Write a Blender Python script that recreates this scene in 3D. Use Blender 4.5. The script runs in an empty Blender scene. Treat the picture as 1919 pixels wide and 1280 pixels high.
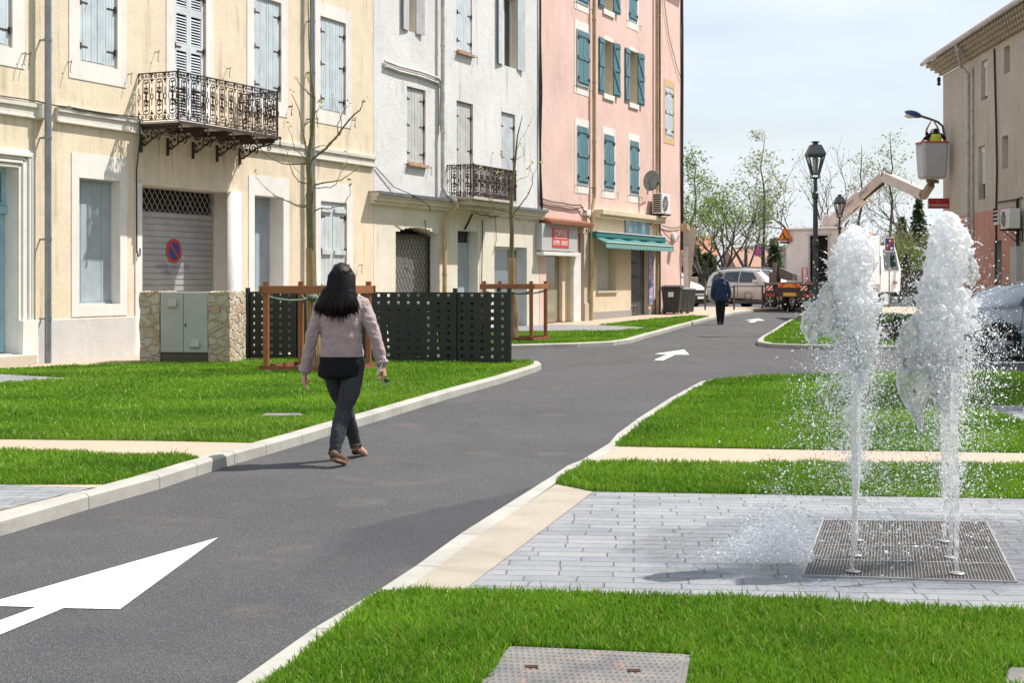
import bpy, bmesh, math, random
import numpy as np
from mathutils import Vector, Matrix
R = math.radians
sc = bpy.context.scene
# ---------------------------------------------------------------- camera, sky, sun, exposure
CAMH, FPX, CX, HY = 1.45, 2700.0, 960.0, 525.0
cd = bpy.data.cameras.new("camera"); cam = bpy.data.objects.new("camera", cd)
sc.collection.objects.link(cam); sc.camera = cam
cam.location = (0, 0, CAMH); cam.rotation_euler = (R(90), 0, 0)
cd.sensor_width = 36; cd.lens = FPX / 1919 * 36; cd.shift_y = -(640 - HY) / 1919
cd.clip_start = 0.1; cd.clip_end = 3000
SUN_EL, SUN_H = R(56.0), Vector((0.925, 0.380, 0)).normalized()
w = bpy.data.worlds.new("World"); sc.world = w; w.use_nodes = True
nt = w.node_tree; nt.nodes.clear()
wo = nt.nodes.new("ShaderNodeOutputWorld"); bg = nt.nodes.new("ShaderNodeBackground")
sky = nt.nodes.new("ShaderNodeTexSky"); sky.sky_type = 'NISHITA'; sky.sun_disc = False
sky.sun_elevation = SUN_EL; sky.sun_rotation = math.atan2(SUN_H.x, SUN_H.y)
sky.air_density = 1.2; sky.dust_density = 1.6; sky.ozone_density = 1.4
tc = nt.nodes.new("ShaderNodeTexCoord"); mp = nt.nodes.new("ShaderNodeMapping")
mp.inputs['Scale'].default_value = (1.6, 1.6, 7.0); mp.inputs['Location'].default_value = (0.3, 0.1, 0.2)
nz = nt.nodes.new("ShaderNodeTexNoise"); nz.inputs['Scale'].default_value = 1.5; nz.inputs['Detail'].default_value = 6
nz.inputs['Roughness'].default_value = 0.5
cr = nt.nodes.new("ShaderNodeMapRange"); cr.inputs['From Min'].default_value = 0.34; cr.inputs['From Max'].default_value = 0.62
cr.inputs['To Min'].default_value = 0.34; cr.inputs['To Max'].default_value = 0.93
mx = nt.nodes.new("ShaderNodeMix"); mx.data_type = 'RGBA'
mx.inputs['B'].default_value = (7.0, 7.5, 8.2, 1)
nt.links.new(tc.outputs['Generated'], mp.inputs['Vector']); nt.links.new(mp.outputs[0], nz.inputs['Vector'])
nt.links.new(nz.outputs['Fac'], cr.inputs['Value']); nt.links.new(cr.outputs[0], mx.inputs['Factor'])
nt.links.new(sky.outputs[0], mx.inputs['A']); nt.links.new(mx.outputs['Result'], bg.inputs['Color'])
nt.links.new(bg.outputs[0], wo.inputs[0]); bg.inputs['Strength'].default_value = 0.085
sl = bpy.data.lights.new("sun", 'SUN'); sl.energy = 4.3; sl.angle = R(0.53); sl.color = (1.0, 0.955, 0.89)
so = bpy.data.objects.new("sun", sl); sc.collection.objects.link(so)
sd = Vector((SUN_H.x * math.cos(SUN_EL), SUN_H.y * math.cos(SUN_EL), math.sin(SUN_EL)))
so.rotation_euler = sd.to_track_quat('Z', 'Y').to_euler(); so.location = (20, 10, 40)
sc.view_settings.view_transform = 'Standard'; sc.view_settings.look = 'None'
sc.view_settings.exposure = 0.68; sc.view_settings.gamma = 1.0
sc.cycles.max_bounces = 10; sc.cycles.transparent_max_bounces = 24; sc.cycles.caustics_refractive = False; sc.cycles.caustics_reflective = False

# ---------------------------------------------------------------- helpers
def ramp(y): return 0.009 * (min(max(y, 38.0), 80.0) - 38.0)
def at(px, py, d): return Vector(((px - CX) / FPX * d, d, CAMH + (HY - py) / FPX * d))
def gr(px, py, z0=0.1):
    """point of the photograph's pixel on the ground whose height is z0 plus the slope of the street"""
    v = (py - HY) / FPX; d = (CAMH - z0) / v
    for _ in range(30): d = (CAMH - z0 - ramp(d)) / v if d < 38 else (CAMH - z0 + 0.009 * 38) / (v + 0.009)
    if (CAMH - z0) / v <= 38: d = (CAMH - z0) / v
    return Vector(((px - CX) / FPX * d, d, z0 + ramp(d)))
class MB:
    def __init__(s): s.v = []; s.f = []; s.m = []; s.M = None
    def add(s, vs, fs, mi=0):
        b = len(s.v)
        s.v += [tuple(s.M @ Vector(p)) if s.M is not None else tuple(p) for p in vs]
        s.f += [tuple(i + b for i in f) for f in fs]; s.m += [mi] * len(fs); return s
    def box(s, x0, x1, y0, y1, z0, z1, mi=0):
        x0, x1 = sorted((x0, x1)); y0, y1 = sorted((y0, y1)); z0, z1 = sorted((z0, z1))
        vs = [(x, y, z) for z in (z0, z1) for y in (y0, y1) for x in (x0, x1)]
        return s.add(vs, [(0, 2, 3, 1), (4, 5, 7, 6), (0, 1, 5, 4), (2, 6, 7, 3), (0, 4, 6, 2), (1, 3, 7, 5)], mi)
    def hexa(s, c, mi=0):
        """eight corners: four below (ccw from above), four above"""
        return s.add(c, [(3, 2, 1, 0), (4, 5, 6, 7), (0, 1, 5, 4), (1, 2, 6, 5), (2, 3, 7, 6), (3, 0, 4, 7)], mi)
    def bar(s, a, b, wd, th, mi=0, up=(0, 0, 1)):
        a = Vector(a); b = Vector(b); d = (b - a).normalized(); u = Vector(up)
        if abs(d.dot(u)) > .95: u = Vector((0, 1, 0))
        r = d.cross(u).normalized(); t = r.cross(d).normalized()
        r *= wd / 2; t *= th / 2
        return s.hexa([a - r - t, a + r - t, b + r - t, b - r - t, a - r + t, a + r + t, b + r + t, b - r + t], mi)
    def tube(s, pts, r, n=6, mi=0, cap=True):
        pts = [Vector(p) for p in pts]; m = len(pts)
        if not isinstance(r, (list, tuple)): r = [r] * m
        rings = []; prev = None
        for i, p in enumerate(pts):
            d = (pts[min(i + 1, m - 1)] - pts[max(i - 1, 0)])
            d = d.normalized() if d.length > 1e-9 else Vector((0, 0, 1))
            if prev is None:
                u = Vector((0, 0, 1)) if abs(d.z) < .9 else Vector((1, 0, 0)); a = d.cross(u).normalized()
            else:
                a = (prev - d * prev.dot(d)); a = a.normalized() if a.length > 1e-6 else d.orthogonal().normalized()
            prev = a; b = d.cross(a)
            rings += [p + (a * math.cos(2 * math.pi * k / n) + b * math.sin(2 * math.pi * k / n)) * r[i] for k in range(n)]
        fs = [(i * n + k, i * n + (k + 1) % n, (i + 1) * n + (k + 1) % n, (i + 1) * n + k) for i in range(m - 1) for k in range(n)]
        if cap: fs += [tuple(range(n))[::-1], tuple((m - 1) * n + k for k in range(n))]
        return s.add(rings, fs, mi)
    def lathe(s, prof, n=16, c=(0, 0, 0), mi=0, ax='z', cap=True):
        vs = []
        for r, h in prof:
            for k in range(n):
                a = 2 * math.pi * k / n; x, y = r * math.cos(a), r * math.sin(a)
                p = (x, y, h) if ax == 'z' else ((h, x, y) if ax == 'x' else (y, h, x))
                vs.append((p[0] + c[0], p[1] + c[1], p[2] + c[2]))
        fs = [(i * n + k, i * n + (k + 1) % n, (i + 1) * n + (k + 1) % n, (i + 1) * n + k) for i in range(len(prof) - 1) for k in range(n)]
        if cap: fs += [tuple(range(n))[::-1], tuple((len(prof) - 1) * n + k for k in range(n))]
        return s.add(vs, fs, mi)
    def loft(s, rings, mi=0, cap=True):
        n = len(rings[0]); vs = [p for r in rings for p in r]
        fs = [(i * n + k, i * n + (k + 1) % n, (i + 1) * n + (k + 1) % n, (i + 1) * n + k) for i in range(len(rings) - 1) for k in range(n)]
        if cap: fs += [tuple(range(n))[::-1], tuple((len(rings) - 1) * n + k for k in range(n))]
        return s.add(vs, fs, mi)
    def ball(s, c, r, mi=0, n=8, m=6):
        if not isinstance(r, (tuple, list)): r = (r, r, r)
        vs = [(c[0], c[1], c[2] - r[2])]
        for i in range(1, m):
            t = -math.pi / 2 + math.pi * i / m
            vs += [(c[0] + r[0] * math.cos(t) * math.cos(2 * math.pi * k / n), c[1] + r[1] * math.cos(t) * math.sin(2 * math.pi * k / n), c[2] + r[2] * math.sin(t)) for k in range(n)]
        vs.append((c[0], c[1], c[2] + r[2])); L = len(vs) - 1
        fs = [(0, 1 + (k + 1) % n, 1 + k) for k in range(n)] + [(L, L - n + k, L - n + (k + 1) % n) for k in range(n)]
        fs += [(1 + i * n + k, 1 + i * n + (k + 1) % n, 1 + (i + 1) * n + (k + 1) % n, 1 + (i + 1) * n + k) for i in range(m - 2) for k in range(n)]
        return s.add(vs, fs, mi)
    def prism(s, poly, y0, y1, mi=0):
        """polygon in x,z extruded along y"""
        n = len(poly); vs = [(x, y0, z) for x, z in poly] + [(x, y1, z) for x, z in poly]
        fs = [tuple(range(n)), tuple(range(2 * n - 1, n - 1, -1))] + [(k, k + n, (k + 1) % n + n, (k + 1) % n) for k in range(n)]
        return s.add(vs, fs, mi)
    def build(s, name, mats, parent=None, smooth=False, loc=None, bevel=0, subsurf=0, fix=False):
        me = bpy.data.meshes.new(name); me.from_pydata(s.v, [], s.f)
        if not isinstance(mats, (list, tuple)): mats = [mats]
        for m in mats: me.materials.append(m)
        me.polygons.foreach_set('material_index', s.m)
        if fix:
            b = bmesh.new(); b.from_mesh(me); bmesh.ops.recalc_face_normals(b, faces=b.faces); b.to_mesh(me); b.free()
        if smooth: me.polygons.foreach_set('use_smooth', [True] * len(s.f))
        me.update(); o = bpy.data.objects.new(name, me); sc.collection.objects.link(o)
        if parent is not None: o.parent = parent
        if loc is not None: o.location = loc
        if bevel:
            md = o.modifiers.new("bevel", 'BEVEL'); md.width = bevel; md.segments = 2; md.limit_method = 'ANGLE'; md.angle_limit = R(40)
        if subsurf:
            md = o.modifiers.new("sub", 'SUBSURF'); md.levels = md.render_levels = subsurf
        return o
def tag(o, label=None, cat=None, group=None, kind=None):
    if label: o['label'] = label
    if cat: o['category'] = cat
    if group: o['group'] = group
    if kind: o['kind'] = kind
    return o
def empty(name, loc, rz=0, label=None, cat=None, group=None):
    o = bpy.data.objects.new(name, None); sc.collection.objects.link(o); o.location = loc; o.rotation_euler = (0, 0, rz)
    o.empty_display_size = .2
    return tag(o, label, cat, group)
def copy_tree(o, parent=None):
    c = o.copy(); sc.collection.objects.link(c)
    if parent is not None: c.parent = parent
    for ch in list(o.children): copy_tree(ch, c)
    return c
def bake(o):
    """apply modifiers so that the object keeps one plain mesh"""
    dg = bpy.context.evaluated_depsgraph_get(); dg.update()
    me = bpy.data.meshes.new_from_object(o.evaluated_get(dg)); old = o.data
    o.modifiers.clear(); o.data = me
    if old.users == 0: bpy.data.meshes.remove(old)
    return o
# ---------------------------------------------------------------- materials
def newmat(name):
    m = bpy.data.materials.new(name); m.use_nodes = True; t = m.node_tree
    return m, t, t.nodes['Principled BSDF'], t.nodes, t.links
def L(N, K, kind, **kw):
    n = N.new(kind)
    for k, v in kw.items():
        if k in ('data_type', 'noise_dimensions', 'feature', 'blend_type', 'operation', 'distance', 'interpolation_type'): setattr(n, k, v)
    return n
def noise(N, K, co, scale, detail=4, rough=.55, sc3=None):
    n = N.new('ShaderNodeTexNoise'); n.inputs['Scale'].default_value = scale; n.inputs['Detail'].default_value = detail
    n.inputs['Roughness'].default_value = rough
    if sc3:
        mpn = N.new('ShaderNodeMapping'); mpn.inputs['Scale'].default_value = sc3; K.new(co, mpn.inputs['Vector']); co = mpn.outputs[0]
    K.new(co, n.inputs['Vector']); return n.outputs['Fac']
def mrange(N, K, src, a, b, c=0., d=1.):
    n = N.new('ShaderNodeMapRange'); n.inputs['From Min'].default_value = a; n.inputs['From Max'].default_value = b
    n.inputs['To Min'].default_value = c; n.inputs['To Max'].default_value = d; K.new(src, n.inputs['Value']); return n.outputs[0]
def mixc(N, K, fac, a, b):
    n = N.new('ShaderNodeMix'); n.data_type = 'RGBA'
    if isinstance(fac, (int, float)): n.inputs['Factor'].default_value = fac
    else: K.new(fac, n.inputs['Factor'])
    for i, c in (('A', a), ('B', b)):
        if isinstance(c, tuple): n.inputs[i].default_value = (*c[:3], 1)
        else: K.new(c, n.inputs[i])
    return n.outputs['Result']
def math2(N, K, op, a, b):
    n = N.new('ShaderNodeMath'); n.operation = op
    for i, c in enumerate((a, b)):
        if isinstance(c, (int, float)): n.inputs[i].default_value = c
        else: K.new(c, n.inputs[i])
    return n.outputs[0]
def bump(N, K, P, h, strength=.3, dist=.01):
    n = N.new('ShaderNodeBump'); n.inputs['Strength'].default_value = strength; n.inputs['Distance'].default_value = dist
    K.new(h, n.inputs['Height']); K.new(n.outputs[0], P.inputs['Normal'])
def geo(N, world=True):
    return N.new('ShaderNodeNewGeometry').outputs['Position'] if world else N.new('ShaderNodeTexCoord').outputs['Object']
def plain(name, col, rough=.6, metal=0, var=.15, vs=6., bs=0., bscale=60, spec=.5, world=False):
    m, t, P, N, K = newmat(name); co = geo(N, world)
    a = noise(N, K, co, vs, 5)
    lo = tuple(c * (1 - var) for c in col); hi = tuple(min(1, c * (1 + var)) for c in col)
    K.new(mixc(N, K, mrange(N, K, a, .3, .7), lo, hi), P.inputs['Base Color'])
    P.inputs['Roughness'].default_value = rough; P.inputs['Metallic'].default_value = metal
    P.inputs['Specular IOR Level'].default_value = spec
    if bs: bump(N, K, P, noise(N, K, co, bscale, 4), bs, .01)
    return m
def stucco(name, col, dirt=(.3, .26, .2), streak=.35, patch=None, pf=.0, bs=.35, bscale=38, fine=1.0):
    m, t, P, N, K = newmat(name); co = geo(N, True)
    big = noise(N, K, co, .7, 6, .6); mid = noise(N, K, co, 4., 6, .65); sm = noise(N, K, co, 26., 4)
    st = noise(N, K, co, 1.0, 5, .6, (5.5, 5.5, .35)); st2 = noise(N, K, co, 1.0, 3, .6, (1.2, 1.2, .8))
    c = mixc(N, K, mrange(N, K, big, .32, .68), tuple(x * .86 for x in col), tuple(min(1, x * 1.08) for x in col))
    c = mixc(N, K, mrange(N, K, mid, .3, .75, 0, .55), c, tuple(min(1, x * 1.12 + .02) for x in col))
    if patch: c = mixc(N, K, mrange(N, K, mid, .60, .72, 0, pf), c, patch)
    s = math2(N, K, 'MULTIPLY', mrange(N, K, st, .53, .72), mrange(N, K, st2, .42, .62))
    c = mixc(N, K, math2(N, K, 'MULTIPLY', s, streak), c, dirt)
    c = mixc(N, K, mrange(N, K, sm, .62, .78, 0, .22 * fine), c, tuple(x * .72 for x in col))
    K.new(c, P.inputs['Base Color']); P.inputs['Roughness'].default_value = .93; P.inputs['Specular IOR Level'].default_value = .2
    h = math2(N, K, 'ADD', noise(N, K, co, bscale, 5), math2(N, K, 'MULTIPLY', mid, 1.2)); bump(N, K, P, h, bs, .02)
    return m
def paintwood(name, col, under=(.28, .22, .17), peel=.5, grain=1.0, rough=.6):
    m, t, P, N, K = newmat(name); co = geo(N, True)
    g = noise(N, K, co, 1., 6, .7, (34, 34, 2.2)); b = noise(N, K, co, 2.2, 5, .65)
    c = mixc(N, K, mrange(N, K, noise(N, K, co, 3., 5), .3, .7), tuple(x * .85 for x in col), tuple(min(1, x * 1.1) for x in col))
    k = math2(N, K, 'MULTIPLY', mrange(N, K, g, .56 , .62), mrange(N, K, b, .45, .65))
    c = mixc(N, K, math2(N, K, 'MULTIPLY', k, peel), c, under)
    K.new(c, P.inputs['Base Color']); P.inputs['Roughness'].default_value = rough; P.inputs['Specular IOR Level'].default_value = .3
    bump(N, K, P, g, .25 * grain, .01); return m
def glass(name, col=(.02, .03, .035), rough=.04, spec=.9):
    m, t, P, N, K = newmat(name); P.inputs['Base Color'].default_value = (*col, 1); P.inputs['Roughness'].default_value = rough
    P.inputs['Specular IOR Level'].default_value = spec; co = geo(N, True)
    bump(N, K, P, noise(N, K, co, 1.5, 2), .04, .05); return m
def facade_stain_yellow(STX, STP):
    """ochre render: rain streaks below the sills and beside the pipes, faded pale areas"""
    m = stucco("ochre_render", (.725, .615, .46), dirt=(.30, .23, .15), streak=.6, patch=(.72, .62, .48), pf=.6)
    t = m.node_tree; N, K = t.nodes, t.links; P = N['Principled BSDF']; src = P.inputs['Base Color'].links[0].from_socket; co = geo(N, False); w_ = geo(N, True)
    sp = N.new('ShaderNodeSeparateXYZ'); K.new(co, sp.inputs[0]); x, z = sp.outputs[0], sp.outputs[2]
    st = mrange(N, K, noise(N, K, w_, 1., 5, .65, (9, 9, .5)), .40, .66); md = mrange(N, K, noise(N, K, w_, 3., 5), .3, .65)
    def band(s, a, b, c, d): return math2(N, K, 'MULTIPLY', mrange(N, K, s, a, b), mrange(N, K, s, c, d, 1, 0))
    k = band(z, 3.15, 4.0, 4.05, 4.10); k = math2(N, K, 'MULTIPLY', k, math2(N, K, 'ADD', .30, math2(N, K, 'MULTIPLY', band(x, STX[0] - .3, STX[0], STX[1], STX[1] + .3), 1.0)))
    k2 = band(z, 4.35, 4.42, 4.50, 4.95); k2 = math2(N, K, 'MULTIPLY', k2, .45); tot = math2(N, K, 'ADD', k, k2)
    for px_ in STP: tot = math2(N, K, 'ADD', tot, math2(N, K, 'MULTIPLY', band(x, px_ - .5, px_ - .12, px_ + .12, px_ + .5), .75))
    tot = math2(N, K, 'MULTIPLY', math2(N, K, 'MINIMUM', tot, 1.), math2(N, K, 'MULTIPLY', st, md)); K.new(mixc(N, K, math2(N, K, 'MULTIPLY', tot, .75), src, (.26, .20, .13)), P.inputs['Base Color'])
    return m
M = {}
M['white_render'] = stucco("white_render", (.66, .655, .64), dirt=(.30, .29, .27), streak=.8, patch=(.54, .53, .51), pf=.5, bs=.5, bscale=22)
M['cream_render'] = stucco("cream_render", (.68, .62, .52), dirt=(.36, .31, .24), streak=.6)
M['pink'] = stucco("pink_render", (.70, .495, .43), dirt=(.38, .25, .21), streak=.5, patch=(.70, .51, .45), pf=.6)
M['shopcream'] = stucco("shop_cream", (.66, .56, .41), dirt=(.34, .28, .2), streak=.4)
M['brown_render'] = stucco("brown_render", (.56, .50, .43), dirt=(.32, .28, .23), streak=.6, bs=1., bscale=16)
M['brick_render'] = stucco("terracotta_render", (.60, .31, .25), dirt=(.32, .18, .15), streak=.4, bs=.8, bscale=16)
M['plinth'] = stucco("grey_plinth", (.54, .53, .51), dirt=(.32, .31, .30), streak=.3, patch=(.64, .62, .58), pf=.5)
M['trim'] = stucco("white_trim", (.73, .70, .65), dirt=(.42, .38, .32), streak=.25, bs=.2)
M['course'] = stucco("stone_course", (.62, .58, .51), dirt=(.22, .20, .17), streak=.7, patch=(.3, .28, .25), pf=.45, bs=.3)
M['stonejamb'] = stucco("stone_jamb", (.50, .44, .36), dirt=(.3, .26, .2), streak=.5)
M['shutter_blue'] = paintwood("pale_blue_shutter", (.53, .60, .635), peel=.95)
M['shutter_grey'] = paintwood("grey_blue_shutter", (.34, .40, .43), under=(.5, .5, .47), peel=.6)
M['shutter_white'] = paintwood("chalky_shutter", (.53, .565, .585), under=(.36, .33, .3), peel=.55)
M['shutter_old'] = paintwood("old_white_shutter", (.50, .505, .50), under=(.22, .19, .16), peel=.9)
M['louvre'] = paintwood("louvre_shutter", (.60, .64, .66), peel=.15)
M['teal'] = paintwood("teal_shutter", (.10, .215, .25), under=(.16, .28, .3), peel=.5)
M['lilac'] = paintwood("pale_lilac_shutter", (.50, .54, .60), peel=.2)
M['door_blue'] = paintwood("sky_blue_door", (.33, .50, .58), peel=.3)
M['rustwood'] = plain("rusty_frame", (.44, .27, .17), .9, 0, .4, 12)
M['iron'] = plain("rusted_iron", (.060, .036, .030), .75, .2, .5, 30, .4, 120)
M['darkiron'] = plain("dark_iron", (.025, .022, .02), .6, .4, .3, 20)
M['pipe_grey'] = plain("zinc_pipe", (.26, .285, .31), .42, .7, .18, 3)
M['pipe_beige'] = plain("beige_pipe", (.46, .34, .19), .5, 0, .2, 3)
M['pipe_white'] = plain("pale_pipe", (.50, .49, .46), .55, 0, .25, 5)
M['pipe_dark'] = plain("dark_pipe", (.13, .105, .09), .6, 0, .3, 5)
M['cable'] = plain("black_cable", (.02, .019, .018), .6)
M['cable_grey'] = plain("grey_cable", (.25, .24, .23), .7)
M['dark'] = plain("dark_interior", (.015, .014, .013), .9)
M['glass'] = glass("window_glass"); M['glass_green'] = glass("shop_glass", (.27, .26, .18), .08, .6)
M['white_paint'] = plain("white_paint", (.72, .71, .68), .5, 0, .08, 4)
M['tile'] = plain("clay_tile", (.36, .16, .09), .85, 0, .45, 9, .5, 30)
M['brass'] = plain("lock_metal", (.03, .03, .03), .3, .8)
# ---------------------------------------------------------------- ground materials
def asphalt():
    m, t, P, N, K = newmat("asphalt"); co = geo(N, True)
    v = N.new('ShaderNodeTexVoronoi'); v.inputs['Scale'].default_value = 125; K.new(co, v.inputs['Vector'])
    big = noise(N, K, co, .35, 6, .6); mid = noise(N, K, co, 2.1, 6, .6); fine = noise(N, K, co, 170., 3)
    c = mixc(N, K, mrange(N, K, big, .3, .7), (.070, .070, .074), (.106, .105, .107))
    c = mixc(N, K, mrange(N, K, mid, .5, .75, 0, .5), c, (.128, .124, .12))
    vc = N.new('ShaderNodeSeparateColor'); K.new(v.outputs['Color'], vc.inputs[0])
    c = mixc(N, K, mrange(N, K, vc.outputs[0], .0, .55, .72, 0), c, (.040, .040, .043))
    c = mixc(N, K, mrange(N, K, vc.outputs[1], .8, 1., 0, .4), c, (.23, .22, .215))
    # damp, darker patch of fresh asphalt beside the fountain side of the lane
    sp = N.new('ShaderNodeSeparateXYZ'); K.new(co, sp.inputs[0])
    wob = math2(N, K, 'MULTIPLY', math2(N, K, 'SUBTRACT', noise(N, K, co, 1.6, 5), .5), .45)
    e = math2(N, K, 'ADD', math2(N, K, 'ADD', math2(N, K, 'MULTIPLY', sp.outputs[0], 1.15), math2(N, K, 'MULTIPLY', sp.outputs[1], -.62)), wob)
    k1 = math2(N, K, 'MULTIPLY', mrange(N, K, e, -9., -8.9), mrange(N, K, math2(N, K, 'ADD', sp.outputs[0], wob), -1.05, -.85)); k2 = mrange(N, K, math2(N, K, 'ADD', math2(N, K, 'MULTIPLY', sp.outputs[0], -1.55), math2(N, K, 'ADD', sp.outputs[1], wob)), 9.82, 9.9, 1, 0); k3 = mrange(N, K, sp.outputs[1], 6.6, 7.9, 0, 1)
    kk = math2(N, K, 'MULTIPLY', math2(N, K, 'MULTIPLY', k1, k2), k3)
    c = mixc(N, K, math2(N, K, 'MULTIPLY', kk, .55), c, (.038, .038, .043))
    pk = mrange(N, K, noise(N, K, co, 1.3, 5), .60, .68, 0, .4); c = mixc(N, K, pk, c, (.15, .135, .12))
    c = mixc(N, K, mrange(N, K, noise(N, K, co, 1.0, 5, .65, (1.6, .5, 1)), .56, .70, 0, .42), c, (.052, .052, .056))
    c = mixc(N, K, mrange(N, K, noise(N, K, co, 24, 2), .76, .79, 0, .7), c, (.30, .29, .27))
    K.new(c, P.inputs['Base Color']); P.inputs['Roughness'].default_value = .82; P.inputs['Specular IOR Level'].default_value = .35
    h = math2(N, K, 'ADD', v.outputs['Distance'], fine); bump(N, K, P, h, .75, .012); return m
def speckle(name, c1, c2, c3, scale=140, bs=.3):
    m, t, P, N, K = newmat(name); co = geo(N, True)
    v = N.new('ShaderNodeTexVoronoi'); v.inputs['Scale'].default_value = scale; K.new(co, v.inputs['Vector'])
    vc = N.new('ShaderNodeSeparateColor'); K.new(v.outputs['Color'], vc.inputs[0])
    c = mixc(N, K, mrange(N, K, noise(N, K, co, 1.2, 5), .3, .7), tuple(x * .9 for x in c1), c1)
    c = mixc(N, K, mrange(N, K, vc.outputs[0], .55, 1., 0, .8), c, c2); c = mixc(N, K, mrange(N, K, vc.outputs[1], .7, 1., 0, .8), c, c3)
    K.new(c, P.inputs['Base Color']); P.inputs['Roughness'].default_value = .85; bump(N, K, P, v.outputs['Distance'], bs, .008); return m
def concrete(name, col, bs=.3):
    m, t, P, N, K = newmat(name); co = geo(N, True)
    c = mixc(N, K, mrange(N, K, noise(N, K, co, 2.5, 7, .65), .3, .7), tuple(x * .8 for x in col), tuple(min(1, x * 1.1) for x in col))
    c = mixc(N, K, mrange(N, K, noise(N, K, co, 60, 4), .6, .75, 0, .4), c, tuple(x * .55 for x in col))
    c = mixc(N, K, mrange(N, K, noise(N, K, co, 1., 5, .6, (3, 3, 20)), .58, .72, 0, .35), c, tuple(x * .6 for x in col))
    K.new(c, P.inputs['Base Color']); P.inputs['Roughness'].default_value = .88; P.inputs['Specular IOR Level'].default_value = .3
    bump(N, K, P, noise(N, K, co, 90, 5), bs, .01); return m
def pavers(name, rz, wet=False):
    """long grey sandstone setts in running bond, uneven joints"""
    m, t, P, N, K = newmat(name); co = geo(N, True)
    mpn = N.new('ShaderNodeMapping'); mpn.inputs['Rotation'].default_value = (0, 0, rz); K.new(co, mpn.inputs['Vector'])
    wn = N.new('ShaderNodeTexNoise'); wn.inputs['Scale'].default_value = 2.2; wn.inputs['Detail'].default_value = 5; K.new(co, wn.inputs['Vector'])
    vm = N.new('ShaderNodeVectorMath'); vm.operation = 'MULTIPLY_ADD'; K.new(wn.outputs['Color'], vm.inputs[0])
    vm.inputs[1].default_value = (.05, .035, 0); K.new(mpn.outputs[0], vm.inputs[2])
    b = N.new('ShaderNodeTexBrick'); K.new(vm.outputs[0], b.inputs['Vector']); b.inputs['Scale'].default_value = 1.
    b.inputs['Brick Width'].default_value = .25; b.inputs['Row Height'].default_value = .118; b.inputs['Mortar Size'].default_value = .0055
    b.inputs['Mortar Smooth'].default_value = .6; b.offset = .37; b.squash = 1.35; b.squash_frequency = 3; b.offset_frequency = 2
    b.inputs['Color1'].default_value = (.175, .183, .20, 1); b.inputs['Color2'].default_value = (.255, .255, .265, 1); b.inputs['Mortar'].default_value = (.15, .15, .155, 1)
    c = b.outputs['Color']
    # joints sealed in places, open and dark in others
    open_ = mrange(N, K, noise(N, K, co, 5., 4), .44, .62)
    c = mixc(N, K, math2(N, K, 'MULTIPLY', math2(N, K, 'MULTIPLY', b.outputs['Fac'], open_), .55), c, (.05, .05, .055))
    c = mixc(N, K, mrange(N, K, noise(N, K, co, 3.2, 6, .6), .42, .7, 0, .45), c, (.33, .33, .335))
    c = mixc(N, K, mrange(N, K, noise(N, K, co, 1., 4, .6, (2, 6, 1)), .62, .74, 0, .35), c, (.32, .27, .23))
    rough = mrange(N, K, noise(N, K, co, 8, 5), .3, .7, .55, .8)
    if wet:
        sp = N.new('ShaderNodeSeparateXYZ'); K.new(co, sp.inputs[0])
        dx = math2(N, K, 'SUBTRACT', sp.outputs[0], 1.95); dy = math2(N, K, 'MULTIPLY', math2(N, K, 'SUBTRACT', sp.outputs[1], 7.3), 1.25)
        dd = math2(N, K, 'SQRT', math2(N, K, 'ADD', math2(N, K, 'MULTIPLY', dx, dx), math2(N, K, 'MULTIPLY', dy, dy)), 0)
        dd = math2(N, K, 'ADD', dd, math2(N, K, 'MULTIPLY', noise(N, K, co, 2.4, 6, .6), 1.1))
        k = mrange(N, K, dd, 1.75, 1.95, 1, 0)
        c = mixc(N, K, math2(N, K, 'MULTIPLY', k, .40), c, (.115, .13, .15))
        rough = math2(N, K, 'SUBTRACT', rough, math2(N, K, 'MULTIPLY', k, .50))
    K.new(c, P.inputs['Base Color']); K.new(rough, P.inputs['Roughness'])
    h = math2(N, K, 'ADD', math2(N, K, 'MULTIPLY', b.outputs['Fac'], -1.5), math2(N, K, 'MULTIPLY', noise(N, K, co, 18, 6), .7)); bump(N, K, P, h, .7, .02)
    return m
def lawnmat():
    m, t, P, N, K = newmat("turf_soil"); co = geo(N, True)
    c = mixc(N, K, mrange(N, K, noise(N, K, co, 3.5, 6), .3, .7), (.06, .13, .01), (.12, .23, .02))
    c = mixc(N, K, mrange(N, K, noise(N, K, co, 60, 3), .55, .7), c, (.09, .10, .02))
    K.new(c, P.inputs['Base Color']); P.inputs['Roughness'].default_value = .95; P.inputs['Specular IOR Level'].default_value = .1
    bump(N, K, P, noise(N, K, co, 90, 4), 1., .03); return m
def roadpaint():
    m, t, P, N, K = newmat("road_paint"); co = geo(N, True); c = mixc(N, K, mrange(N, K, noise(N, K, co, 3, 6, .6), .35, .7), (.62, .62, .60), (.80, .80, .78))
    wear = math2(N, K, 'MULTIPLY', mrange(N, K, noise(N, K, co, 70, 5, .7), .54, .64), mrange(N, K, noise(N, K, co, 2.5, 5, .6), .38, .60, .25, 1)); c = mixc(N, K, math2(N, K, 'MULTIPLY', wear, .75), c, (.20, .20, .20))
    K.new(c, P.inputs['Base Color']); P.inputs['Roughness'].default_value = .6; bump(N, K, P, noise(N, K, co, 120, 4), .5, .008); return m
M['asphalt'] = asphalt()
M['beige'] = speckle("beige_aggregate", (.44, .335, .24), (.55, .48, .39), (.27, .19, .13))
M['strip'] = concrete("beige_concrete", (.36, .315, .255)); M['kerb'] = concrete("kerb_concrete", (.39, .375, .335))
M['paver'] = pavers("grey_setts", R(5), True); M['paver2'] = pavers("grey_setts_dry", R(5))
M['turf'] = lawnmat(); M['mark'] = roadpaint()
M['earth'] = plain("distant_ground", (.16, .15, .11), .9, 0, .3, .2, world=True)

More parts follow.
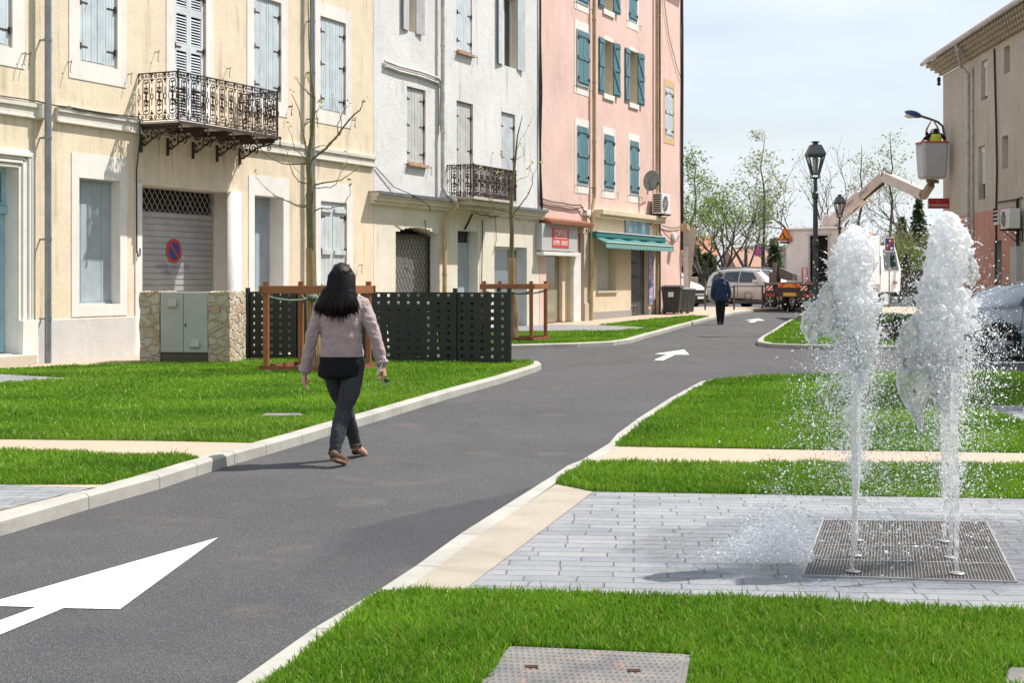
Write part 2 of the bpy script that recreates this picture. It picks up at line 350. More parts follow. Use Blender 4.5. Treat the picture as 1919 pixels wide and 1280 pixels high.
def sheet(name, poly, z0, mat, kind='structure', thick=0, cat=None):
    """flat polygon (world xy) lifted onto the sloping street"""
    b = bmesh.new(); vs = [b.verts.new((p[0], p[1], 0)) for p in poly]; f = b.faces.new(vs)
    if f.normal.z < 0 or f.calc_area() and True:
        f.normal_update()
        if f.normal.z < 0: f.normal_flip()
    bmesh.ops.triangulate(b, faces=b.faces[:])
    for yy in (38., 80.):
        bmesh.ops.bisect_plane(b, geom=b.verts[:] + b.edges[:] + b.faces[:], plane_co=(0, yy, 0), plane_no=(0, 1, 0))
    for v in b.verts: v.co.z = z0 + ramp(v.co.y)
    if thick:
        lo = {v: b.verts.new((v.co.x, v.co.y, v.co.z - thick)) for v in b.verts[:]}
        rim = [(e.verts[0], e.verts[1]) for e in b.edges if len(e.link_faces) == 1]
        for f in b.faces[:]: b.faces.new([lo[v] for v in reversed(f.verts)])
        for p, q in rim: b.faces.new([p, q, lo[q], lo[p]])
        bmesh.ops.recalc_face_normals(b, faces=b.faces)
    me = bpy.data.meshes.new(name); b.to_mesh(me); b.free(); me.materials.append(mat)
    o = bpy.data.objects.new(name, me); sc.collection.objects.link(o); tag(o, kind=kind); return o
def P2(pts, z0=0.1): return [gr(x, y, z0).to_2d() for x, y in pts]
def offset(path, dist):
    out = []
    for i, p in enumerate(path):
        a = path[max(i - 1, 0)]; c = path[min(i + 1, len(path) - 1)]; d = (c - a)
        if 0 < i < len(path) - 1:
            d1 = (p - a).normalized(); d2 = (c - p).normalized(); d = d1 + d2
            if d.length < .3: d = d1
        d.normalize(); n = Vector((-d.y, d.x)); out.append(p + n * dist)
    return out
def resample(path, step):
    out = []; acc = 0
    for a, b in zip(path, path[1:]):
        Ln = (b - a).length; n = max(1, int(round(Ln / step)))
        out += [a.lerp(b, k / n) for k in range(n)]
    return out + [path[-1]]
def chaikin(p, n=1):
    for _ in range(n):
        q = [p[0]]
        for a, b in zip(p, p[1:]): q += [a.lerp(b, .25), a.lerp(b, .75)]
        p = q + [p[-1]]
    return p
def kerb(path, wd, h, side):
    """kerb stones about a metre long with open joints; path is the road edge, the stone lies on its side"""
    path = resample(path, 1.0); inn = offset(path, wd * side); mid = offset(path, wd * side * .16); mb = MB()
    for i in range(len(path) - 1):
        a, b, ia, ib, ma, mbb = path[i], path[i + 1], inn[i], inn[i + 1], mid[i], mid[i + 1]
        L_ = (b - a).length
        if L_ < .02: continue
        g = .004 / L_
        def lp(u, v, t): return u.lerp(v, t)
        q = []
        for t in (g, 1 - g):
            A, Mm, I = lp(a, b, t), lp(ma, mbb, t), lp(ia, ib, t); zz = ramp(A.y)
            q += [(*A, zz - .05), (*A, zz + h - .02), (*Mm, zz + h), (*I, zz + h), (*I, zz - .05)]
        fs = [(0, 1, 6, 5), (1, 2, 7, 6), (2, 3, 8, 7), (3, 4, 9, 8), (0, 5, 9, 4), (0, 4, 3, 2, 1), (5, 6, 7, 8, 9)]
        mb.add(q, fs)
    o = mb.build("kerb", M['kerb'], fix=True); tag(o, kind='structure'); return inn

sheet("ground", [(-900, -60), (900, -60), (900, 1600), (-900, 1600)], -.03, M['earth'])
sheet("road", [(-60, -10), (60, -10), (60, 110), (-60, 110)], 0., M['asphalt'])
K1 = [gr(x, y, 0).to_2d() for x, y in [(-420, 1140), (-60, 1024), (0, 1006), (167, 955), (300, 917), (370, 893), (440, 870), (500, 853), (567, 833), (617, 817), (700, 792), (840, 748), (940, 719), (985, 704), (1006, 697), (1015, 692), (1011, 688), (990, 686), (958, 685), (800, 685), (560, 684)]]
K2 = [gr(x, y, 0).to_2d() for x, y in [(560, 660), (959, 655), (1081, 651.5), (1150, 648), (1184, 643), (1218, 632), (1270, 617), (1321, 603), (1342, 598), (1376, 589.5), (1412, 585)]]
K3 = [gr(x, y, .09).to_2d() for x, y in [(180, 1480), (430, 1282), (580, 1177), (700, 1107), (773, 1060), (857, 1000), (940, 948), (1032, 891), (1060, 872), (1084, 863), (1139, 830), (1153, 813), (1194, 783), (1253, 746), (1311, 715), (1330, 711), (1407, 706), (1493, 702), (1640, 699), (2300, 697)]]
K4 = [gr(x, y, 0).to_2d() for x, y in [(2300, 664), (1960, 661), (1680, 657), (1500, 654.5), (1440, 652), (1421, 648), (1419, 644), (1428, 637), (1468, 611), (1507, 590), (1535, 583)]]
I1 = kerb(K1, .12, .10, 1); I2 = kerb(K2, .15, .10, 1); I3 = kerb(K3, .13, .09, -1); I4 = kerb(K4, .14, .10, -1)
FU = Vector((.413, .9107)); FN = Vector((.9107, -.413)); FO = Vector((-7.67, 23.67))
def fpt(s, off=0): return FO + FU * s + FN * off
ZL = .096
sheet("pavement", I1 + [fpt(5.6, 1.0), fpt(5.6, -3), fpt(-25, -3), (-20., 2.)], ZL, M['beige'], thick=.12)
sheet("pavement", I2 + [(13., 62.), fpt(40, -3), fpt(6.1, -3)], ZL, M['beige'], thick=.12)
sheet("pavement", I3 + [(20., 2.)], ZL - .01, M['beige'], thick=.12)
sheet("pavement", I4 + [(13.5, 62.), (60., 62.)], ZL, M['beige'], thick=.12)
def sub(path, i0, i1): return path[i0:i1]
def near(path, px, py, z0=.1):
    q = gr(px, py, z0).to_2d(); return min(range(len(path)), key=lambda i: (path[i] - q).length)
LAWN = []
def lawn(poly, z=.1):
    sheet("lawn", poly, z, M['turf'], thick=.05); LAWN.append([(p[0], p[1]) for p in poly])
# big left lawn, up to the fence and the stone wall
a, b = near(I1, 620, 806), near(I1, 985, 684)
e = near(I1, 545, 829)
lawn(P2([(-400, 816), (0, 823), (300, 826)]) + I1[e:b + 7] + P2([(900, 681), (700, 676), (460, 673), (420, 672), (300, 679), (264, 680), (150, 685), (0, 692), (-300, 700)]))
lawn(P2([(-400, 838), (0, 845), (60, 846), (160, 848), (200, 853), (260, 853), (300, 852), (345, 853), (375, 858)]) + I1[near(I1, 392, 868):near(I1, 195, 913):-1][:-1] + [I1[near(I1, 250, 890)].lerp(I1[near(I1, 250, 890) - 1], .55)] + P2([ (0, 908), (-400, 895)]))
sheet("paving", P2([(-400, 895.5), (0, 908.5), (182, 914.3), (150, 921), (100, 932), (0, 957), (-200, 1005), (-400, 1050)]), ZL + .004, M['paver2'])
sheet("paving", P2([(-300, 703), (0, 702), (135, 710), (0, 718), (-300, 722)]), .106, M['paver2'])
# lawn with the second tree
lawn([p for p in I2[near(I2, 800, 653):near(I2, 1340, 596)]] + P2([(1330, 592.5), (1300, 591), (1225, 597), (1199, 600), (1122, 609), (1218, 614), (1164, 619), (1000, 621), (900, 622), (800, 640)]))
sheet("paving", P2([(900, 607), (1000, 608), (1122, 609.3), (1216, 613.6), (1164, 618.6), (1000, 620.6), (900, 621.6)]), ZL + .004, M['paver2'])
# right hand side
c0, c1 = near(I3, 1160, 830), near(I3, 2200, 698)
ZR = .094
lawn([gr(1153, 834).to_2d()] + I3[c0 + 1:c1] + P2([(2300, 699), (2300, 852), (1919, 846), (1500, 840)]), ZR)
LAWN[-1] = LAWN[-1]
sheet("paving", P2([(1835, 760), (2000, 760), (2300, 760), (2300, 830), (1960, 801), (1919, 793)]), .102, M['paver2'])
d0, d1 = near(I3, 1044, 902), near(I3, 1070, 872)
lawn([gr(1040, 905).to_2d()] + I3[d0 + 1:d1 + 1] + P2([(1090, 867), (1300, 868), (1919, 872), (2300, 878), (2300, 940), (1919, 933), (1500, 926), (1113, 919)]), ZR)
sheet("paving", P2([(1113, 920), (1500, 926.5), (1919, 933.5), (2300, 940.5), (2400, 1170), (1919, 1149), (1300, 1124), (862, 1110)]), ZR - .001, M['paver'])
sheet("concrete_strip", [p for p in I3[near(I3, 700, 1107):near(I3, 1044, 902) + 1]] + P2([(1040, 905), (1112, 919.5), (861, 1109.5), (800, 1112)]), ZR - .002, M['strip'])
lawn(I3[0:near(I3, 700, 1107)] + P2([(712, 1108), (870, 1108), (1300, 1122), (1919, 1147), (2400, 1168), (2600, 1700), (700, 1900)]), ZR)
# far right lawn
lawn(I4[2:near(I4, 1507, 590)] + P2([(1520, 588), (1640, 586), (1700, 589), (1960, 600), (2300, 612)]), .1)
# road arrows and the bay line
def mark(pts, name="road_arrow", z=.004): sheet(name, [gr(x, y, 0).to_2d() for x, y in pts], z, M['mark'])
mark([(409, 1009), (225, 1144), (120, 1141.7), (0, 1192), (-300, 1319), (-300, 1275), (0, 1165), (68, 1140), (-38, 1137)])
mark([(1283, 655.5), (1292, 665), (1266, 665), (1243, 676), (1226, 675), (1252, 664.2), (1227, 663.5)])
mark([(1422, 597), (1434, 601), (1420, 601.2), (1413, 604.5), (1402, 604), (1411, 601), (1397, 600.3)])
mark([(1790, 678), (2200, 680), (2200, 682.5), (1790, 680)], "bay_line")
# ---------------------------------------------------------------- grass blades
rng = np.random.default_rng(7)
HOLES = [[tuple(p) for p in P2(q)] for q in ([(955, 1214), (1297, 1230), (1290, 1310), (905, 1300)], [(1888, 1256), (2050, 1262), (2060, 1300), (1880, 1290)],
         [(-300, 703), (0, 702), (135, 710), (0, 718), (-300, 722)], [(1835, 760), (2300, 760), (2300, 830), (1960, 801), (1919, 793)], [(490, 776), (572, 776), (572, 783), (486, 783)],
         [(1118, 609), (1220, 613.8), (1164, 619), (900, 622), (900, 607)])]
HOLES.append([tuple(p) for p in P2([(497, 690), (565, 680), (700, 684), (600, 700)])])
def inside(x, y, poly):
    c = np.zeros(len(x), bool); n = len(poly); j = n - 1
    for i in range(n):
        xi, yi = poly[i]; xj, yj = poly[j]
        k = ((yi > y) != (yj > y)) & (x < (xj - xi) * (y - yi) / (yj - yi + 1e-12) + xi); c ^= k; j = i
    return c
def smooth_noise(x, y, s, seed):
    r = np.random.default_rng(seed); v = np.zeros(len(x))
    for _ in range(7):
        a = r.uniform(0, 6.28); f = s * r.uniform(.6, 1.7); v += np.sin((x * np.cos(a) + y * np.sin(a)) * f + r.uniform(0, 6.28))
    return v / 7
def grass():
    X = []; Y = []
    for li, poly in enumerate(LAWN):
        pa = np.array(poly); x0, y0 = pa.min(0); x1, y1 = pa.max(0); x0 = max(x0, -16); x1 = min(x1, 16); y0 = max(y0, 4.2)
        # bands in depth, sparser and wider blades far away
        yy = y0
        while yy < y1:
            ye = min(yy + max(.6, yy * .12), y1); dm = (yy + ye) / 2
            xa, xb = max(x0, -.46 * ye - .4), min(x1, .46 * ye + .4)
            if xb > xa:
                dens = min(24000, 680000 / dm ** 2.05)
                n = int((xb - xa) * (ye - yy) * dens)
                if n > 0:
                    x = rng.uniform(xa, xb, n); y = rng.uniform(yy, ye, n); k = inside(x, y, poly)
                    for h in HOLES: k &= ~inside(x, y, h)
                    X.append(x[k]); Y.append(y[k])
            yy = ye
    x = np.concatenate(X); y = np.concatenate(Y); n = len(x)
    zr = np.array([.094]) + .009 * (np.clip(y, 38, 80) - 38)
    dist = y; wd = .0017 * (1 + dist * .16) * rng.uniform(.7, 1.3, n)
    tuft = smooth_noise(x, y, 5., 3) + .6 * smooth_noise(x, y, 16., 4)
    h = (.036 + .017 * tuft) * rng.uniform(.55, 1.35, n) * (1 - .0 * dist)
    long_ = rng.random(n) < .03; h = np.where(long_, h * 1.5, h)
    ang = rng.uniform(0, 2 * np.pi, n); lean = rng.uniform(.1, .75, n) * h
    la = ang + rng.uniform(-1.2, 1.2, n)
    # blade faces roughly anywhere, seen from the street
    bx, by = np.cos(ang) * wd, np.sin(ang) * wd; lx, ly = np.cos(la) * lean, np.sin(la) * lean
    v = np.zeros((n, 5, 3))
    v[:, 0] = np.stack([x - bx, y - by, zr - .01], 1); v[:, 1] = np.stack([x + bx, y + by, zr - .01], 1)
    v[:, 2] = np.stack([x + bx * .8 + lx * .3, y + by * .8 + ly * .3, zr + h * .6], 1)
    v[:, 3] = np.stack([x - bx * .8 + lx * .3, y - by * .8 + ly * .3, zr + h * .6], 1)
    v[:, 4] = np.stack([x + lx, y + ly, zr + h], 1)
    me = bpy.data.meshes.new("grass"); me.vertices.add(n * 5); me.vertices.foreach_set('co', v.reshape(-1))
    base = np.arange(n)[:, None] * 5; loops = np.concatenate([base + np.array([0, 1, 2, 3]), base + np.array([3, 2, 4])], 1).reshape(-1)
    me.loops.add(n * 7); me.loops.foreach_set('vertex_index', loops.astype(np.int32))
    me.polygons.add(n * 2)
    ls = np.stack([np.arange(n) * 7, np.arange(n) * 7 + 4], 1).reshape(-1); me.polygons.foreach_set('loop_start', ls.astype(np.int32))
    me.update(calc_edges=True)
    at_ = me.attributes.new('tone', 'FLOAT', 'POINT')
    tone = np.clip(.5 + .5 * smooth_noise(x, y, 2.2, 9) + .25 * smooth_noise(x, y, 9., 12) + rng.normal(0, .2, n), 0, 1)
    dry = (rng.random(n) < .05 + .16 * np.clip(smooth_noise(x, y, 1.3, 21) + .3 * smooth_noise(x, y, 7., 22) - .15, 0, 1)); tone = np.where(dry, 1.6, tone)
    at_.data.foreach_set('value', np.repeat(tone, 5).astype(np.float32))
    m, t, P, N, K = newmat("grass_blade"); a = N.new('ShaderNodeAttribute'); a.attribute_name = 'tone'
    f = mrange(N, K, a.outputs['Fac'], 0, 1); c = mixc(N, K, f, (.055, .165, .007), (.255, .45, .028))
    c = mixc(N, K, mrange(N, K, a.outputs['Fac'], 1.2, 1.5), c, (.38, .39, .11))
    K.new(c, P.inputs['Base Color']); P.inputs['Roughness'].default_value = .45; P.inputs['Specular IOR Level'].default_value = .35
    tr = N.new('ShaderNodeBsdfTranslucent'); K.new(c, tr.inputs['Color']); ms = N.new('ShaderNodeMixShader'); ms.inputs[0].default_value = .35
    K.new(P.outputs[0], ms.inputs[1]); K.new(tr.outputs[0], ms.inputs[2]); K.new(ms.outputs[0], N['Material Output'].inputs[0])
    me.materials.append(m); o = bpy.data.objects.new("grass", me); sc.collection.objects.link(o)
    tag(o, "short bright green mown grass blades covering the lawns beside the lane", "grass", kind='stuff')
    print("blades", n)
grass()
# ---------------------------------------------------------------- covers in the ground
def plate(name, quad, label, bumps=True):
    c = [gr(x, y, .1) for x, y in quad]; o = c[0].copy(); t = empty(name, (o.x, o.y, .098), 0, label, "manhole cover")
    mb = MB(); q = [(p.x - o.x, p.y - o.y) for p in c]
    mb.hexa([(x, y, -.02) for x, y in q] + [(x, y, .012) for x, y in q]); mb.build("frame", M['castiron_pale'], t, bevel=.003, fix=True)
    ins = [Vector(p).lerp(sum((Vector(k) for k in q), Vector((0, 0))) / 4, .05) for p in q]
    mb = MB(); mb.hexa([(*p, .0) for p in ins] + [(*p, .017) for p in ins])
    if bumps:
        A, B, C, D = ins; nu, nv = 28, 14
        for i in range(nu):
            for j in range(nv):
                u, v = (i + .5 + .5 * (j % 2)) / (nu + .5), (j + .5) / nv; p = A.lerp(B, u).lerp(D.lerp(C, u), v)
                r = .011; mb.add([(p.x - r * 1.5, p.y, .017), (p.x, p.y - r, .017), (p.x + r * 1.5, p.y, .017), (p.x, p.y + r, .017), (p.x, p.y, .0225)], [(0, 1, 4), (1, 2, 4), (2, 3, 4), (3, 0, 4)])
    mb.build("lid", M['castiron_pale'], t, fix=True)
    if bumps:
        mb = MB()
        for u in (.2, .75):
            p = ins[0].lerp(ins[1], u).lerp(ins[3].lerp(ins[2], u), .55)
            for k in (0, .03): mb.box(p.x - .022, p.x + .022, p.y - .004 + k * .7, p.y + .004 + k * .7, .017, .024)
        mb.build("lifting_slot", M['rustslot'], t)
def castiron():
    m, t, P, N, K = newmat("worn_cast_cover"); co = geo(N, True)
    c = mixc(N, K, mrange(N, K, noise(N, K, co, 4, 5), .35, .65), (.095, .095, .10), (.21, .195, .175))
    c = mixc(N, K, mrange(N, K, noise(N, K, co, 9, 6, .7), .56, .68, 0, .55), c, (.40, .20, .12))
    K.new(c, P.inputs['Base Color']); P.inputs['Roughness'].default_value = .75; bump(N, K, P, noise(N, K, co, 120, 3), .3, .005); return m
M['castiron_pale'] = castiron(); M['rustslot'] = plain("rust_slot", (.10, .05, .03), .9)
plate("manhole_cover", [(955, 1217), (1295, 1233), (1276, 1330), (868, 1318)][::-1], "large pale studded metal cover with rust specks in the front lawn")
plate("manhole_cover", [(1890, 1258), (2050, 1262), (2060, 1330), (1872, 1320)][::-1], "small grey cover cut by the bottom right corner of the lawn", False)
plate("manhole_cover", [(496, 777), (566, 777), (566, 782), (490, 782)][::-1], "low grey grated cover in the big left lawn beside the walking woman", False)
# ---------------------------------------------------------------- terrace of three houses
FZ = math.atan2(FU.y, FU.x)
def S(px, off=0.):
    k = (px - CX) / FPX; return (FO.x + off * FN.x - k * (FO.y + off * FN.y)) / (k * FU.y - FU.x)
def Zf(px, py, off=0.):
    y = FO.y + off * FN.y + S(px, off) * FU.y; return CAMH + (HY - py) / FPX * y
class House:
    def __init__(s, name, s0, s1, top, label, cat="house"):
        s.s0, s.s1, s.top = s0, s1, top; p = fpt(s0); s.t = empty(name, (p.x, p.y, 0), FZ, label, cat); s.holes = []; s.w = s1 - s0
    def x(s, px, off=0.): return S(px, off) - s.s0
    def hole(s, x0, x1, z0, z1, dep, mi=0): s.holes.append((x0, x1, z0, z1, dep, mi)); return s.holes[-1]
    def wall(s, mats, zones=()):
        """front wall with real openings; zones: (x0,x1,z0,z1,material index)"""
        xs = sorted({0., s.w, *[h[0] for h in s.holes], *[h[1] for h in s.holes], *[z[0] for z in zones], *[z[1] for z in zones]})
        zs = sorted({-.3, s.top, *[h[2] for h in s.holes], *[h[3] for h in s.holes], *[z[2] for z in zones], *[z[3] for z in zones]})
        mb = MB()
        for a, b in zip(xs, xs[1:]):
            for c, d in zip(zs, zs[1:]):
                mx_, mz = (a + b) / 2, (c + d) / 2
                if b - a < 1e-5 or d - c < 1e-5: continue
                if any(h[0] < mx_ < h[1] and h[2] < mz < h[3] for h in s.holes): continue
                mi = 0
                for z in zones:
                    if z[0] < mx_ < z[1] and z[2] < mz < z[3]: mi = z[4]
                mb.add([(a, 0, c), (b, 0, c), (b, 0, d), (a, 0, d)], [(0, 1, 2, 3)], mi)
        for x0, x1, z0, z1, dp, mi in s.holes:
            mb.add([(x0, 0, z0), (x0, dp, z0), (x0, dp, z1), (x0, 0, z1)], [(0, 3, 2, 1)], mi); mb.add([(x1, 0, z0), (x1, dp, z0), (x1, dp, z1), (x1, 0, z1)], [(0, 1, 2, 3)], mi)
            mb.add([(x0, 0, z1), (x0, dp, z1), (x1, dp, z1), (x1, 0, z1)], [(0, 3, 2, 1)], mi); mb.add([(x0, 0, z0), (x0, dp, z0), (x1, dp, z0), (x1, 0, z0)], [(0, 1, 2, 3)], mi)
            mb.add([(x0 - .001, dp, z0 - .001), (x1 + .001, dp, z0 - .001), (x1 + .001, dp, z1 + .001), (x0 - .001, dp, z1 + .001)], [(0, 1, 2, 3)], len(mats))
        D = 9.
        mb.add([(0, 0, -.3), (0, D, -.3), (0, D, s.top), (0, 0, s.top)], [(0, 3, 2, 1)]); mb.add([(s.w, 0, -.3), (s.w, D, -.3), (s.w, D, s.top), (s.w, 0, s.top)], [(0, 1, 2, 3)])
        mb.add([(0, D, -.3), (s.w, D, -.3), (s.w, D, s.top), (0, D, s.top)], [(3, 2, 1, 0)])
        return mb.build("wall", list(mats) + [M['dark']], s.t)
    def roof(s, over=.35, rise=2.2):
        mb = MB(); D = 9.; n = 26; 
        for sgn in (0, 1):
            ye, yr = (-over, D / 2) if sgn == 0 else (D + over, D / 2)
            for k in range(n):
                a = -.15 + (s.w + .3) * k / n; b = -.15 + (s.w + .3) * (k + 1) / n; m_ = (a + b) / 2
                mb.add([(a, ye, s.top), (m_, ye, s.top + .06), (b, ye, s.top), (a, yr, s.top + rise), (m_, yr, s.top + rise + .06), (b, yr, s.top + rise)], [(0, 1, 4, 3), (1, 2, 5, 4)])
        mb.box(-.15, s.w + .15, -over, D + over, s.top - .06, s.top - .002)
        mb.build("roof", M['tile'], s.t)
def planks(mb, x0, x1, z0, z1, y, th=.028, n=5, gap=.007, jit=0., mi=0):
    W = (x1 - x0) / n
    for k in range(n):
        d = random.uniform(-.003, .003); mb.box(x0 + k * W + gap / 2, x0 + (k + 1) * W - gap / 2, y + d, y + th, z0 + random.uniform(0, jit), z1, mi)
    mb.box(x0 + .004, x1 - .004, y + th * .55, y + th * .9, z0 + .004, z1 - .004, mi)
def hinges(mb, xa, z0, z1, y, side, rows=(.12, .5, .86)):
    for r in rows:
        z = z0 + (z1 - z0) * r; mb.box(xa - .015, xa + .015, y - .035, y + .0, z - .055, z + .055); mb.box(xa, xa + side * .20, y - .008, y, z - .014, z + .014)
def hook(mb, x, z, y=0):
    mb.tube([(x, y + .02, z), (x, y - .09, z), (x - .02, y - .11, z + .02)], .008, 4); mb.tube([(x, y - .09, z), (x - .05, y - .10, z - .14), (x - .05, y - .12, z - .20)], .007, 4)
def surround(h, xo0, xo1, zo0, zo1, hole, parent, mat='trim', pr=.012, name='surround'):
    x0, x1, z0, z1 = hole[:4]; mb = MB()
    mb.box(xo0, x0, -pr, .0005, zo0, zo1); mb.box(x1, xo1, -pr, .0005, zo0, zo1)
    if zo1 > z1 + .01: mb.box(x0, x1, -pr, .0005, z1, zo1)
    if zo0 < z0 - .01: mb.box(x0, x1, -pr, .0005, zo0, z0)
    return mb.build(name, M[mat], parent)
def closed_window(h, xl, xr, zt, zb, so, mat='shutter_blue', rec=.03, n=4, sur='trim', frame=None, label=None, dep=None, hooks=True, ajar=0, style='plank', nleaf=2):
    """window opening closed by wooden shutters; so = surround margins (left, right, bottom, top) in metres"""
    dep = dep or rec + .12; H = h.hole(xl, xr, zb, zt, dep)
    wmb = MB(); fw = .035
    wmb.box(xl, xl + fw, rec - .004, rec + .07, zb, zt); wmb.box(xr - fw, xr, rec - .004, rec + .07, zb, zt); wmb.box(xl + fw, xr - fw, rec - .004, rec + .07, zt - fw, zt); wmb.box(xl + fw, xr - fw, rec - .004, rec + .07, zb, zb + fw)
    wo_ = wmb.build("window", M[frame or 'shutter_old'], h.t)
    if label: wo_['label'] = label
    if so and max(so) > 0: surround(h, xl - so[0], xr + so[1], zb - so[2], zt + so[3], H, wo_, sur)
    hm = MB(); mid = (xl + xr) / 2
    a0, b0, c0_, c1_ = xl + fw + .004, xr - fw - .004, zb + fw + .006, zt - fw - .006
    leafs = [(a0, mid - .004), (mid + .004, b0)] if nleaf == 2 else [(a0, b0)]
    for li, (a, b) in enumerate(leafs):
        mb = MB()
        if style == 'plank': planks(mb, a, b, c0_, c1_, rec, n=n, jit=.01)
        elif style == 'louvre':
            mb.box(a, a + .065, rec, rec + .04, c0_, c1_); mb.box(b - .065, b, rec, rec + .04, c0_, c1_)
            nz_ = 4; zz = [c0_ + (c1_ - c0_) * k / nz_ for k in range(nz_ + 1)]
            for k in range(nz_ + 1):
                z = zz[k]; mb.box(a + .065, b - .065, rec + .002, rec + .038, max(c0_, z - .07), min(c1_, z + .07))
            for k in range(nz_):
                z = zz[k] + .095
                while z < zz[k + 1] - .085:
                    mb.hexa([(a + .06, rec + .001, z - .016), (b - .06, rec + .001, z - .016), (b - .06, rec + .034, z + .014), (a + .06, rec + .034, z + .014), (a + .06, rec + .001, z - .008), (b - .06, rec + .001, z - .008), (b - .06, rec + .034, z + .022), (a + .06, rec + .034, z + .022)])
                    z += .052
        elif style == 'batten':
            planks(mb, a, b, c0_, c1_, rec, n=n)
            for r in (.07, .5, .93):
                z = c0_ + (c1_ - c0_) * r; mb.box(a + .01, b - .01, rec - .022, rec - .001, z - .045, z + .045)
        o = mb.build("shutter", M[mat], wo_, fix=True)
        if ajar and li == 1: pass
    if nleaf == 2 and style != 'louvre':
        hinges(hm, a0, c0_, c1_, rec, 1); hinges(hm, b0, c0_, c1_, rec, -1)
    else: hinges(hm, a0, c0_, c1_, rec, 1); hinges(hm, b0, c0_, c1_, rec, -1)
    if hooks:
        hook(hm, xl - (so[0] if so else .1) - .03, zb - .05); hook(hm, xr + (so[1] if so else .1) + .05, zb - .05)
    hm.build("hinge", M['iron'], wo_); return wo_
def leaf_open(mb, xh, wd, z0, z1, ang, side, zbrace=True, th=.03, n=3):
    """shutter leaf hinged at xh, swung open by ang (180 = flat on the wall)"""
    old = mb.M; mb.M = Matrix.Translation((xh, -.02, 0)) @ Matrix.Rotation(R(ang) * side, 4, 'Z')
    x0, x1 = (0, wd) if side < 0 else (0, wd)
    mb.M = Matrix.Translation((xh, -.015, 0)) @ Matrix.Rotation(-R(ang) if side < 0 else R(ang), 4, 'Z')
    W = wd / n; sg = 1 if side < 0 else -1
    for k in range(n): mb.box(sg * (k * W + .003), sg * ((k + 1) * W - .003), -th / 2, th / 2, z0, z1)
    mb.box(sg * .003, sg * (wd - .003), -th / 2 + .006, th / 2 - .006, z0 + .003, z1 - .003)
    # battens sit on the room side, which faces the street when the leaf is open
    f0, f1 = (th / 2, th / 2 + .022)
    if zbrace:
        zs_ = [z0 + .12, (z0 + z1) / 2, z1 - .12]
        for z in zs_: mb.box(sg * .01, sg * (wd - .01), f0, f1, z - .045, z + .045)
        for za, zb_ in zip(zs_, zs_[1:]):
            mb.bar((sg * .03, f0 + .011, zb_ - .05), (sg * (wd - .03), f0 + .011, za + .05), .06, .02, up=(0, 1, 0))
    mb.M = old
def open_window(h, xl, xr, zt, zb, so, mat, lw, angs=(178, 172), rec=.22, sur='trim', zbrace=True, label=None, sillm='trim', curtain=None, only_sill=False):
    H = h.hole(xl, xr, zb, zt, rec + .12, 1); mb = MB(); fw = .05
    mb.box(xl, xl + fw, rec, rec + .06, zb, zt); mb.box(xr - fw, xr, rec, rec + .06, zb, zt); mb.box(xl + fw, xr - fw, rec, rec + .06, zt - fw, zt); mb.box(xl + fw, xr - fw, rec, rec + .06, zb, zb + fw)
    mb.box((xl + xr) / 2 - .03, (xl + xr) / 2 + .03, rec, rec + .06, zb + fw, zt - fw)
    wo_ = mb.build("window", M['white_paint'], h.t)
    if label: wo_['label'] = label
    g = MB(); g.box(xl + fw, xr - fw, rec + .03, rec + .04, zb + fw, zt - fw); g.build("pane", M['glass'] if not curtain else M[curtain], wo_)
    if only_sill:
        s_ = MB(); s_.box(xl - .02, xr + .02, -.012, -.0005, zt, zt + .13); s_.build('lintel', M[sillm], wo_); s_ = MB(); s_.box(xl - .06, xr + .06, -.05, .0, zb - .17, zb); s_.build("sill", M[sillm], wo_)
    elif so: surround(h, xl - so[0], xr + so[1], zb - so[2], zt + so[3], H, wo_, sur)
    for side, xh, ag in ((-1, xl, angs[0]), (1, xr, angs[1])):
        mb = MB(); leaf_open(mb, xh, lw, zb - .01, zt + .01, ag, side, zbrace); mb.build("shutter", M[mat], wo_, fix=True)
    return wo_
def arc(cx, cz, r, a0, a1, n=10): return [(cx + r * math.cos(R(a0 + (a1 - a0) * k / n)), cz + r * math.sin(R(a0 + (a1 - a0) * k / n))) for k in range(n + 1)]
def spiral(cx, cz, r0, r1, a0, a1, n=14): return [(cx + (r0 + (r1 - r0) * k / n) * math.cos(R(a0 + (a1 - a0) * k / n)), cz + (r0 + (r1 - r0) * k / n) * math.sin(R(a0 + (a1 - a0) * k / n))) for k in range(n + 1)]
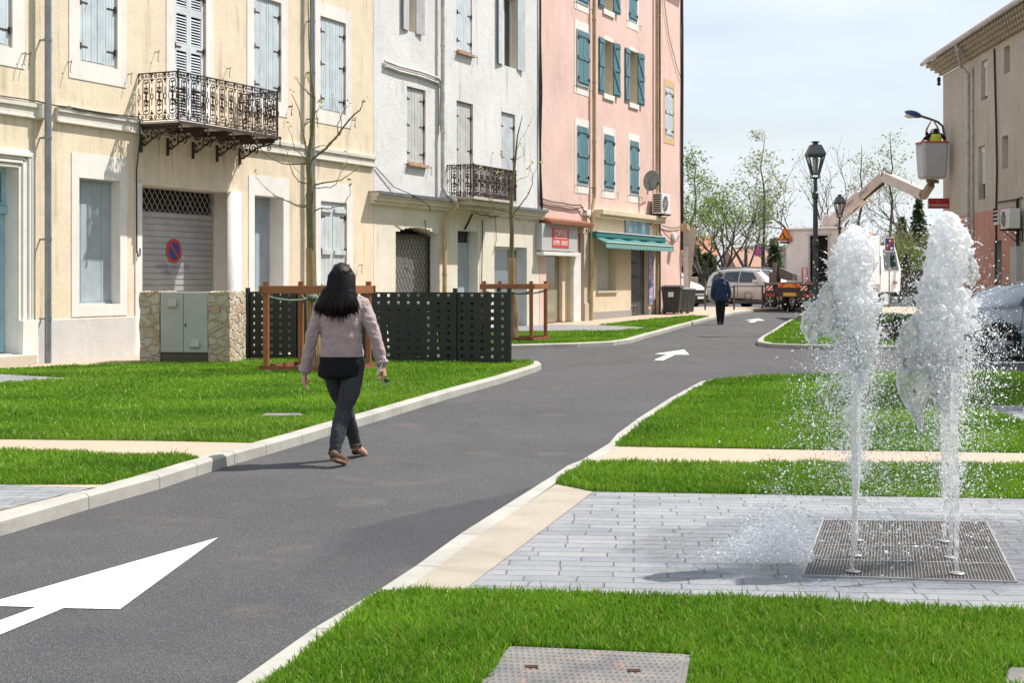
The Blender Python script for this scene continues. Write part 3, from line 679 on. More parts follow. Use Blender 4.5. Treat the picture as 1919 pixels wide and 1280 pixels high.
def motif(mb, T, W, H, r=.0095):
    """one repeat of the cast railing: arched bars, ring, scrolls and flowers; T maps (x,z) to 3d"""
    def tb(p, rr=r): mb.tube([T(*q) for q in p], rr, 4)
    def blob(x, z, a, b): c = T(x, z); mb.ball(c, (a, a, b), n=5, m=4)
    a, b = W * .27, W * .77
    tb(arc(W / 2 + .02, .78 * H, .25 * W, 180, 0, 6)[::1]); 
    for x in (W / 2 + .02 - .25 * W, W / 2 + .02 + .25 * W):
        tb([(x, .20 * H), (x, .40 * H), (x - .012 * (1 if x < W / 2 else -1), .5 * H), (x, .60 * H), (x, .78 * H)])
    tb(arc(W / 2 + .02, .20 * H, .25 * W, 180, 360, 6))
    c = W / 2 + .02
    # flower column in the wide bay
    for s_ in (1, -1):
        for dx in (1, -1):
            tb(spiral(c + dx * .028, .5 * H + s_ * .075, .030, .006, 90 * s_ + 90, 90 * s_ + 90 + dx * s_ * 400, 10))
            tb([(c, .5 * H + s_ * .02), (c + dx * .045, .5 * H + s_ * .13), (c, .5 * H + s_ * .17)])
            tb([(c, .5 * H + s_ * .13), (c + dx * .05, .5 * H + s_ * .17)])
        blob(c, .5 * H + s_ * .17, .012, .02); blob(c, .5 * H + s_ * .25, .010, .022)
        for dx in (1, -1):
            tb(spiral(c + dx * .022, (.5 + s_ * .30) * H, .02, .004, 0, dx * 340, 8))
    tb([(c, .5 * H - .22), (c, .5 * H + .22)]); blob(c, .5 * H, .024, .035)
    # ring and spikes in the narrow bay (around x = 0)
    tb([(.032 * math.cos(t), .5 * H + .046 * math.sin(t)) for t in [k * math.pi / 6 for k in range(13)]], r * 1.1)
    for s_ in (1, -1):
        tb([(0, .5 * H + s_ * .046), (0, .5 * H + s_ * .16)]); blob(0, .5 * H + s_ * .12, .009, .018)
        tb([(0, .5 * H + s_ * .235), (0, .5 * H + s_ * .38)]); blob(0, .5 * H + s_ * .25, .010, .022); blob(0, .5 * H + s_ * .30, .02, .014)
        for dx in (1, -1): tb([(0, .5 * H + s_ * .27), (dx * .03, .5 * H + s_ * .30)])
        # scroll bands
        zc = .5 * H + s_ * .435 * H
        tb([(c + .022 * math.cos(t), zc + .022 * math.sin(t)) for t in [k * math.pi / 4 for k in range(9)]])
        for xx, dx in ((c - .075, 1), (c + .075, -1)):
            tb(spiral(xx, zc, .040, .008, 90 * s_, 90 * s_ + dx * s_ * 470, 14))
        tb([(0, zc - s_ * .03), (0, zc + s_ * .05)])
        tb([(-.0, zc), (.03, zc + s_ * .045)]); tb([(W, zc), (W - .03, zc + s_ * .045)])
def railing(h, x0, x1, z0, H, p, per, parent, lattice=False):
    mb = MB()
    def seg(A, B, n):
        A = Vector(A); B = Vector(B); d = (B - A); Wd = d.length / n; d.normalize()
        for k in range(n):
            o = A + d * Wd * k
            motif(mb, lambda x, z, o=o: tuple(o + d * (x * 1.0) + Vector((0, 0, z))), Wd, H)
    n1 = max(1, round(p / per)); n2 = max(1, round((x1 - x0) / per))
    seg((x0, 0, z0), (x0, -p, z0), n1); seg((x0, -p, z0), (x1, -p, z0), n2); seg((x1, -p, z0), (x1, 0, z0), n1)
    for z, wd in ((z0 + H, .036), (z0, .026), (z0 + .87 * H, .014), (z0 + .13 * H, .014)):
        for a, b in (((x0, 0, z), (x0, -p, z)), ((x0 - wd / 2, -p, z), (x1 + wd / 2, -p, z)), ((x1, -p, z), (x1, 0, z))): mb.bar(a, b, wd, wd * .55)
    for x in (x0, x1): mb.box(x - .014, x + .014, -p - .014, -p + .014, z0 - .03, z0 + H); mb.ball((x, -p, z0 + H + .02), .022)
    if lattice:
        for k in range(int((x1 - x0) / .065)): mb.box(x0 + k * .065 - .006, x0 + k * .065 + .006, -p - .004, -p + .008, z0, z0 + H)
        for k in range(int(p / .065)): mb.box(x0 - .004, x0 + .008, -k * .065 - .006, -k * .065 + .006, z0, z0 + H)
        for (A, B) in (((x0, 0), (x0, -p)), ((x0, -p), (x1, -p)), ((x1, -p), (x1, 0))):
            Ln = math.hypot(B[0] - A[0], B[1] - A[1]); n = int(Ln / .09)
            for k in range(n):
                u, v = k / n, (k + 1) / n
                for za, zb in ((z0, z0 + .12), (z0 + .12, z0), (z0 + H - .12, z0 + H), (z0 + H, z0 + H - .12)):
                    mb.tube([(A[0] + (B[0] - A[0]) * u, A[1] + (B[1] - A[1]) * u, za), (A[0] + (B[0] - A[0]) * v, A[1] + (B[1] - A[1]) * v, zb)], .006, 4)
    return mb.build("railing", M['iron'], parent, fix=False)
def bracket(mb, x, z, p, hgt):
    def T(y, zz): return (x, -y, z + zz)
    mb.box(x - .02, x + .02, -p * .95, 0, z - .05, z); mb.box(x - .022, x + .022, -.04, 0, z - hgt - .12, z)
    pts = [(p * .92 - k * .0, 0) for k in (0,)]
    mb.tube([T(p * .90, -.06), T(p * .72, -.10), T(p * .52, -hgt * .34), T(p * .34, -hgt * .62), T(p * .20, -hgt * .86), T(.05, -hgt)], .017, 5)
    mb.tube([T(*q) for q in spiral(p * .38, -hgt * .42, .125, .02, -60, 560, 22)], .016, 5)
    mb.tube([T(*q) for q in spiral(p * .80, -.15, .06, .012, 90, -380, 12)], .011, 5)
    mb.tube([T(*q) for q in spiral(.11, -hgt * .93, .06, .012, 0, 420, 12)], .011, 5)
    mb.tube([T(*q) for q in spiral(p * .14, -hgt * .22, .07, .02, 0, 400, 12)], .011, 5)
    for q in ((.30, .62), (.42, .50), (.56, .36), (.2, .5), (.1, .62), (.66, .2)): mb.ball(T(p * q[0], -hgt * q[1]), (.02, .035, .035), n=6, m=4)
def text(s, size, mat, M4, parent, ext=.003, name="lettering", sx=1., align='CENTER'):
    cu = bpy.data.curves.new(name, 'FONT'); cu.body = s; cu.size = size; cu.align_x = align; cu.align_y = 'CENTER'; cu.extrude = ext; cu.resolution_u = 2
    o = bpy.data.objects.new(name, cu); sc.collection.objects.link(o); dg = bpy.context.evaluated_depsgraph_get()
    me = bpy.data.meshes.new_from_object(o.evaluated_get(dg)); bpy.data.objects.remove(o); bpy.data.curves.remove(cu)
    me.transform(M4 @ Matrix.Diagonal((sx, 1, 1, 1))); me.materials.clear(); me.materials.append(mat); me.name = name
    o = bpy.data.objects.new(name, me); sc.collection.objects.link(o); o.parent = parent; return o
def front(x, y, z): return Matrix.Translation((x, y, z)) @ Matrix.Rotation(R(90), 4, 'X')
random.seed(5)
# ================= yellow house
s_a = S(-420); Yh = House("ochre_house", s_a, S(700), 9.6, "ochre rendered house at left with a wrought iron balcony and a metal garage shutter"); X = Yh.x; t = Yh.t
zt, zb = 7.22, 5.16
closed_window(Yh, X(-62), X(23), zt, zb, (.2, .27, .30, .3), n=6)
closed_window(Yh, X(149), X(220), zt, zb, (.26, .24, .30, .30), n=6)
closed_window(Yh, X(327), X(386), 7.25, 4.40, (.24, .24, 0, .3), mat='louvre', style='louvre', hooks=False)
closed_window(Yh, X(476), X(527), zt, zb, (.24, .24, .30, .3), n=6)
closed_window(Yh, X(600), X(648), zt, zb, (.23, .24, .28, .30), n=6)
# ground floor windows
zt = Zf(148, 332); zb = Zf(148, 571)
H = Yh.hole(X(148), X(225), zb, zt, .30, 1); wmb = MB(); wmb.box(H[0], H[1], .17, .25, zb, zb + .04); wmb.box(H[0], H[1], .17, .25, zt - .04, zt); g1 = wmb.build("window", M['shutter_grey'], t)
surround(Yh, X(134), X(238), Zf(134, 594), Zf(134, 285), H, g1)
mb = MB(); planks(mb, H[0], H[1], zb + .045, zt - .045, .19, n=4); mb.build("shutter", M['shutter_grey'], g1)
zt = Zf(477, 365)
H = Yh.hole(X(477), X(531), zb, zt, .5, 1); wmb = MB(); wmb.box(H[0], H[1], .33, .41, zb, zb + .04); wmb.box(H[0], H[1], .33, .41, zt - .04, zt); g2 = wmb.build("window", M['shutter_grey'], t)
surround(Yh, X(466), X(541), .12, Zf(467, 327), H, g2)
mb = MB(); planks(mb, H[0], H[1], zb + .045, zt - .045, .34, n=4); mb.build("shutter", M['shutter_grey'], g2)
g3 = closed_window(Yh, X(601), X(650), Zf(601, 376), zb, (.2, .25, .5, .42), mat='shutter_white', n=3)
mb = MB()
for z in (Zf(601, 392), Zf(601, 472), Zf(601, 545)): mb.box(X(604), X(623), -.012, .028, z - .05, z + .05); mb.box(X(628), X(648), -.012, .028, z - .05, z + .05)
mb.build("crossbar", M['shutter_white'], g3)
# front door
H = Yh.hole(X(-75), X(33), Zf(16, 664), Zf(33, 314), .40, 1); dz0, dz1 = H[2], H[3]; zm = Zf(16, 395, -.4)
dr = MB(); dr.box(H[0], H[1], .26, .32, dz0, zm - .06)
xx = H[0] + .1
for k in range(2):
    w_ = (H[1] - H[0]) / 2
    for za, zb_ in ((dz0 + .15, dz0 + .75), (dz0 + .9, zm - .2)):
        dr.box(H[0] + k * w_ + .14, H[0] + (k + 1) * w_ - .14, 0.235, .26, za, zb_); dr.box(H[0] + k * w_ + .2, H[0] + (k + 1) * w_ - .2, .22, .235, za + .06, zb_ - .06)
    dr.box(H[0] + k * w_ + .06, H[0] + (k + 1) * w_ - .06, .225, .26, dz0 + .02, dz0 + .1)
door = dr.build("door", M['door_blue'], t, bevel=.006)
mb = MB(); mb.box(H[0], H[1], .19, .32, zm - .06, zm + .06); mb.box(H[0], H[1], .23, .26, zm + .07, zm + .12); mb.box(H[0], H[0] + .09, .24, .32, zm + .06, dz1); mb.box(H[1] - .09, H[1], .24, .32, zm + .06, dz1); mb.box(H[0] + .09, H[1] - .09, .24, .32, dz1 - .08, dz1)
mb.build("transom", M['door_blue'], door, bevel=.005)
mb = MB(); mb.box(H[0] + .09, H[1] - .09, .29, .30, zm + .06, dz1 - .08); mb.build("fanlight", M['glass'], door)
mb = MB()
for k in range(8): mb.tube([(H[0] + .15 + k * .16, .27, zm + .06), (H[0] + .15 + k * .16, .27, dz1 - .08)], .008, 4); mb.tube([(x, .27, z) for x, z in spiral(H[0] + .2 + k * .16, (zm + dz1) / 2, .06, .01, 0, 500, 12)], .007, 4)
mb.build("grille", M['darkiron'], door)
zs0 = Zf(54, 600); ztp = Zf(54, 288); mb = MB()
for k, (a, pr) in enumerate(((0, .03), (.07, .055), (.13, .04), (.19, .075), (.24, .05))):
    xa = H[1] + a; mb.box(xa, xa + .085, -pr, .0, zs0, ztp - .27 + a + .05); mb.box(H[0] - .3, xa, -pr, .0, dz1 + a, dz1 + a + .05)
mb.box(H[1] + .24, X(55), -.09, 0, zs0, ztp + .0); mb.box(H[0] - .4, H[1] + .24, -.09, 0, ztp - .06, ztp)
mb.box(H[1] - .002, X(62), -.12, 0, -.2, zs0); mb.build("door_surround", M['trim'], t, bevel=.008)
mb = MB(); mb.box(H[0], X(44), -.30, .4, -.1, Zf(30, 664) - .003); mb.build("doorstep", M['stonejamb'], t, bevel=.01)
# garage
zt = Zf(266, 345); H = Yh.hole(X(266), X(445), -.05, zt, .66, 1)
mb = MB(); z = .1; ys = .57; zc = Zf(266, 404, -.57)
while z < zc: 
    mb.hexa([(H[0], ys, z), (H[1], ys, z), (H[1], ys + .02, z), (H[0], ys + .02, z), (H[0], ys - .002, z + .085), (H[1], ys - .002, z + .085), (H[1], ys + .02, z + .085), (H[0], ys + .02, z + .085)])
    mb.hexa([(H[0], ys + .012, z + .085), (H[1], ys + .012, z + .085), (H[1], ys + .025, z + .085), (H[0], ys + .025, z + .085), (H[0], ys + .016, z + .115), (H[1], ys + .016, z + .115), (H[1], ys + .025, z + .115), (H[0], ys + .025, z + .115)]); z += .115
mb.box(H[0], H[1], ys - .02, ys + .03, zc, zc + .07)
mg = plain("galvanised_shutter", (.47, .47, .46), .5, .35, .12, 3); gd = mb.build("garage_shutter", mg, t)
mb = MB(); n = int((H[1] - H[0]) / .15)
zz0, zz1 = zc + .07, zt
for k in range(-6, n + 8):
    for sg in (1, -1):
        x0 = H[0] + k * .155; xa, za, xb, zb_ = x0, zz0, x0 + sg * (zz1 - zz0) * .78, zz1
        pts = [(xa + (xb - xa) * u, ys + .01 * sg, za + (zb_ - za) * u) for u in (0, .25, .5, .75, 1)]
        pts = [p for p in pts if H[0] <= p[0] <= H[1]]
        if len(pts) > 1: mb.tube(pts, .010, 4)
mb.build("grille", plain("grille_metal", (.32, .32, .32), .5, .5), gd)
# no parking disc and faded words
xc, zc_ = X(326, -.57), Zf(326, 470, -.57); mr = plain("sign_red", (.50, .06, .04), .5, 0, .15); mbl = plain("sign_blue", (.035, .06, .24), .5, 0, .15); mfade = plain("faded_letter", (.30, .32, .36), .6, 0, .2)
mb = MB(); mb.lathe([(.001, -.006), (.235, -.006), (.235, 0)], 32, (xc, ys - .006, zc_), ax='y', cap=False); no = mb.build("no_parking_sign", mr, gd)
mb = MB(); mb.lathe([(.001, -.004), (.170, -.004), (.170, 0)], 32, (xc, ys - .012, zc_), ax='y', cap=False); mb.build("disc", mbl, gd)
mb = MB(); mb.M = Matrix.Translation((xc, ys - .019, zc_)) @ Matrix.Rotation(R(45), 4, 'Y'); mb.box(-.2, .2, -.002, .002, -.024, .024); mb.build("bar", mr, gd)
text("SORTIE PERMANENTE", .125, mfade, front(xc, ys - .006, zc_ - .315), gd, sx=.8); text("JOUR ET NUIT", .125, mfade, front(xc, ys - .006, zc_ - .43), gd, sx=.8)
# rounded pier and white jamb strip
mb = MB(); pr = []
for k in range(9): a = math.pi * k / 8; pr.append((X(447) - .16 + .2 * -math.cos(a) , -.13 * math.sin(a)))
mb.add([(x, y, z) for z in (-.1, zt + .02) for x, y in pr], [(k, k + 1, k + 10, k + 9) for k in range(8)] + [tuple(range(9, 18))]); mb.build("pier", M['trim'], t, smooth=True)
mb = MB(); mb.box(X(253), X(265.5), -.02, .0, -.1, Zf(253, 342)); mb.build("jamb", M['trim'], t)
# string course, plinth, pipes, cables
mb = MB(); xa, xb = 0, Yh.w - .02
for a, b in ((0, X(84) - .11), (X(94) + .12, Yh.w)):
    mb.box(a, b, -.05, 0, 4.10, 4.30); mb.box(a, b, -.085, 0, 4.25, 4.335); mb.box(a, b, -.075, 0, 4.075, 4.11)
mb.build("string_course", M['course'], t, bevel=.008)
mb = MB(); mb.box(X(63), X(252.5), -.03, 0, -.2, .80); mb.build("plinth", M['plinth'], t, bevel=.01)
mb = MB(); mb.box(X(452), X(465.5), -.03, 0, -.2, .80); mb.box(X(541.5), Yh.w - .01, -.03, 0, -.2, .80); mb.build("plinth", M['plinth'], t)
def downpipe(h, px, z0, z1, r, mat, off=.16, collars=(), parent=None, kick=None):
    x = h.x(px, off); mb = MB(); pts = [(x, -off, z1), (x, -off, z0)]
    if kick: pts = kick
    mb.tube(pts, r, 12); 
    for z in collars: mb.tube([(x, -off, z - .025), (x, -off, z + .025)], r * 1.16, 12); mb.box(x - .012, x + .012, -off, 0, z - .015, z + .015)
    return mb.build("downpipe", M[mat], parent or h.t, smooth=False)
downpipe(Yh, 90.5, .1, 9.6, .055, 'pipe_grey', .17, (Zf(90, 78), Zf(90, 260), Zf(90, 449), Zf(90, 597)))
downpipe(Yh, 586, .1, 9.6, .058, 'pipe_grey', .15, (7.0, 5.9, 4.9, 3.3))
mb = MB()
def cab(pts, r=.012, sag=0):
    P_ = [Vector(p) for p in pts]; out = []
    for a, b in zip(P_, P_[1:]):
        for k in range(6): q = a.lerp(b, k / 6); q.z -= sag * math.sin(math.pi * k / 6); out.append(q)
    mb.tube(out + [P_[-1]], r, 5)
cab([(X(-300), -.09, 4.37), (X(60), -.09, 4.36), (X(120), -.10, 4.345), (X(251), -.10, 4.36)], .013, .015)
cab([(X(120), -.10, 4.36), (X(160), -.1, 4.33), (X(230), -.1, 4.37)], .01, .03)
cab([(X(251), -.10, 4.36), (X(253.5), -.11, 4.30), (X(253.5), -.11, 4.0), (X(253), -.04, 3.4), (X(253.5), -.04, 1.95), (X(255), -.06, 1.88), (X(258), -.06, 1.9), (X(259), -.05, 2.02)], .014)
mb.build("cable", M['cable'], t)
mb = MB()
for px_, z in ((291, Zf(291, 97)), (425, Zf(425, 128)), (40, Zf(40, 100)), (541, Zf(541, 200)), (590, Zf(590, 222)), (660, Zf(660, 225)), (673, Zf(673, 497))): hook(mb, X(px_), z)
mb.build("shutter_hook", M['iron'], t)
mb = MB(); mb.box(X(66), X(83), -.16, 0, 4.09, 4.31); mb.build("junction_box", M['course'], t, bevel=.01)
# balcony
p = .87; bx0 = X(260.5); zfl = 4.245; bx1 = bx0 + 3.12
mb = MB(); mb.box(bx0 - .03, bx1 + .04, -p - .04, 0, zfl, zfl + .035); bal = mb.build("balcony", M['course'], t)
mb = MB(); mb.box(bx0 - .045, bx1 + .055, -p - .06, -p - .041, zfl - .03, zfl + .03)
for k in range(5): mb.box(bx0 + .03 + k * (bx1 - bx0 - .06) / 4 - .05, bx0 + .03 + k * (bx1 - bx0 - .06) / 4 + .05, -p, 0, zfl - .045, zfl - .001)
mb.build("beam", M['iron'], bal)
railing(Yh, bx0, bx1, zfl + .065, .84, p, .29, bal)
for k in range(5):
    mb = MB(); bracket(mb, bx0 + .04 + k * (bx1 - bx0 - .08) / 4, zfl - .046, p, .33); mb.build("bracket", M['iron'], bal)
mb = MB()
for k in range(5): x_ = bx0 + .02 + k * (bx1 - bx0) / 4; mb.tube([(x_, -p - .05, zfl - .03), (x_, -p - .05, zfl - .14)], .012, 5); mb.ball((x_, -p - .05, zfl - .14), .025)
mb.build("drip_finial", M['iron'], bal)
M['yellow'] = facade_stain_yellow((bx0, bx1), (Yh.x(84), Yh.x(580)))
Yh.wall([M['yellow'], M['trim']]); Yh.roof()
# ================= white house
Wh = House("white_house", S(700.6), S(1011), 12.2, "tall whitewashed house with closed grey shutters between the ochre and pink houses"); X = Wh.x; t = Wh.t
zled = 3.5
closed_window(Wh, X(763), X(798), Zf(763, 160), Zf(763, 304), None, mat='shutter_old', n=3, frame='rustwood', rec=.05)
closed_window(Wh, X(856), X(887), Zf(856, 187), 3.62, None, mat='shutter_old', n=3, frame='rustwood', rec=.06, hooks=False)
closed_window(Wh, X(940), X(966), Zf(940, 208), 3.62, None, mat='shutter_white', n=3, frame='shutter_old', rec=.05, hooks=False)
closed_window(Wh, X(856), X(885), Zf(856, 93) + 2.0, Zf(856, 93), None, mat='shutter_blue', n=3, frame='rustwood', rec=.02)
z0_ = Zf(766, 57); open_window(Wh, X(765), X(779), z0_ + 2., z0_, None, 'shutter_old', .36, (172, 172), rec=.18, zbrace=False)
z0_ = Zf(941, 120); open_window(Wh, X(942), X(969), z0_ + 2., z0_, None, 'shutter_white', .42, (172, 172), rec=.18, zbrace=False)
for px_, py_, wpx in ((763, 306, 35), (856, 95, 29)):
    mb = MB(); x_ = X(px_); z_ = Zf(px_, py_); ww = X(px_ + wpx) - x_; mb.box(x_ - .02, x_ + ww + .02, -.10, 0, z_ - .05, z_ + .015); mb.build("sill", M['rustwood'], t)
# ground floor: barred opening, door, shop window
zt = Zf(742, 423); H = Wh.hole(X(742), X(822), -.1, zt, .50)
mb = MB()
for k in range(10):
    u = (k + .5) / 10; mb.box(H[0] + (H[1] - H[0]) * k / 10, H[0] + (H[1] - H[0]) * (k + 1) / 10, .002, .48, zt - .16 * (2 * u - 1) ** 2, zt + .01)
mb.build("arch", M['cream_render'], t)
mb = MB(); x0, x1 = H[0], H[1]; zg = Zf(742, 441, -.4); ys = .26
mb.box(x0, x1, ys - .03, ys + .03, zg - .02, zg + .03); mb.box(x1 - .05, x1, ys - .03, ys + .03, 0, zg); mb.box(x0, x0 + .04, ys - .03, ys + .03, 0, zg)
step = .17; nz_ = 30
for sg in (1, -1):
    for k in range(-22, 20):
        pts = []
        for j in range(0, 40):
            z = 0.05 + j * zg / 39.; x_ = x0 + k * step + sg * (z * .72) + (0 if sg > 0 else 1.2)
            if x0 <= x_ <= x1: pts.append((x_, ys + .012 * sg, z))
        if len(pts) > 1: mb.tube([pts[0], pts[-1]], .010, 4)
gr_ = mb.build("security_grille", plain("black_grille", (.06, .05, .045), .6, .3), t)
mb = MB(); mb.box(x0, x1, ys + .08, ys + .1, 0, zg); mb.build("blind", plain("dirty_blind", (.36, .35, .34), .7), gr_)
zt = Zf(858, 431); H = Wh.hole(X(858), X(896), -.1, zt, .46); mb = MB(); zr_ = Zf(858, 459, -.3)
mb.box(H[0], H[1], .27, .33, 0, zr_); mb.box(H[0], H[1], .25, .33, zr_, zr_ + .06)
dd = mb.build("door", M['shutter_grey'], t); mb = MB(); mb.box(H[0], H[1], .31, .32, zr_ + .06, zt); mb.build("fanlight", M['glass'], dd)
mb = MB()
for k in range(7): x_ = H[0] + .05 + k * (H[1] - H[0]) / 7; mb.tube([(x_, .28, zr_ + .05), (x_ + .1, .275, zt)], .009, 4)
mb.build("grille", M['darkiron'], dd)
H = Wh.hole(X(927), X(988), .12, Zf(927, 461), .42); mb = MB(); zt = H[3]
mb.box(H[0], H[0] + .06, .28, .36, .12, zt); mb.box(H[1] - .05, H[1], .28, .36, .12, zt); mb.box(H[0] + .06, H[1] - .05, .28, .36, zt - .07, zt); mb.box(H[0] + .06, H[1] - .05, .28, .36, .12, .2); mb.box(H[0] + .45, H[0] + .52, .28, .36, .2, zt - .07)
mb.box(H[0] + .06, H[0] + .45, .28, .36, zt - .62, zt - .56); mb.box(H[0] - .02, H[1] + .02, -.03, .28, .04, .12)
sw = mb.build("shop_window", M['white_paint'], t); mb = MB(); mb.box(H[0] + .06, H[1] - .05, .31, .32, .2, zt - .07); mb.build("pane", glass("shop_glass_blue", (.17, .20, .21), .08, .8), sw)
mb = MB(); mb.box(-.25, Wh.w, -.30, 0, zled, zled + .012)
mb.box(-.25, Wh.w, -.315, -.30, zled - .06, zled + .012); led = mb.build("flashing", M['pipe_grey'], t)
mb = MB(); mb.box(-.22, Wh.w, -.27, 0, zled - .10, zled - .001); mb.box(-.20, Wh.w, -.20, 0, zled - .19, zled - .10); mb.box(-.18, Wh.w, -.12, 0, zled - .27, zled - .19); mb.build("cornice", M['cream_render'], t)
# balcony
p = .745; bx0 = X(838.5); bx1 = bx0 + 2.62
mb = MB(); mb.box(bx0 - .03, bx1 + .03, -p - .03, -.0, zled + .02, zled + .08); mb.box(bx0 + .05, bx1 - .05, -p + .05, -.02, zled - .12, zled + .019); mb.box(bx0 + .2, bx1 - .2, -p + .2, -.02, zled - .2, zled - .12); bal = mb.build("balcony", M['stonejamb'], t)
railing(Wh, bx0, bx1, zled + .10, .80, p, .32, bal, lattice=True)
# pipes and cables
x_ = X(829, .1); mb = MB(); mb.tube([(x_, -.12, 12.2), (x_, -.12, zled + .32), (x_ + .04, -.2, zled + .12), (x_ + .2, -.40, zled - .05)], .055, 10)
lp = MB(); lp.tube([(x_ + .2, -.40, zled - .04), (x_ + .22, -.40, zled - .2), (x_ + .12, -.16, zled - .5), (x_ + .10, -.12, zled - .8), (x_ + .1, -.12, .1)], .057, 10)
for z in (1.6, .9): lp.tube([(x_ + .1, -.12, z - .03), (x_ + .1, -.12, z + .03)], .069, 10)
lp.build('downpipe', M['pipe_beige'], t)
for z in (9.5, 7.4, 5.2): mb.tube([(x_ if z > 4 else x_ + .1, -.12, z - .03), (x_ if z > 4 else x_ + .1, -.12, z + .03)], .067, 10)
mb.build("downpipe", M['pipe_white'], t)
mb = MB(); a = [(718, 114), (745, 124), (785, 134), (818, 146), (823, 157), (822, 200), (821, 240)]
for d in (0, 9): mb.tube([(X(x), -.05, Zf(x, y + d)) for x, y in a[:4]] + [(X(824) , -.05, Zf(824, 157 + d)), (X(822 + d * .2), -.05, Zf(822, 235 + d))], .032, 6)
mb.build("conduit", M['pipe_white'], t)
mb = MB(); cab([(X(702), -.03, Zf(702, 312)), (X(735), -.05, Zf(735, 350)), (X(752), -.33, Zf(752, 366)), (X(782), -.34, Zf(782, 385)), (X(784), -.34, Zf(784, 396))], .011)
cab([(X(795), -.03, Zf(795, 412)), (X(797), -.04, Zf(797, 440)), (X(806), -.05, Zf(806, 447))], .010)
cab([(X(903), -.03, Zf(903, 412)), (X(902), -.04, Zf(902, 450)), (X(901), -.04, Zf(901, 510)), (X(900), -.03, Zf(900, 560))], .013); cab([(X(868), -.28, Zf(868, 400)), (X(869), -.1, Zf(869, 422)), (X(868), -.05, Zf(868, 430))], .03)
cab([(X(870), -.3, Zf(870, 397)), (X(905), -.15, Zf(905, 402)), (X(920), -.1, Zf(920, 405)), (X(934), -.1, Zf(934, 398))], .016, .05)
cab([(X(1008.5), -.04, 12.), (X(1009.5), -.06, 9.5), (X(1009), -.06, 6.), (X(1010), -.06, 3.9), (X(1012), -.07, 3.5)], .035, 0)
cab([(X(1010), -.05, 9.), (X(1012), -.07, 7.), (X(1009.5), -.06, 5.), (X(1013), -.07, 3.6)], .02, 0)
cab([(X(927), -.03, Zf(927, 400)), (X(929), -.03, Zf(929, 450)), (X(922), -.03, Zf(922, 478))], .007)
mb.build("cable", M['cable'], t)
Wh.wall([M['white_render'], M['cream_render']], [(0, Wh.w, -.3, zled - .05, 1)]); Wh.roof(.45)
# ================= pink house
Pk = House("pink_house", S(1011.6), S(1278), 12.9, "tall pink rendered house with teal shutters and shop fronts at street level"); X = Pk.x; t = Pk.t
for xl, xr, yt, yb in ((1081, 1102, 233, 345), (1131.5, 1150.5, 249, 355), (1180, 1196.5, 261, 364)):
    closed_window(Pk, X(xl), X(xr), Zf(xl, yt), Zf(xl, yb), (.14, .14, .26, .22), mat='teal', rec=-.03, n=2, style='batten', sur='trim', dep=.1)
closed_window(Pk, X(1080), X(1102.5), Zf(1080, 52), Zf(1080, 158), (.14, .12, .26, .28), mat='teal', rec=-.05, n=2, style='batten', dep=.1)
for xl, xr, yt, yb in ((1131.5, 1149, 72, 174), (1179.5, 1195, 92, 191)):
    open_window(Pk, X(xl), X(xr), Zf(xl, yt), Zf(xl, yb), None, 'teal', .46, (178, 170), rec=.26, only_sill=True, curtain='curtain' if 'curtain' in M else None)
z_ = Zf(1129, 14); open_window(Pk, X(1131), X(1149), z_ + 1.75, z_, None, 'teal', .46, (178, 170), rec=.26, only_sill=True)
z_ = Zf(1080, 2); closed_window(Pk, X(1080), X(1102), z_ + 1.7, z_, (.14, .12, .22, .2), mat='teal', rec=-.03, n=2, style='batten', dep=.1)
z_ = Zf(1177, 36); closed_window(Pk, X(1178), X(1194), z_ + 1.7, z_, (.14, .14, .26, .2), mat='teal', rec=-.02, n=2, style='batten', dep=.1)
M['ochre_trim'] = stucco("ochre_trim", (.60, .42, .22), streak=.2)
closed_window(Pk, X(1247), X(1262), Zf(1247, 160), Zf(1247, 256), (.16, .16, .22, .26), mat='lilac', rec=.0, n=3, sur='ochre_trim', style='batten', dep=.1, hooks=False)
# street level
zl = Zf(1132, 402)
zones = [(X(1108.5), X(1236), -.3, zl, 1)]
H = Pk.hole(X(1119), X(1155), Zf(1121, 545), Zf(1121, 446), .42, 1); mb = MB(); z = H[2]
while z < H[3]: mb.box(H[0], H[1], .20, .22, z, z + .046); mb.box(H[0], H[1], .222, .23, z + .046, z + .06); z += .06
rs = mb.build("rolling_shutter", plain("cream_roller", (.58, .55, .50), .5, 0, .1), t); mb = MB(); mb.box(H[0] - .06, H[1] + .06, -.06, .2, H[2] - .07, H[2] - .002); mb.build("sill", M['stonejamb'], t)
H = Pk.hole(X(1183), X(1216), .05, Zf(1183, 455), .30, 1); mb = MB(); mb.box(H[0], H[1], .19, .25, .1, H[3])
for k in range(6):
    x_ = H[0] + .06 + k * (H[1] - H[0] - .12) / 5; mb.tube([(x_, .16, .2), (x_, .16, H[3])], .012, 4)
for z in (.25, .8, 1.3, 1.8, 2.3):
    mb.box(H[0], H[1], .155, .175, z, z + .04)
    for k in range(5): mb.tube([(x, .16, zz) for x, zz in spiral(H[0] + .12 + k * .22, z + .25, .1, .02, 0, 500, 10)], .01, 4)
mb.build("iron_door", plain("steel_door", (.14, .15, .155), .45, .4, .3, 20), t)
H = Pk.hole(X(1024), X(1070), .12, Zf(1024, 474), .30, 1)
mb = MB(); mb.box(H[0], H[1], .22, .23, .12, H[3]); sh = mb.build("shop_window", M['glass_green'], t)
mb = MB(); mb.box(H[0] + 1.5, H[1], .10, .21, .18, H[3]); mb.build('column', M['shopcream'], sh); mb = MB(); mb.box(H[0], H[0] + .14, .12, .24, .12, H[3]); mb.box(H[0], H[1], .14, .24, .12, .18)
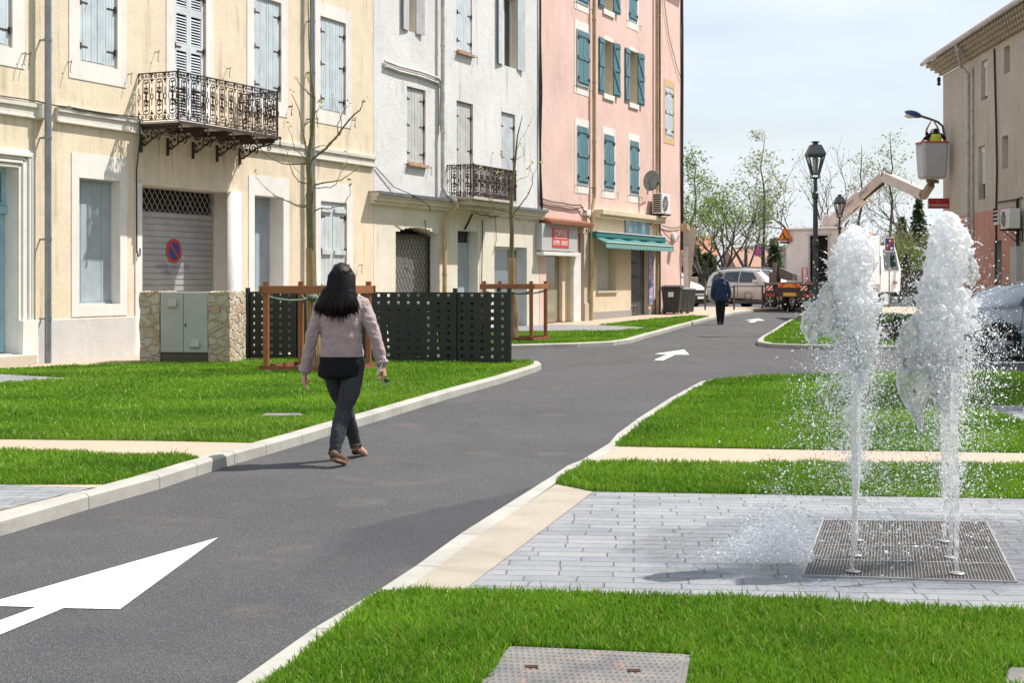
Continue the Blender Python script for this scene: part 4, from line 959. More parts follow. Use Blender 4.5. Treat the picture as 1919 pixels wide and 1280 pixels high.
mb.build("frame", plain("shop_frame_red", (.17, .05, .03), .5), sh); mb = MB(); mb.box(X(1070), X(1083.5), -.10, .0, 0, Zf(1070, 474)); mb.build("pilaster", M['white_paint'], t)
H = Pk.hole(X(1084.5), X(1092), .05, Zf(1085, 437), .2); mb = MB(); mb.box(H[0], H[1], .1, .14, .05, H[3]); mb.build("door", plain("brown_door", (.17, .05, .035), .5, 0, .2), t)
mb = MB(); mb.box(X(1092.5), X(1105.5), -.05, 0, -.1, Zf(1092, 437)); mb.box(X(1092), X(1107), -.09, 0, -.1, .72); mb.box(X(1084), X(1106), -.06, .0, Zf(1084, 437), Zf(1084, 423)); mb.build("stone_jamb", M['stonejamb'], t, bevel=.01)
text("6", .26, M['cable'], front(X(1096), -.068, Zf(1096, 431)), t)
mb = MB(); mb.box(X(1113), X(1237), -.33, 0, zl - .02, zl + .13); mb.box(X(1113), X(1237), -.22, 0, zl - .10, zl - .02); mb.build("cornice", M['shopcream'], t, bevel=.01)
mb = MB(); mb.box(X(1109.5), X(1182.5), -.03, 0, -.2, .42); mb.box(X(1216.5), X(1236), -.03, 0, -.2, .42); mb.build("plinth", stucco("dark_plinth", (.33, .31, .29)), t)
mb = MB(); a = X(1113, .1); b = X(1107.5, .1)
mb.tube([(a, -.12, 12.9), (a, -.12, Zf(1113, 372)), (b, -.14, Zf(1109, 398)), (b, -.12, .1)], .062, 10)
for z in (9.8, 7.8, 5.9, 4.4, 1.2): mb.tube([(a if z > 3.8 else b, -.12, z - .03), (a if z > 3.8 else b, -.12, z + .03)], .076, 10)
mb.build("downpipe", M['pipe_beige'], t)
mb = MB(); a = X(1231.5, .1); mb.tube([(a, -.12, 12.9), (a, -.12, .1)], .055, 10)
for z in (11, 9, 7, 5, 2.2): mb.tube([(a, -.12, z - .04), (a, -.12, z + .04)], .07, 10)
mb.build("downpipe", M['pipe_beige'], t); mb = MB(); a = X(1236.5, .1); mb.tube([(a, -.10, 12.9), (a, -.10, .1)], .05, 8); mb.build("downpipe", M['pipe_dark'], t)
mb = MB()
cab([(X(1277), -.03, 12.9), (X(1276.3), -.06, 11), (X(1277), -.05, 9), (X(1276), -.06, 6.5), (X(1277), -.05, 3.6), (X(1276), -.06, 2.6)], .05)
cab([(X(1240), -.05, 12.), (X(1252), -.05, Zf(1252, 70)), (X(1268), -.05, Zf(1268, 130)), (X(1276), -.06, Zf(1276, 150))], .012)
cab([(X(1013), -.06, Zf(1013, 372)), (X(1050), -.07, Zf(1050, 380)), (X(1085), -.07, Zf(1085, 384)), (X(1096), -.08, Zf(1096, 400)), (X(1104), -.1, Zf(1104, 414))], .02, .03)
cab([(X(1013), -.06, Zf(1013, 376)), (X(1060), -.07, Zf(1060, 386)), (X(1090), -.07, Zf(1090, 388))], .014, .04)
cab([(X(1238), -.06, Zf(1238, 422)), (X(1274), -.06, Zf(1274, 424))], .016, .08); cab([(X(1238), -.06, Zf(1238, 430)), (X(1258), -.06, Zf(1258, 450)), (X(1272), -.06, Zf(1272, 442))], .014, .04)
mb.build("cable", M['cable'], t)
mb = MB(); mb.box(X(1093), X(1101), -.14, 0, Zf(1093, 404), Zf(1093, 393)); mb.box(X(1258), X(1264), -.1, 0, Zf(1260, 452), Zf(1260, 437)); mb.build("meter_box", M['white_paint'], t, bevel=.02)
Pk.wall([M['pink'], M['shopcream']], zones); Pk.roof(.5)
# ---------------------------------------------------------------- things fixed to the houses and in the street
def flow(px, py, off): """world point in front of a facade"""; s = S(px, off); p = fpt(s, off); return Vector((p.x, p.y, Zf(px, py, off)))
X = Pk.x
# satellite dish
p = flow(1221, 338, .35); t = empty("satellite_dish", (fpt(S(1214)).x, fpt(S(1214)).y, 3.7), FZ, "round grey satellite dish on an arm beside the air conditioner on the pink wall", "satellite dish")
dloc = Vector((S(1221, .35) - S(1214), -.35, p.z - 3.7)); mb = MB(); mb.M = Matrix.Translation(dloc) @ Matrix.Rotation(R(-30), 4, 'Z') @ Matrix.Rotation(R(12), 4, 'X')
prof = [(.001, .07)] + [(r, .07 * (1 - (r / .37) ** 2)) for r in (.1, .2, .3, .37)] + [(.375, -.008), (.37, -.012), (.3, .01), (.1, .06)]
mb.lathe([(r, h_) for r, h_ in prof], 24, ax='y', cap=False); mb.build("dish", plain("dish_grey", (.36, .35, .33), .5), t, smooth=True)
mb = MB(); mb.M = Matrix.Translation(dloc) @ Matrix.Rotation(R(-30), 4, 'Z') @ Matrix.Rotation(R(12), 4, 'X'); mb.tube([(0, .03, -.3), (0, -.25, -.24), (0, -.36, -.08)], .012, 5); mb.tube([(0, -.36, -.1), (0, -.36, .0)], .03, 8); mb.build("receiver", M['darkiron'], t)
mb = MB(); mb.tube([(0, 0, dloc.z - .28), (0, -.2, dloc.z - .30), (dloc.x, -.30, dloc.z - .25), (dloc.x, -.3, dloc.z)], .02, 6); mb.box(-.06, .06, -.02, 0, dloc.z - .4, dloc.z - .18); mb.build("wall_arm", M['pipe_grey'], t)
# air conditioner
def aircon(name, loc, rz, label, w=.9, h=.62, d=.36, fan=True, mat='white_paint'):
    t = empty(name, loc, rz, label, "air conditioner"); mb = MB(); mb.box(-w / 2, w / 2, -d - .12, -.12, 0, h); mb.build("casing", M[mat], t, bevel=.015)
    mb = MB(); c = (-w * .12, -d - .125, h / 2)
    mb.lathe([(h * .40, -.004), (h * .42, -.012), (h * .44, 0)], 24, c, ax='y', cap=False)
    for r in (.1, .2, .3): mb.lathe([(h * r * 1.25, -.006), (h * r * 1.25 + .008, -.006)], 20, c, ax='y', cap=False)
    for k in range(8): a = k * math.pi / 4; mb.bar((c[0], c[1] - .006, c[2]), (c[0] + h * .42 * math.cos(a), c[1] - .006, c[2] + h * .42 * math.sin(a)), .01, .006, up=(0, 1, 0))
    mb.build("fan_guard", M['white_paint'], t); mb = MB(); mb.lathe([(.001, -.001), (h * .42, -.001)], 24, c, ax='y', cap=False); mb.build("fan", M['dark'], t)
    mb = MB()
    for k in range(9): mb.box(-w / 2 - .004, -w / 2 + .0, -d - .08, -.16, .06 + k * h * .1, .06 + k * h * .1 + h * .065)
    mb.build("side_vent", M['dark'], t)
    mb = MB()
    for x_ in (-w * .35, w * .35): mb.box(x_ - .02, x_ + .02, -d - .18, 0, -.045, -.005); mb.box(x_ - .02, x_ + .02, -.03, 0, -.4, -.045); mb.bar((x_, -d - .1, -.04), (x_, -.02, -.38), .02, .02)
    mb.build("bracket", M['iron'], t); return t
sx = S(1240, .30); q = fpt(sx, 0); aircon("air_conditioner", (q.x, q.y, Zf(1240, 401, .3)), FZ, "white air conditioner unit on a bracket above the shop awning of the pink house", 1.0, .72, .36)
# shop sign
x0, x1 = S(1016, .2), S(1083, .2); q = fpt(x0); zt = Zf(1016, 418, .2); zb = Zf(1016, 469, .2); W = x1 - x0
t = empty("shop_sign", (q.x, q.y, zb), FZ, "grey shop sign board reading COIFFURE HOMME - ENFANT on a red panel", "shop sign"); hh = zt - zb
mb = MB(); mb.box(0, W, -.20, -.005, 0, hh); mb.build("board", plain("sign_grey", (.47, .47, .47), .5, 0, .08), t, bevel=.015)
mb = MB(); mb.box(-.02, W + .12, -.26, -.005, -.14, -.03); mb.build("shutter_box", M['white_paint'], t, bevel=.01)
mb = MB(); mb.box(W * .27, W * .74, -.208, -.2, hh * .12, hh * .86); msr = plain("sign_panel_red", (.58, .045, .04), .45, 0, .08); rp = mb.build("panel", msr, t)
mw = plain("sign_white", (.82, .80, .78), .5, 0, .03)
mb = MB(); mb.box(W * .34, W * .68, -.212, -.208, hh * .48, hh * .50); mb.box(W * .34, W * .68, -.212, -.208, hh * .80, hh * .82); mb.box(W * .34, W * .345, -.212, -.208, hh * .5, hh * .8); mb.box(W * .675, W * .68, -.212, -.208, hh * .5, hh * .8); mb.build("border", mw, rp)
text("COIFFURE", .27, mw, front(W * .505, -.209, hh * .65), rp, sx=.80); text("HOMME - ENFANT", .215, mw, front(W * .505, -.209, hh * .30), rp, sx=.66)
# tiled ledge over it
q = fpt(S(1017, .1)); t = empty("tiled_ledge", (q.x, q.y, zt + .03), FZ, "narrow ledge of red clay tiles over the grey shop sign", "tile ledge"); W2 = S(1103, .2) - S(1017, .1); mb = MB()
n = 26
for k in range(n): mb.tube([(W2 * (k + .5) / n, -.40, .02), (W2 * (k + .5) / n, -.0, .12)], W2 / n * .52, 6)
mb.box(0, W2, -.36, -.004, -.04, .0); mb.build("tiles", M['tile'], t)
# poster above the awning
x0 = S(1173, .03); q = fpt(x0); zb = Zf(1173, 443, .03); zt = Zf(1173, 412, .03); W = S(1216, .03) - x0
m, t_, P, N, K = newmat("blue_poster"); co = geo(N, False); vv = N.new('ShaderNodeTexVoronoi'); vv.inputs['Scale'].default_value = 2.2; K.new(co, vv.inputs['Vector'])
c = mixc(N, K, mrange(N, K, vv.outputs['Distance'], .1, .7), (.45, .62, .66), (.05, .26, .36)); c = mixc(N, K, mrange(N, K, noise(N, K, co, 3, 4), .45, .65), c, (.16, .24, .30)); K.new(c, P.inputs['Base Color']); P.inputs['Roughness'].default_value = .4
t = empty("fascia_panel", (q.x, q.y, zb), FZ, "turquoise and blue picture panel above the green awning", "sign panel"); mb = MB(); mb.box(0, W, -.04, -.01, 0, zt - zb); mb.build("picture", m, t)
mb = MB()
for a in ((-.03, 0), (W, W + .03)): mb.box(a[0], a[1], -.05, -.01, -.03, zt - zb + .03)
mb.box(0, W, -.05, -.01, -.03, 0); mb.box(0, W, -.05, -.01, zt - zb, zt - zb + .03); mb.build("frame", M['pipe_grey'], t)
# vertical banner
x0 = S(1217, .03); q = fpt(x0); zb = Zf(1217, 571, .03); zt = Zf(1217, 470, .03); W = S(1224.5, .03) - x0
m2, t_, P, N, K = newmat("banner_print"); co = geo(N, False); c = mixc(N, K, mrange(N, K, noise(N, K, co, 2.2, 3), .4, .6), (.03, .12, .50), (.50, .42, .66)); c = mixc(N, K, mrange(N, K, noise(N, K, co, 9, 4), .56, .62), c, (.75, .8, .85)); K.new(c, P.inputs['Base Color'])
tag(MB().box(0, W, -.012, -.0, 0, zt - zb).build("banner", m2, None, loc=(q.x + FN.x * .02, q.y + FN.y * .02, zb)), "narrow blue and violet banner hung beside the iron shop door", "banner").rotation_euler[2] = FZ
# awning
x0 = S(1113, .2); q = fpt(x0); t = empty("awning", (q.x, q.y, 0), FZ, "green striped shop awning with scalloped valance rolled half out", "awning")
W = S(1246, .2) - x0 - .25; zc = Zf(1120, 444, .2); pj = .62
zb = zc - .20
ma, t_, P, N, K = newmat("awning_cloth"); co = geo(N, False); sp = N.new('ShaderNodeSeparateXYZ'); K.new(co, sp.inputs[0]); sn = math2(N, K, 'SINE', math2(N, K, 'MULTIPLY', sp.outputs[0], 42.), 0)
c = mixc(N, K, mrange(N, K, sn, -.1, .1), (.02, .17, .155), (.28, .44, .41)); K.new(c, P.inputs['Base Color']); P.inputs['Roughness'].default_value = .8
mg_, t_, P, N, K = newmat("awning_top"); P.inputs['Base Color'].default_value = (.018, .15, .14, 1); P.inputs['Roughness'].default_value = .75
mb = MB(); n = 20
for k in range(n):
    a, b = W * k / n, W * (k + 1) / n; s1, s2 = .03 * math.sin(k * 1.3), .03 * math.sin((k + 1) * 1.3)
    mb.hexa([(a, -pj, zb + s1 * .5), (b, -pj, zb + s2 * .5), (b, -.2, zc + s2), (a, -.2, zc + s1), (a, -pj, zb + s1 * .5 + .015), (b, -pj, zb + s2 * .5 + .015), (b, -.2, zc + s2 + .015), (a, -.2, zc + s1 + .015)])
mb.build("canopy", mg_, t)
mb = MB(); n = 44
for k in range(n):
    a, b = W * k / n, W * (k + 1) / n; mb.add([(a, -pj - .01, zb + .02), (b, -pj - .01, zb + .02), (b, -pj - .015, zb - .14), ((a + b) / 2, -pj - .015, zb - .175), (a, -pj - .015, zb - .14), (a, -pj, zb + .02), (b, -pj, zb + .02), (b, -pj - .005, zb - .14), ((a + b) / 2, -pj - .005, zb - .175), (a, -pj - .005, zb - .14)], [(0, 4, 3, 2, 1), (5, 6, 7, 8, 9), (2, 3, 8, 7), (3, 4, 9, 8)])
mb.build("valance", ma, t); mb = MB(); mb.box(-.05, W + .05, -.32, -.02, zc - .02, zc + .16); mb.build("cassette", mg_, t, bevel=.03)
mb = MB(); mb.box(-.05, W + .06, -.34, -.02, zc + .162, zc + .19); mb.box(0, W, -pj - .03, -pj + .02, zb + .02, zb + .05)
for x_ in (.5, W - .5): mb.tube([(x_, -.2, zc - .05), (x_ - .4, -.55, zc - .2), (x_, -pj, zb)], .018, 5)
mb.build("arm", M['white_paint'], t)
# bins
def bin_(loc, rz, label, mat, group="wheeled bins by the pink house", sticker=True, s=1.):
    t = empty("wheelie_bin", loc, rz, label, "wheelie bin", group); mb = MB(); h = 1.0 * s
    mb.loft([[(-.27 * s, -.30 * s, .05), (.27 * s, -.30 * s, .05), (.27 * s, .26 * s, .05), (-.27 * s, .26 * s, .05)], [(-.34 * s, -.36 * s, h * .88), (.34 * s, -.36 * s, h * .88), (.34 * s, .36 * s, h * .88), (-.34 * s, .36 * s, h * .88)], [(-.36 * s, -.38 * s, h * .89), (.36 * s, -.38 * s, h * .89), (.36 * s, .38 * s, h * .89), (-.36 * s, .38 * s, h * .89)], [(-.36 * s, -.38 * s, h * .94), (.36 * s, -.38 * s, h * .94), (.36 * s, .38 * s, h * .94), (-.36 * s, .38 * s, h * .94)]])
    for k in (-.2, 0, .2): mb.box((k - .02) * s, (k + .02) * s, -.345 * s, -.30 * s, .2, .8 * s)
    mb.build("body", mat, t, bevel=.015, fix=True)
    mb = MB(); mb.loft([[(-.37 * s, -.40 * s, h * .945), (.37 * s, -.40 * s, h * .945), (.37 * s, .40 * s, h * .945), (-.37 * s, .40 * s, h * .945)], [(-.34 * s, -.36 * s, h * 1.01), (.34 * s, -.36 * s, h * 1.01), (.34 * s, .38 * s, h * 1.05), (-.34 * s, .38 * s, h * 1.05)]]); mb.build("lid", mat, t, bevel=.02, fix=True)
    for x_ in (-.3, .3): mb = MB(); mb.lathe([(.1, -.03), (.1, .03)], 14, (x_ * s, .30 * s, .1), ax='x'); mb.build("wheel", M['cable'], t)
    mb = MB(); mb.tube([(-.3 * s, .42 * s, h * .93), (.3 * s, .42 * s, h * .93)], .02, 6); mb.build("handle", mat, t)
    if sticker: mb = MB(); mb.box(-.10, .10, -.372 * s, -.366 * s, .62 * s, .8 * s); mb.build("sticker", mw, t)
    return t
mbin = plain("bin_black", (.035, .035, .037), .5, 0, .2, 5); mbin2 = plain("bin_grey", (.12, .13, .13), .5, 0, .2, 5)
p = gr(1255, 588.5, .1); bin_((p.x + .1, p.y, p.z), R(-14), "black wheeled bin with a white sticker against the pink house corner", mbin)
p = gr(1279, 587.5, .1); bin_((p.x + .1, p.y + .25, p.z), R(20), "smaller grey wheeled bin between the black bin and the white van", mbin2, sticker=False, s=.92)
# leaning slab and lamp at the house corner
q = fpt(S(1280)); t = empty("side_wall", (q.x, q.y, .2), FZ, "tapering brown rendered side wall end behind the bins", "wall")
za, zb_ = Zf(1279, 425), Zf(1279, 548); x0 = 0
mb = MB(); mb.hexa([(.02, -.05, 0), (.05, -.16, 0), (.09, -.14, 0), (.06, 0, 0), (.02, -.05, za - .2), (.10, -.52, za - .25), (.15, -.50, za - .25), (.07, 0, za - .2)]); mb.build("slab", M['brown_render'], t, fix=True)
mb = MB(); mb.box(.0, .1, -.22, -.02, .3, 2.55); mb.build("cover_strip", M['white_paint'], t)
q = fpt(S(1284, .45), .45); tag(MB().box(-.18, .18, -.14, .14, -.1, .12).build("floodlight", plain("floodlight_tan", (.42, .32, .19), .5), None, loc=(q.x, q.y, Zf(1284, 427, .45)), bevel=.02), "small tan floodlight box on top of the brown side wall", "floodlight").rotation_euler = (0, R(18), FZ)
# ---- cabinet in a stone wall
th = R(-8); c0 = gr(262, 679, .1)
t = empty("utility_cabinet", (c0.x, c0.y, .09), th, "low rubble stone wall block with a two door grey utility cabinet set in it", "utility cabinet")
def lx(px, d=c0.y):  # distance along the front
    k = (px - CX) / FPX; return (k * c0.y - c0.x) / (math.cos(th) - k * math.sin(th))
xa, xb, xe = lx(300), lx(390), lx(431); Ht = 1.17; Dp = .80
def stones():
    m, t_, P, N, K = newmat("rubble_stone"); co = geo(N, False); mpn = N.new('ShaderNodeMapping'); mpn.inputs['Scale'].default_value = (1, 1, 1.35); K.new(co, mpn.inputs['Vector'])
    wn = N.new('ShaderNodeTexNoise'); wn.inputs['Scale'].default_value = 5; K.new(mpn.outputs[0], wn.inputs['Vector']); vm = N.new('ShaderNodeVectorMath'); vm.operation = 'MULTIPLY_ADD'; K.new(wn.outputs['Color'], vm.inputs[0]); vm.inputs[1].default_value = (.12, .12, .12); K.new(mpn.outputs[0], vm.inputs[2])
    v = N.new('ShaderNodeTexVoronoi'); v.feature = 'DISTANCE_TO_EDGE'; v.inputs['Scale'].default_value = 5.2; K.new(vm.outputs[0], v.inputs['Vector'])
    v2 = N.new('ShaderNodeTexVoronoi'); v2.inputs['Scale'].default_value = 5.2; K.new(vm.outputs[0], v2.inputs['Vector']); s_ = N.new('ShaderNodeSeparateColor'); K.new(v2.outputs['Color'], s_.inputs[0])
    c = mixc(N, K, s_.outputs[0], (.46, .35, .22), (.52, .46, .37)); c = mixc(N, K, mrange(N, K, s_.outputs[1], .6, 1), c, (.46, .30, .19)); c = mixc(N, K, mrange(N, K, noise(N, K, co, 14, 5), .4, .65, 0, .45), c, (.33, .28, .22))
    c = mixc(N, K, mrange(N, K, v.outputs['Distance'], .0, .06, 1, 0), c, (.40, .365, .32)); K.new(c, P.inputs['Base Color']); P.inputs['Roughness'].default_value = .9
    h = math2(N, K, 'ADD', mrange(N, K, v.outputs['Distance'], 0, .12), math2(N, K, 'MULTIPLY', noise(N, K, co, 25, 5), .35)); bump(N, K, P, h, .6, .04); return m
M['rubble'] = stones()
def rough_box(x0, x1, y0, y1, z0, z1, name):
    b = bmesh.new(); bmesh.ops.create_cube(b, size=1); bmesh.ops.subdivide_edges(b, edges=b.edges[:], cuts=11, use_grid_fill=True)
    rr = random.Random(3)
    for v in b.verts:
        v.co = Vector((x0 + (v.co.x + .5) * (x1 - x0), y0 + (v.co.y + .5) * (y1 - y0), z0 + (v.co.z + .5) * (z1 - z0)))
        v.co += Vector((rr.uniform(-1, 1), rr.uniform(-1, 1), rr.uniform(-1, 1))) * .012
    me = bpy.data.meshes.new(name); b.to_mesh(me); b.free(); me.materials.append(M['rubble']); o = bpy.data.objects.new(name, me); sc.collection.objects.link(o); o.parent = t; return o
rough_box(0, xa - .005, 0, Dp, -.15, Ht, "stone_pier"); rough_box(xb + .005, xe, 0, Dp, -.15, Ht, "stone_pier"); rough_box(xa - .02, xb + .02, .42, Dp - .02, -.1, Ht - .03, "stone_back")
mcab = plain("cabinet_grey", (.385, .385, .365), .5, 0, .06, 2); mb = MB(); mb.box(xa, xb, .03, .40, .17, Ht); body = mb.build("cabinet", mcab, t, bevel=.006)
xm = (xa + xb) / 2 - .01
for a, b in ((xa + .008, xm - .004), (xm + .004, xb - .008)): mb = MB(); mb.box(a, b, .008, .029, .18, Ht - .012); d_ = mb.build("door", mcab, body, bevel=.004)
for a, z in ((xa + .14, Ht - .26), (xm + .13, .25)): mb = MB(); mb.hexa([(a, -.025, z), (a + .15, -.025, z), (a + .15, .007, z), (a, .007, z), (a, -.04, z + .03), (a + .15, -.04, z + .03), (a + .15, .007, z + .15), (a, .007, z + .15)]); mb.build("vent_hood", mcab, body, bevel=.004)
mb = MB(); mb.box(xm + .025, xm + .05, .0, .008, .60, .645); mb.build("lock", M['cable'], body); mb = MB(); mb.box(xa, xb, .05, .40, -.1, .165); mb.box(xa + .0, xb, .042, .05, .07, .08); mb.build("base", plain("cabinet_base", (.09, .075, .06), .7), t)
mb = MB(); mb.box(xa - .03, xb + .03, -.05, .04, -.03, .005); mb.build("slab", M['kerb'], t)
# ---- perforated screen
FA, FB, FC = gr(465, 671, .1).to_2d(), gr(853.5, 676.5, .1).to_2d(), gr(955, 680.5, .1).to_2d()
dirf = (FC - FA); LF = dirf.length; dirf.normalize(); fz = math.atan2(dirf.y, dirf.x)
t = empty("bin_screen", (FA.x, FA.y, .09), fz, "long dark green perforated metal screen with square holes and posts", "fence")
def fx(px): k = (px - CX) / FPX; return (FA.x - k * FA.y) / (k * dirf.y - dirf.x)
mfen = plain("dark_green_steel", (.012, .018, .017), .42, 0, .12, 3)
def panel(x0, x1, cols, parent, y=0, sq=.024, h=1.14, M4=None, name="panel"):
    """sheet with real square holes, nine rows"""
    W = x1 - x0; xs = []; pit = W / cols
    cx_ = [x0 + pit * (k + .5) for k in range(cols)]; zc_ = [.11 + k * .1245 for k in range(9)]
    gx = [x0] + sum([[c - sq, c + sq] for c in cx_], []) + [x1]; gz = [.03] + sum([[c - sq, c + sq] for c in zc_], []) + [h]
    mb = MB(); mb.M = M4
    for i in range(len(gx) - 1):
        for j in range(len(gz) - 1):
            if i % 2 == 1 and j % 2 == 1:
                a, b, c, d = gx[i], gx[i + 1], gz[j], gz[j + 1]
                mb.add([(a, y, c), (b, y, c), (b, y, d), (a, y, d), (a, y + .006, c), (b, y + .006, c), (b, y + .006, d), (a, y + .006, d)], [(0, 1, 5, 4), (1, 2, 6, 5), (2, 3, 7, 6), (3, 0, 4, 7)]); continue
            a, b, c, d = gx[i], gx[i + 1], gz[j], gz[j + 1]
            mb.add([(a, y, c), (b, y, c), (b, y, d), (a, y, d)], [(0, 1, 2, 3)]); mb.add([(a, y + .006, c), (b, y + .006, c), (b, y + .006, d), (a, y + .006, d)], [(3, 2, 1, 0)])
    mb.box(x0, x1, y - .004, y + .02, h, h + .02); mb.box(x0, x1, y - .004, y + .02, .01, .03)
    return mb.build(name, mfen, parent)
def post(x, parent, y=0, M4=None, h=1.215): mb = MB(); mb.M = M4; mb.box(x - .03, x + .03, y - .03, y + .03, -.08, h); mb.box(x - .033, x + .033, y - .033, y + .033, h, h + .012); mb.build("post", mfen, parent)
xs = [0.0, fx(554), fx(853.5), LF]
for a, b, n in ((xs[0], xs[1], 5), (xs[1], xs[2], 16), (xs[2], xs[3], 5)): panel(a + .03, b - .03, n, t)
for x_ in xs: post(x_, t)
for x_, L2, nn in ((LF, 2.6, 14), (0, 2.6, 14), (xs[2], 2.4, 13)):
    M4 = Matrix.Translation((x_, 0, 0)) @ Matrix.Rotation(R(97 if x_ == 0 else 113), 4, 'Z'); 
    if x_ != xs[2]: panel(.03, L2, nn, t, M4=M4); post(L2 + .03, t, M4=M4)
def fworld(x, y): return Vector((FA.x + dirf.x * x - dirf.y * y, FA.y + dirf.y * x + dirf.x * y, .1))
for k, (px_, yy, lb, mt) in enumerate(((838, .75, "dark wheeled bin behind the right end of the perforated screen", mbin), (735, .8, "dark wheeled bin behind the middle of the long screen panel", mbin2), (640, .9, "dark wheeled bin left of the others behind the perforated screen", mbin))):
    q = fworld(fx(px_), yy); b_ = bin_((q.x, q.y, .1), fz + R(3 * k), lb, mt, "wheeled bins behind the screen", False, 1.08 if k < 1 else .96)
# ---- tree guards
mwood = paintwood("stained_timber", (.30, .115, .05), under=(.18, .08, .04), peel=.5, grain=.6); mreed, t_, P, N, K = newmat("reed_wrap"); co = geo(N, False)
g_ = noise(N, K, co, 1., 5, .7, (70, 70, 2)); c = mixc(N, K, mrange(N, K, g_, .35, .65), (.28, .17, .075), (.56, .40, .22)); K.new(c, P.inputs['Base Color']); P.inputs['Roughness'].default_value = .8; bump(N, K, P, g_, .9, .02)
mcor = plain("corten_edging", (.22, .065, .03), .8, 0, .35, 8)
def tree_guard(FL, a, b, trunk, label, hp=1.34, hb=1.22):
    """four stakes, crossbars, reed wrap and ties round a young tree"""
    t = empty("tree_guard", (FL.x, FL.y, .09), 0, label, "tree guard", "timber guards round the young trees"); o = Vector((FL.x, FL.y))
    C4 = [Vector((0, 0)), a, a + b, b]
    for c in C4: mb = MB(); mb.tube([(c.x, c.y, -.15), (c.x, c.y, hp)], .046, 10); mb.build("stake", mwood, t)
    for i in range(4):
        p, q = C4[i], C4[(i + 1) % 4]; d = (q - p).normalized(); n_ = Vector((d.y, -d.x)) * (.058 if True else 0)
        z = hb if i % 2 == 0 else hb - .005; p2, q2 = p - d * .09 + n_, q + d * .09 + n_
        if i == 1: z = hb - .003
        mb = MB(); mb.bar((p2.x, p2.y, z), (q2.x, q2.y, z), .022, .115); mb.build("crossbar", mwood, t, bevel=.004)
    T = trunk - o; mb = MB()
    for c in C4:
        pts = [Vector((c.x, c.y, hb - .10)).lerp(Vector((T.x, T.y, hb - .13)), u) - Vector((0, 0, .05 * math.sin(math.pi * u))) for u in (0, .25, .5, .75, 1)]; mb.tube(pts, .022, 6)
    mb.ball((T.x, T.y, hb - .13), (.10, .10, .06)); mb.build("tie", plain("green_tie", (.10, .13, .09), .7), t)
    mid = [(c - (a + b) / 2) * 1.12 + (a + b) / 2 for c in C4]; mb = MB()
    for i in range(4): p, q = mid[i], mid[(i + 1) % 4]; mb.bar((p.x, p.y, .035), (q.x, q.y, .035), .012, .11)
    mb.build("edging", mcor, t)
    r_ = random.Random(4); mb = MB(); cc = (a + b) / 2
    for k in range(70):
        u, v = r_.uniform(-.45, .45), r_.uniform(-.45, .45); q = cc + a * u + b * v; mb.ball((q.x, q.y, .015), (r_.uniform(.03, .07), r_.uniform(.03, .07), .03), n=5, m=4)
    mb.build("mulch", plain("mulch", (.15, .10, .075), .9, 0, .6, 6), t); return t
FL1 = Vector((-3.65, 21.4)); a1 = Vector((1.09, -.357)); b1 = Vector((.357, 1.09))
T1 = gr(590, 697, .1).to_2d(); T1 = FL1 + (a1 + b1) / 2; T1.x = (588 - CX) / FPX * T1.y
tree_guard(FL1, a1, b1, T1, "brown timber tree guard with four stakes right behind the walking woman")
FL2 = gr(908, 639, .1).to_2d(); a2 = Vector((1.04, -.12)); b2 = Vector((.34, 1.0)); T2 = FL2 + (a2 + b2) / 2; T2.x = (959 - CX) / FPX * T2.y
tree_guard(FL2, a2, b2, T2, "brown timber tree guard at the right end of the dark screen")
# ---- wall lamp arm, red bar sign and the brown house on the right
RD = Vector((.0555, .9985)); RC = Vector((15.86, 53.)); RN = Vector((-.9985, .0555)); rz = math.atan2(-RD.y, -RD.x)
def rs_(px, off=0): k = (px - CX) / FPX; return (RC.x + off * RN.x - k * (RC.y + off * RN.y)) / (-k * RD.y + RD.x)   # distance from the corner towards the camera
def rzf(px, py, off=0): y = RC.y + off * RN.y - rs_(px, off) * RD.y; return CAMH + (HY - py) / FPX * y
Lr = 34.; t = empty("brown_house", (RC.x, RC.y, 0), rz, "brown roughcast house at right with terracotta base and deep tiled eaves", "house")
class RH: pass
B = House.__new__(House); B.s0 = 0; B.w = Lr; B.top = rzf(1769, 141); B.t = t; B.holes = []
zred = rzf(1794, 405)
def RX(px, off=0): return rs_(px, off)
def rwin(xl, xr, yt, yb, roller=None, rec=.14, fill='white'):
    a, b = RX(xl), RX(xr); z1, z0 = rzf(xl, yt), rzf(xl, yb); H = B.hole(a, b, z0, z1, rec + .1)
    mb = MB(); mb.box(a, b, rec + .04, rec + .06, z0, z1); w_ = mb.build("window", M['glass'] if fill == 'white' else M['brown_render'], t)
    if roller:
        mb = MB(); zz = z0 + (z1 - z0) * roller; z = zz
        while z < z1: mb.box(a + .02, b - .02, rec - .02, rec, z, min(z + .05, z1)); z += .056
        mb.box(a + .01, b - .01, rec - .05, rec + .02, z1 - .22, z1 - .01); mb.build("roller_blind", M['white_paint'], w_)
rwin(1839, 1851, 115, 189, .12); rwin(1882, 1893, 88, 139, None, fill='x'); rwin(1834, 1846.5, 275, 375, .3); rwin(1878, 1890, 256, 317, None, fill='x')
H = B.hole(RX(1864), RX(1877.5), .1, rzf(1864, 451), .35); mb = MB(); mb.box(H[0], H[1], .26, .3, .1, H[3]); mb.build("door", plain("dark_red_door", (.13, .035, .03), .6), t)
B.wall([M['brown_render'], M['brick_render'], M['plinth']], [(0, RX(1902), -.3, zred, 1), (RX(1902), RX(1919) + 8, -.3, zred, 0)])
B.top += 0
mb = MB(); zt = B.top; n = 110
for k in range(4): mb.box(-.12 * (k + 1), Lr, -.13 * (k + 1), 0 if k == 0 else -.13 * k, zt + .02 + .11 * k, zt + .13 + .11 * k)
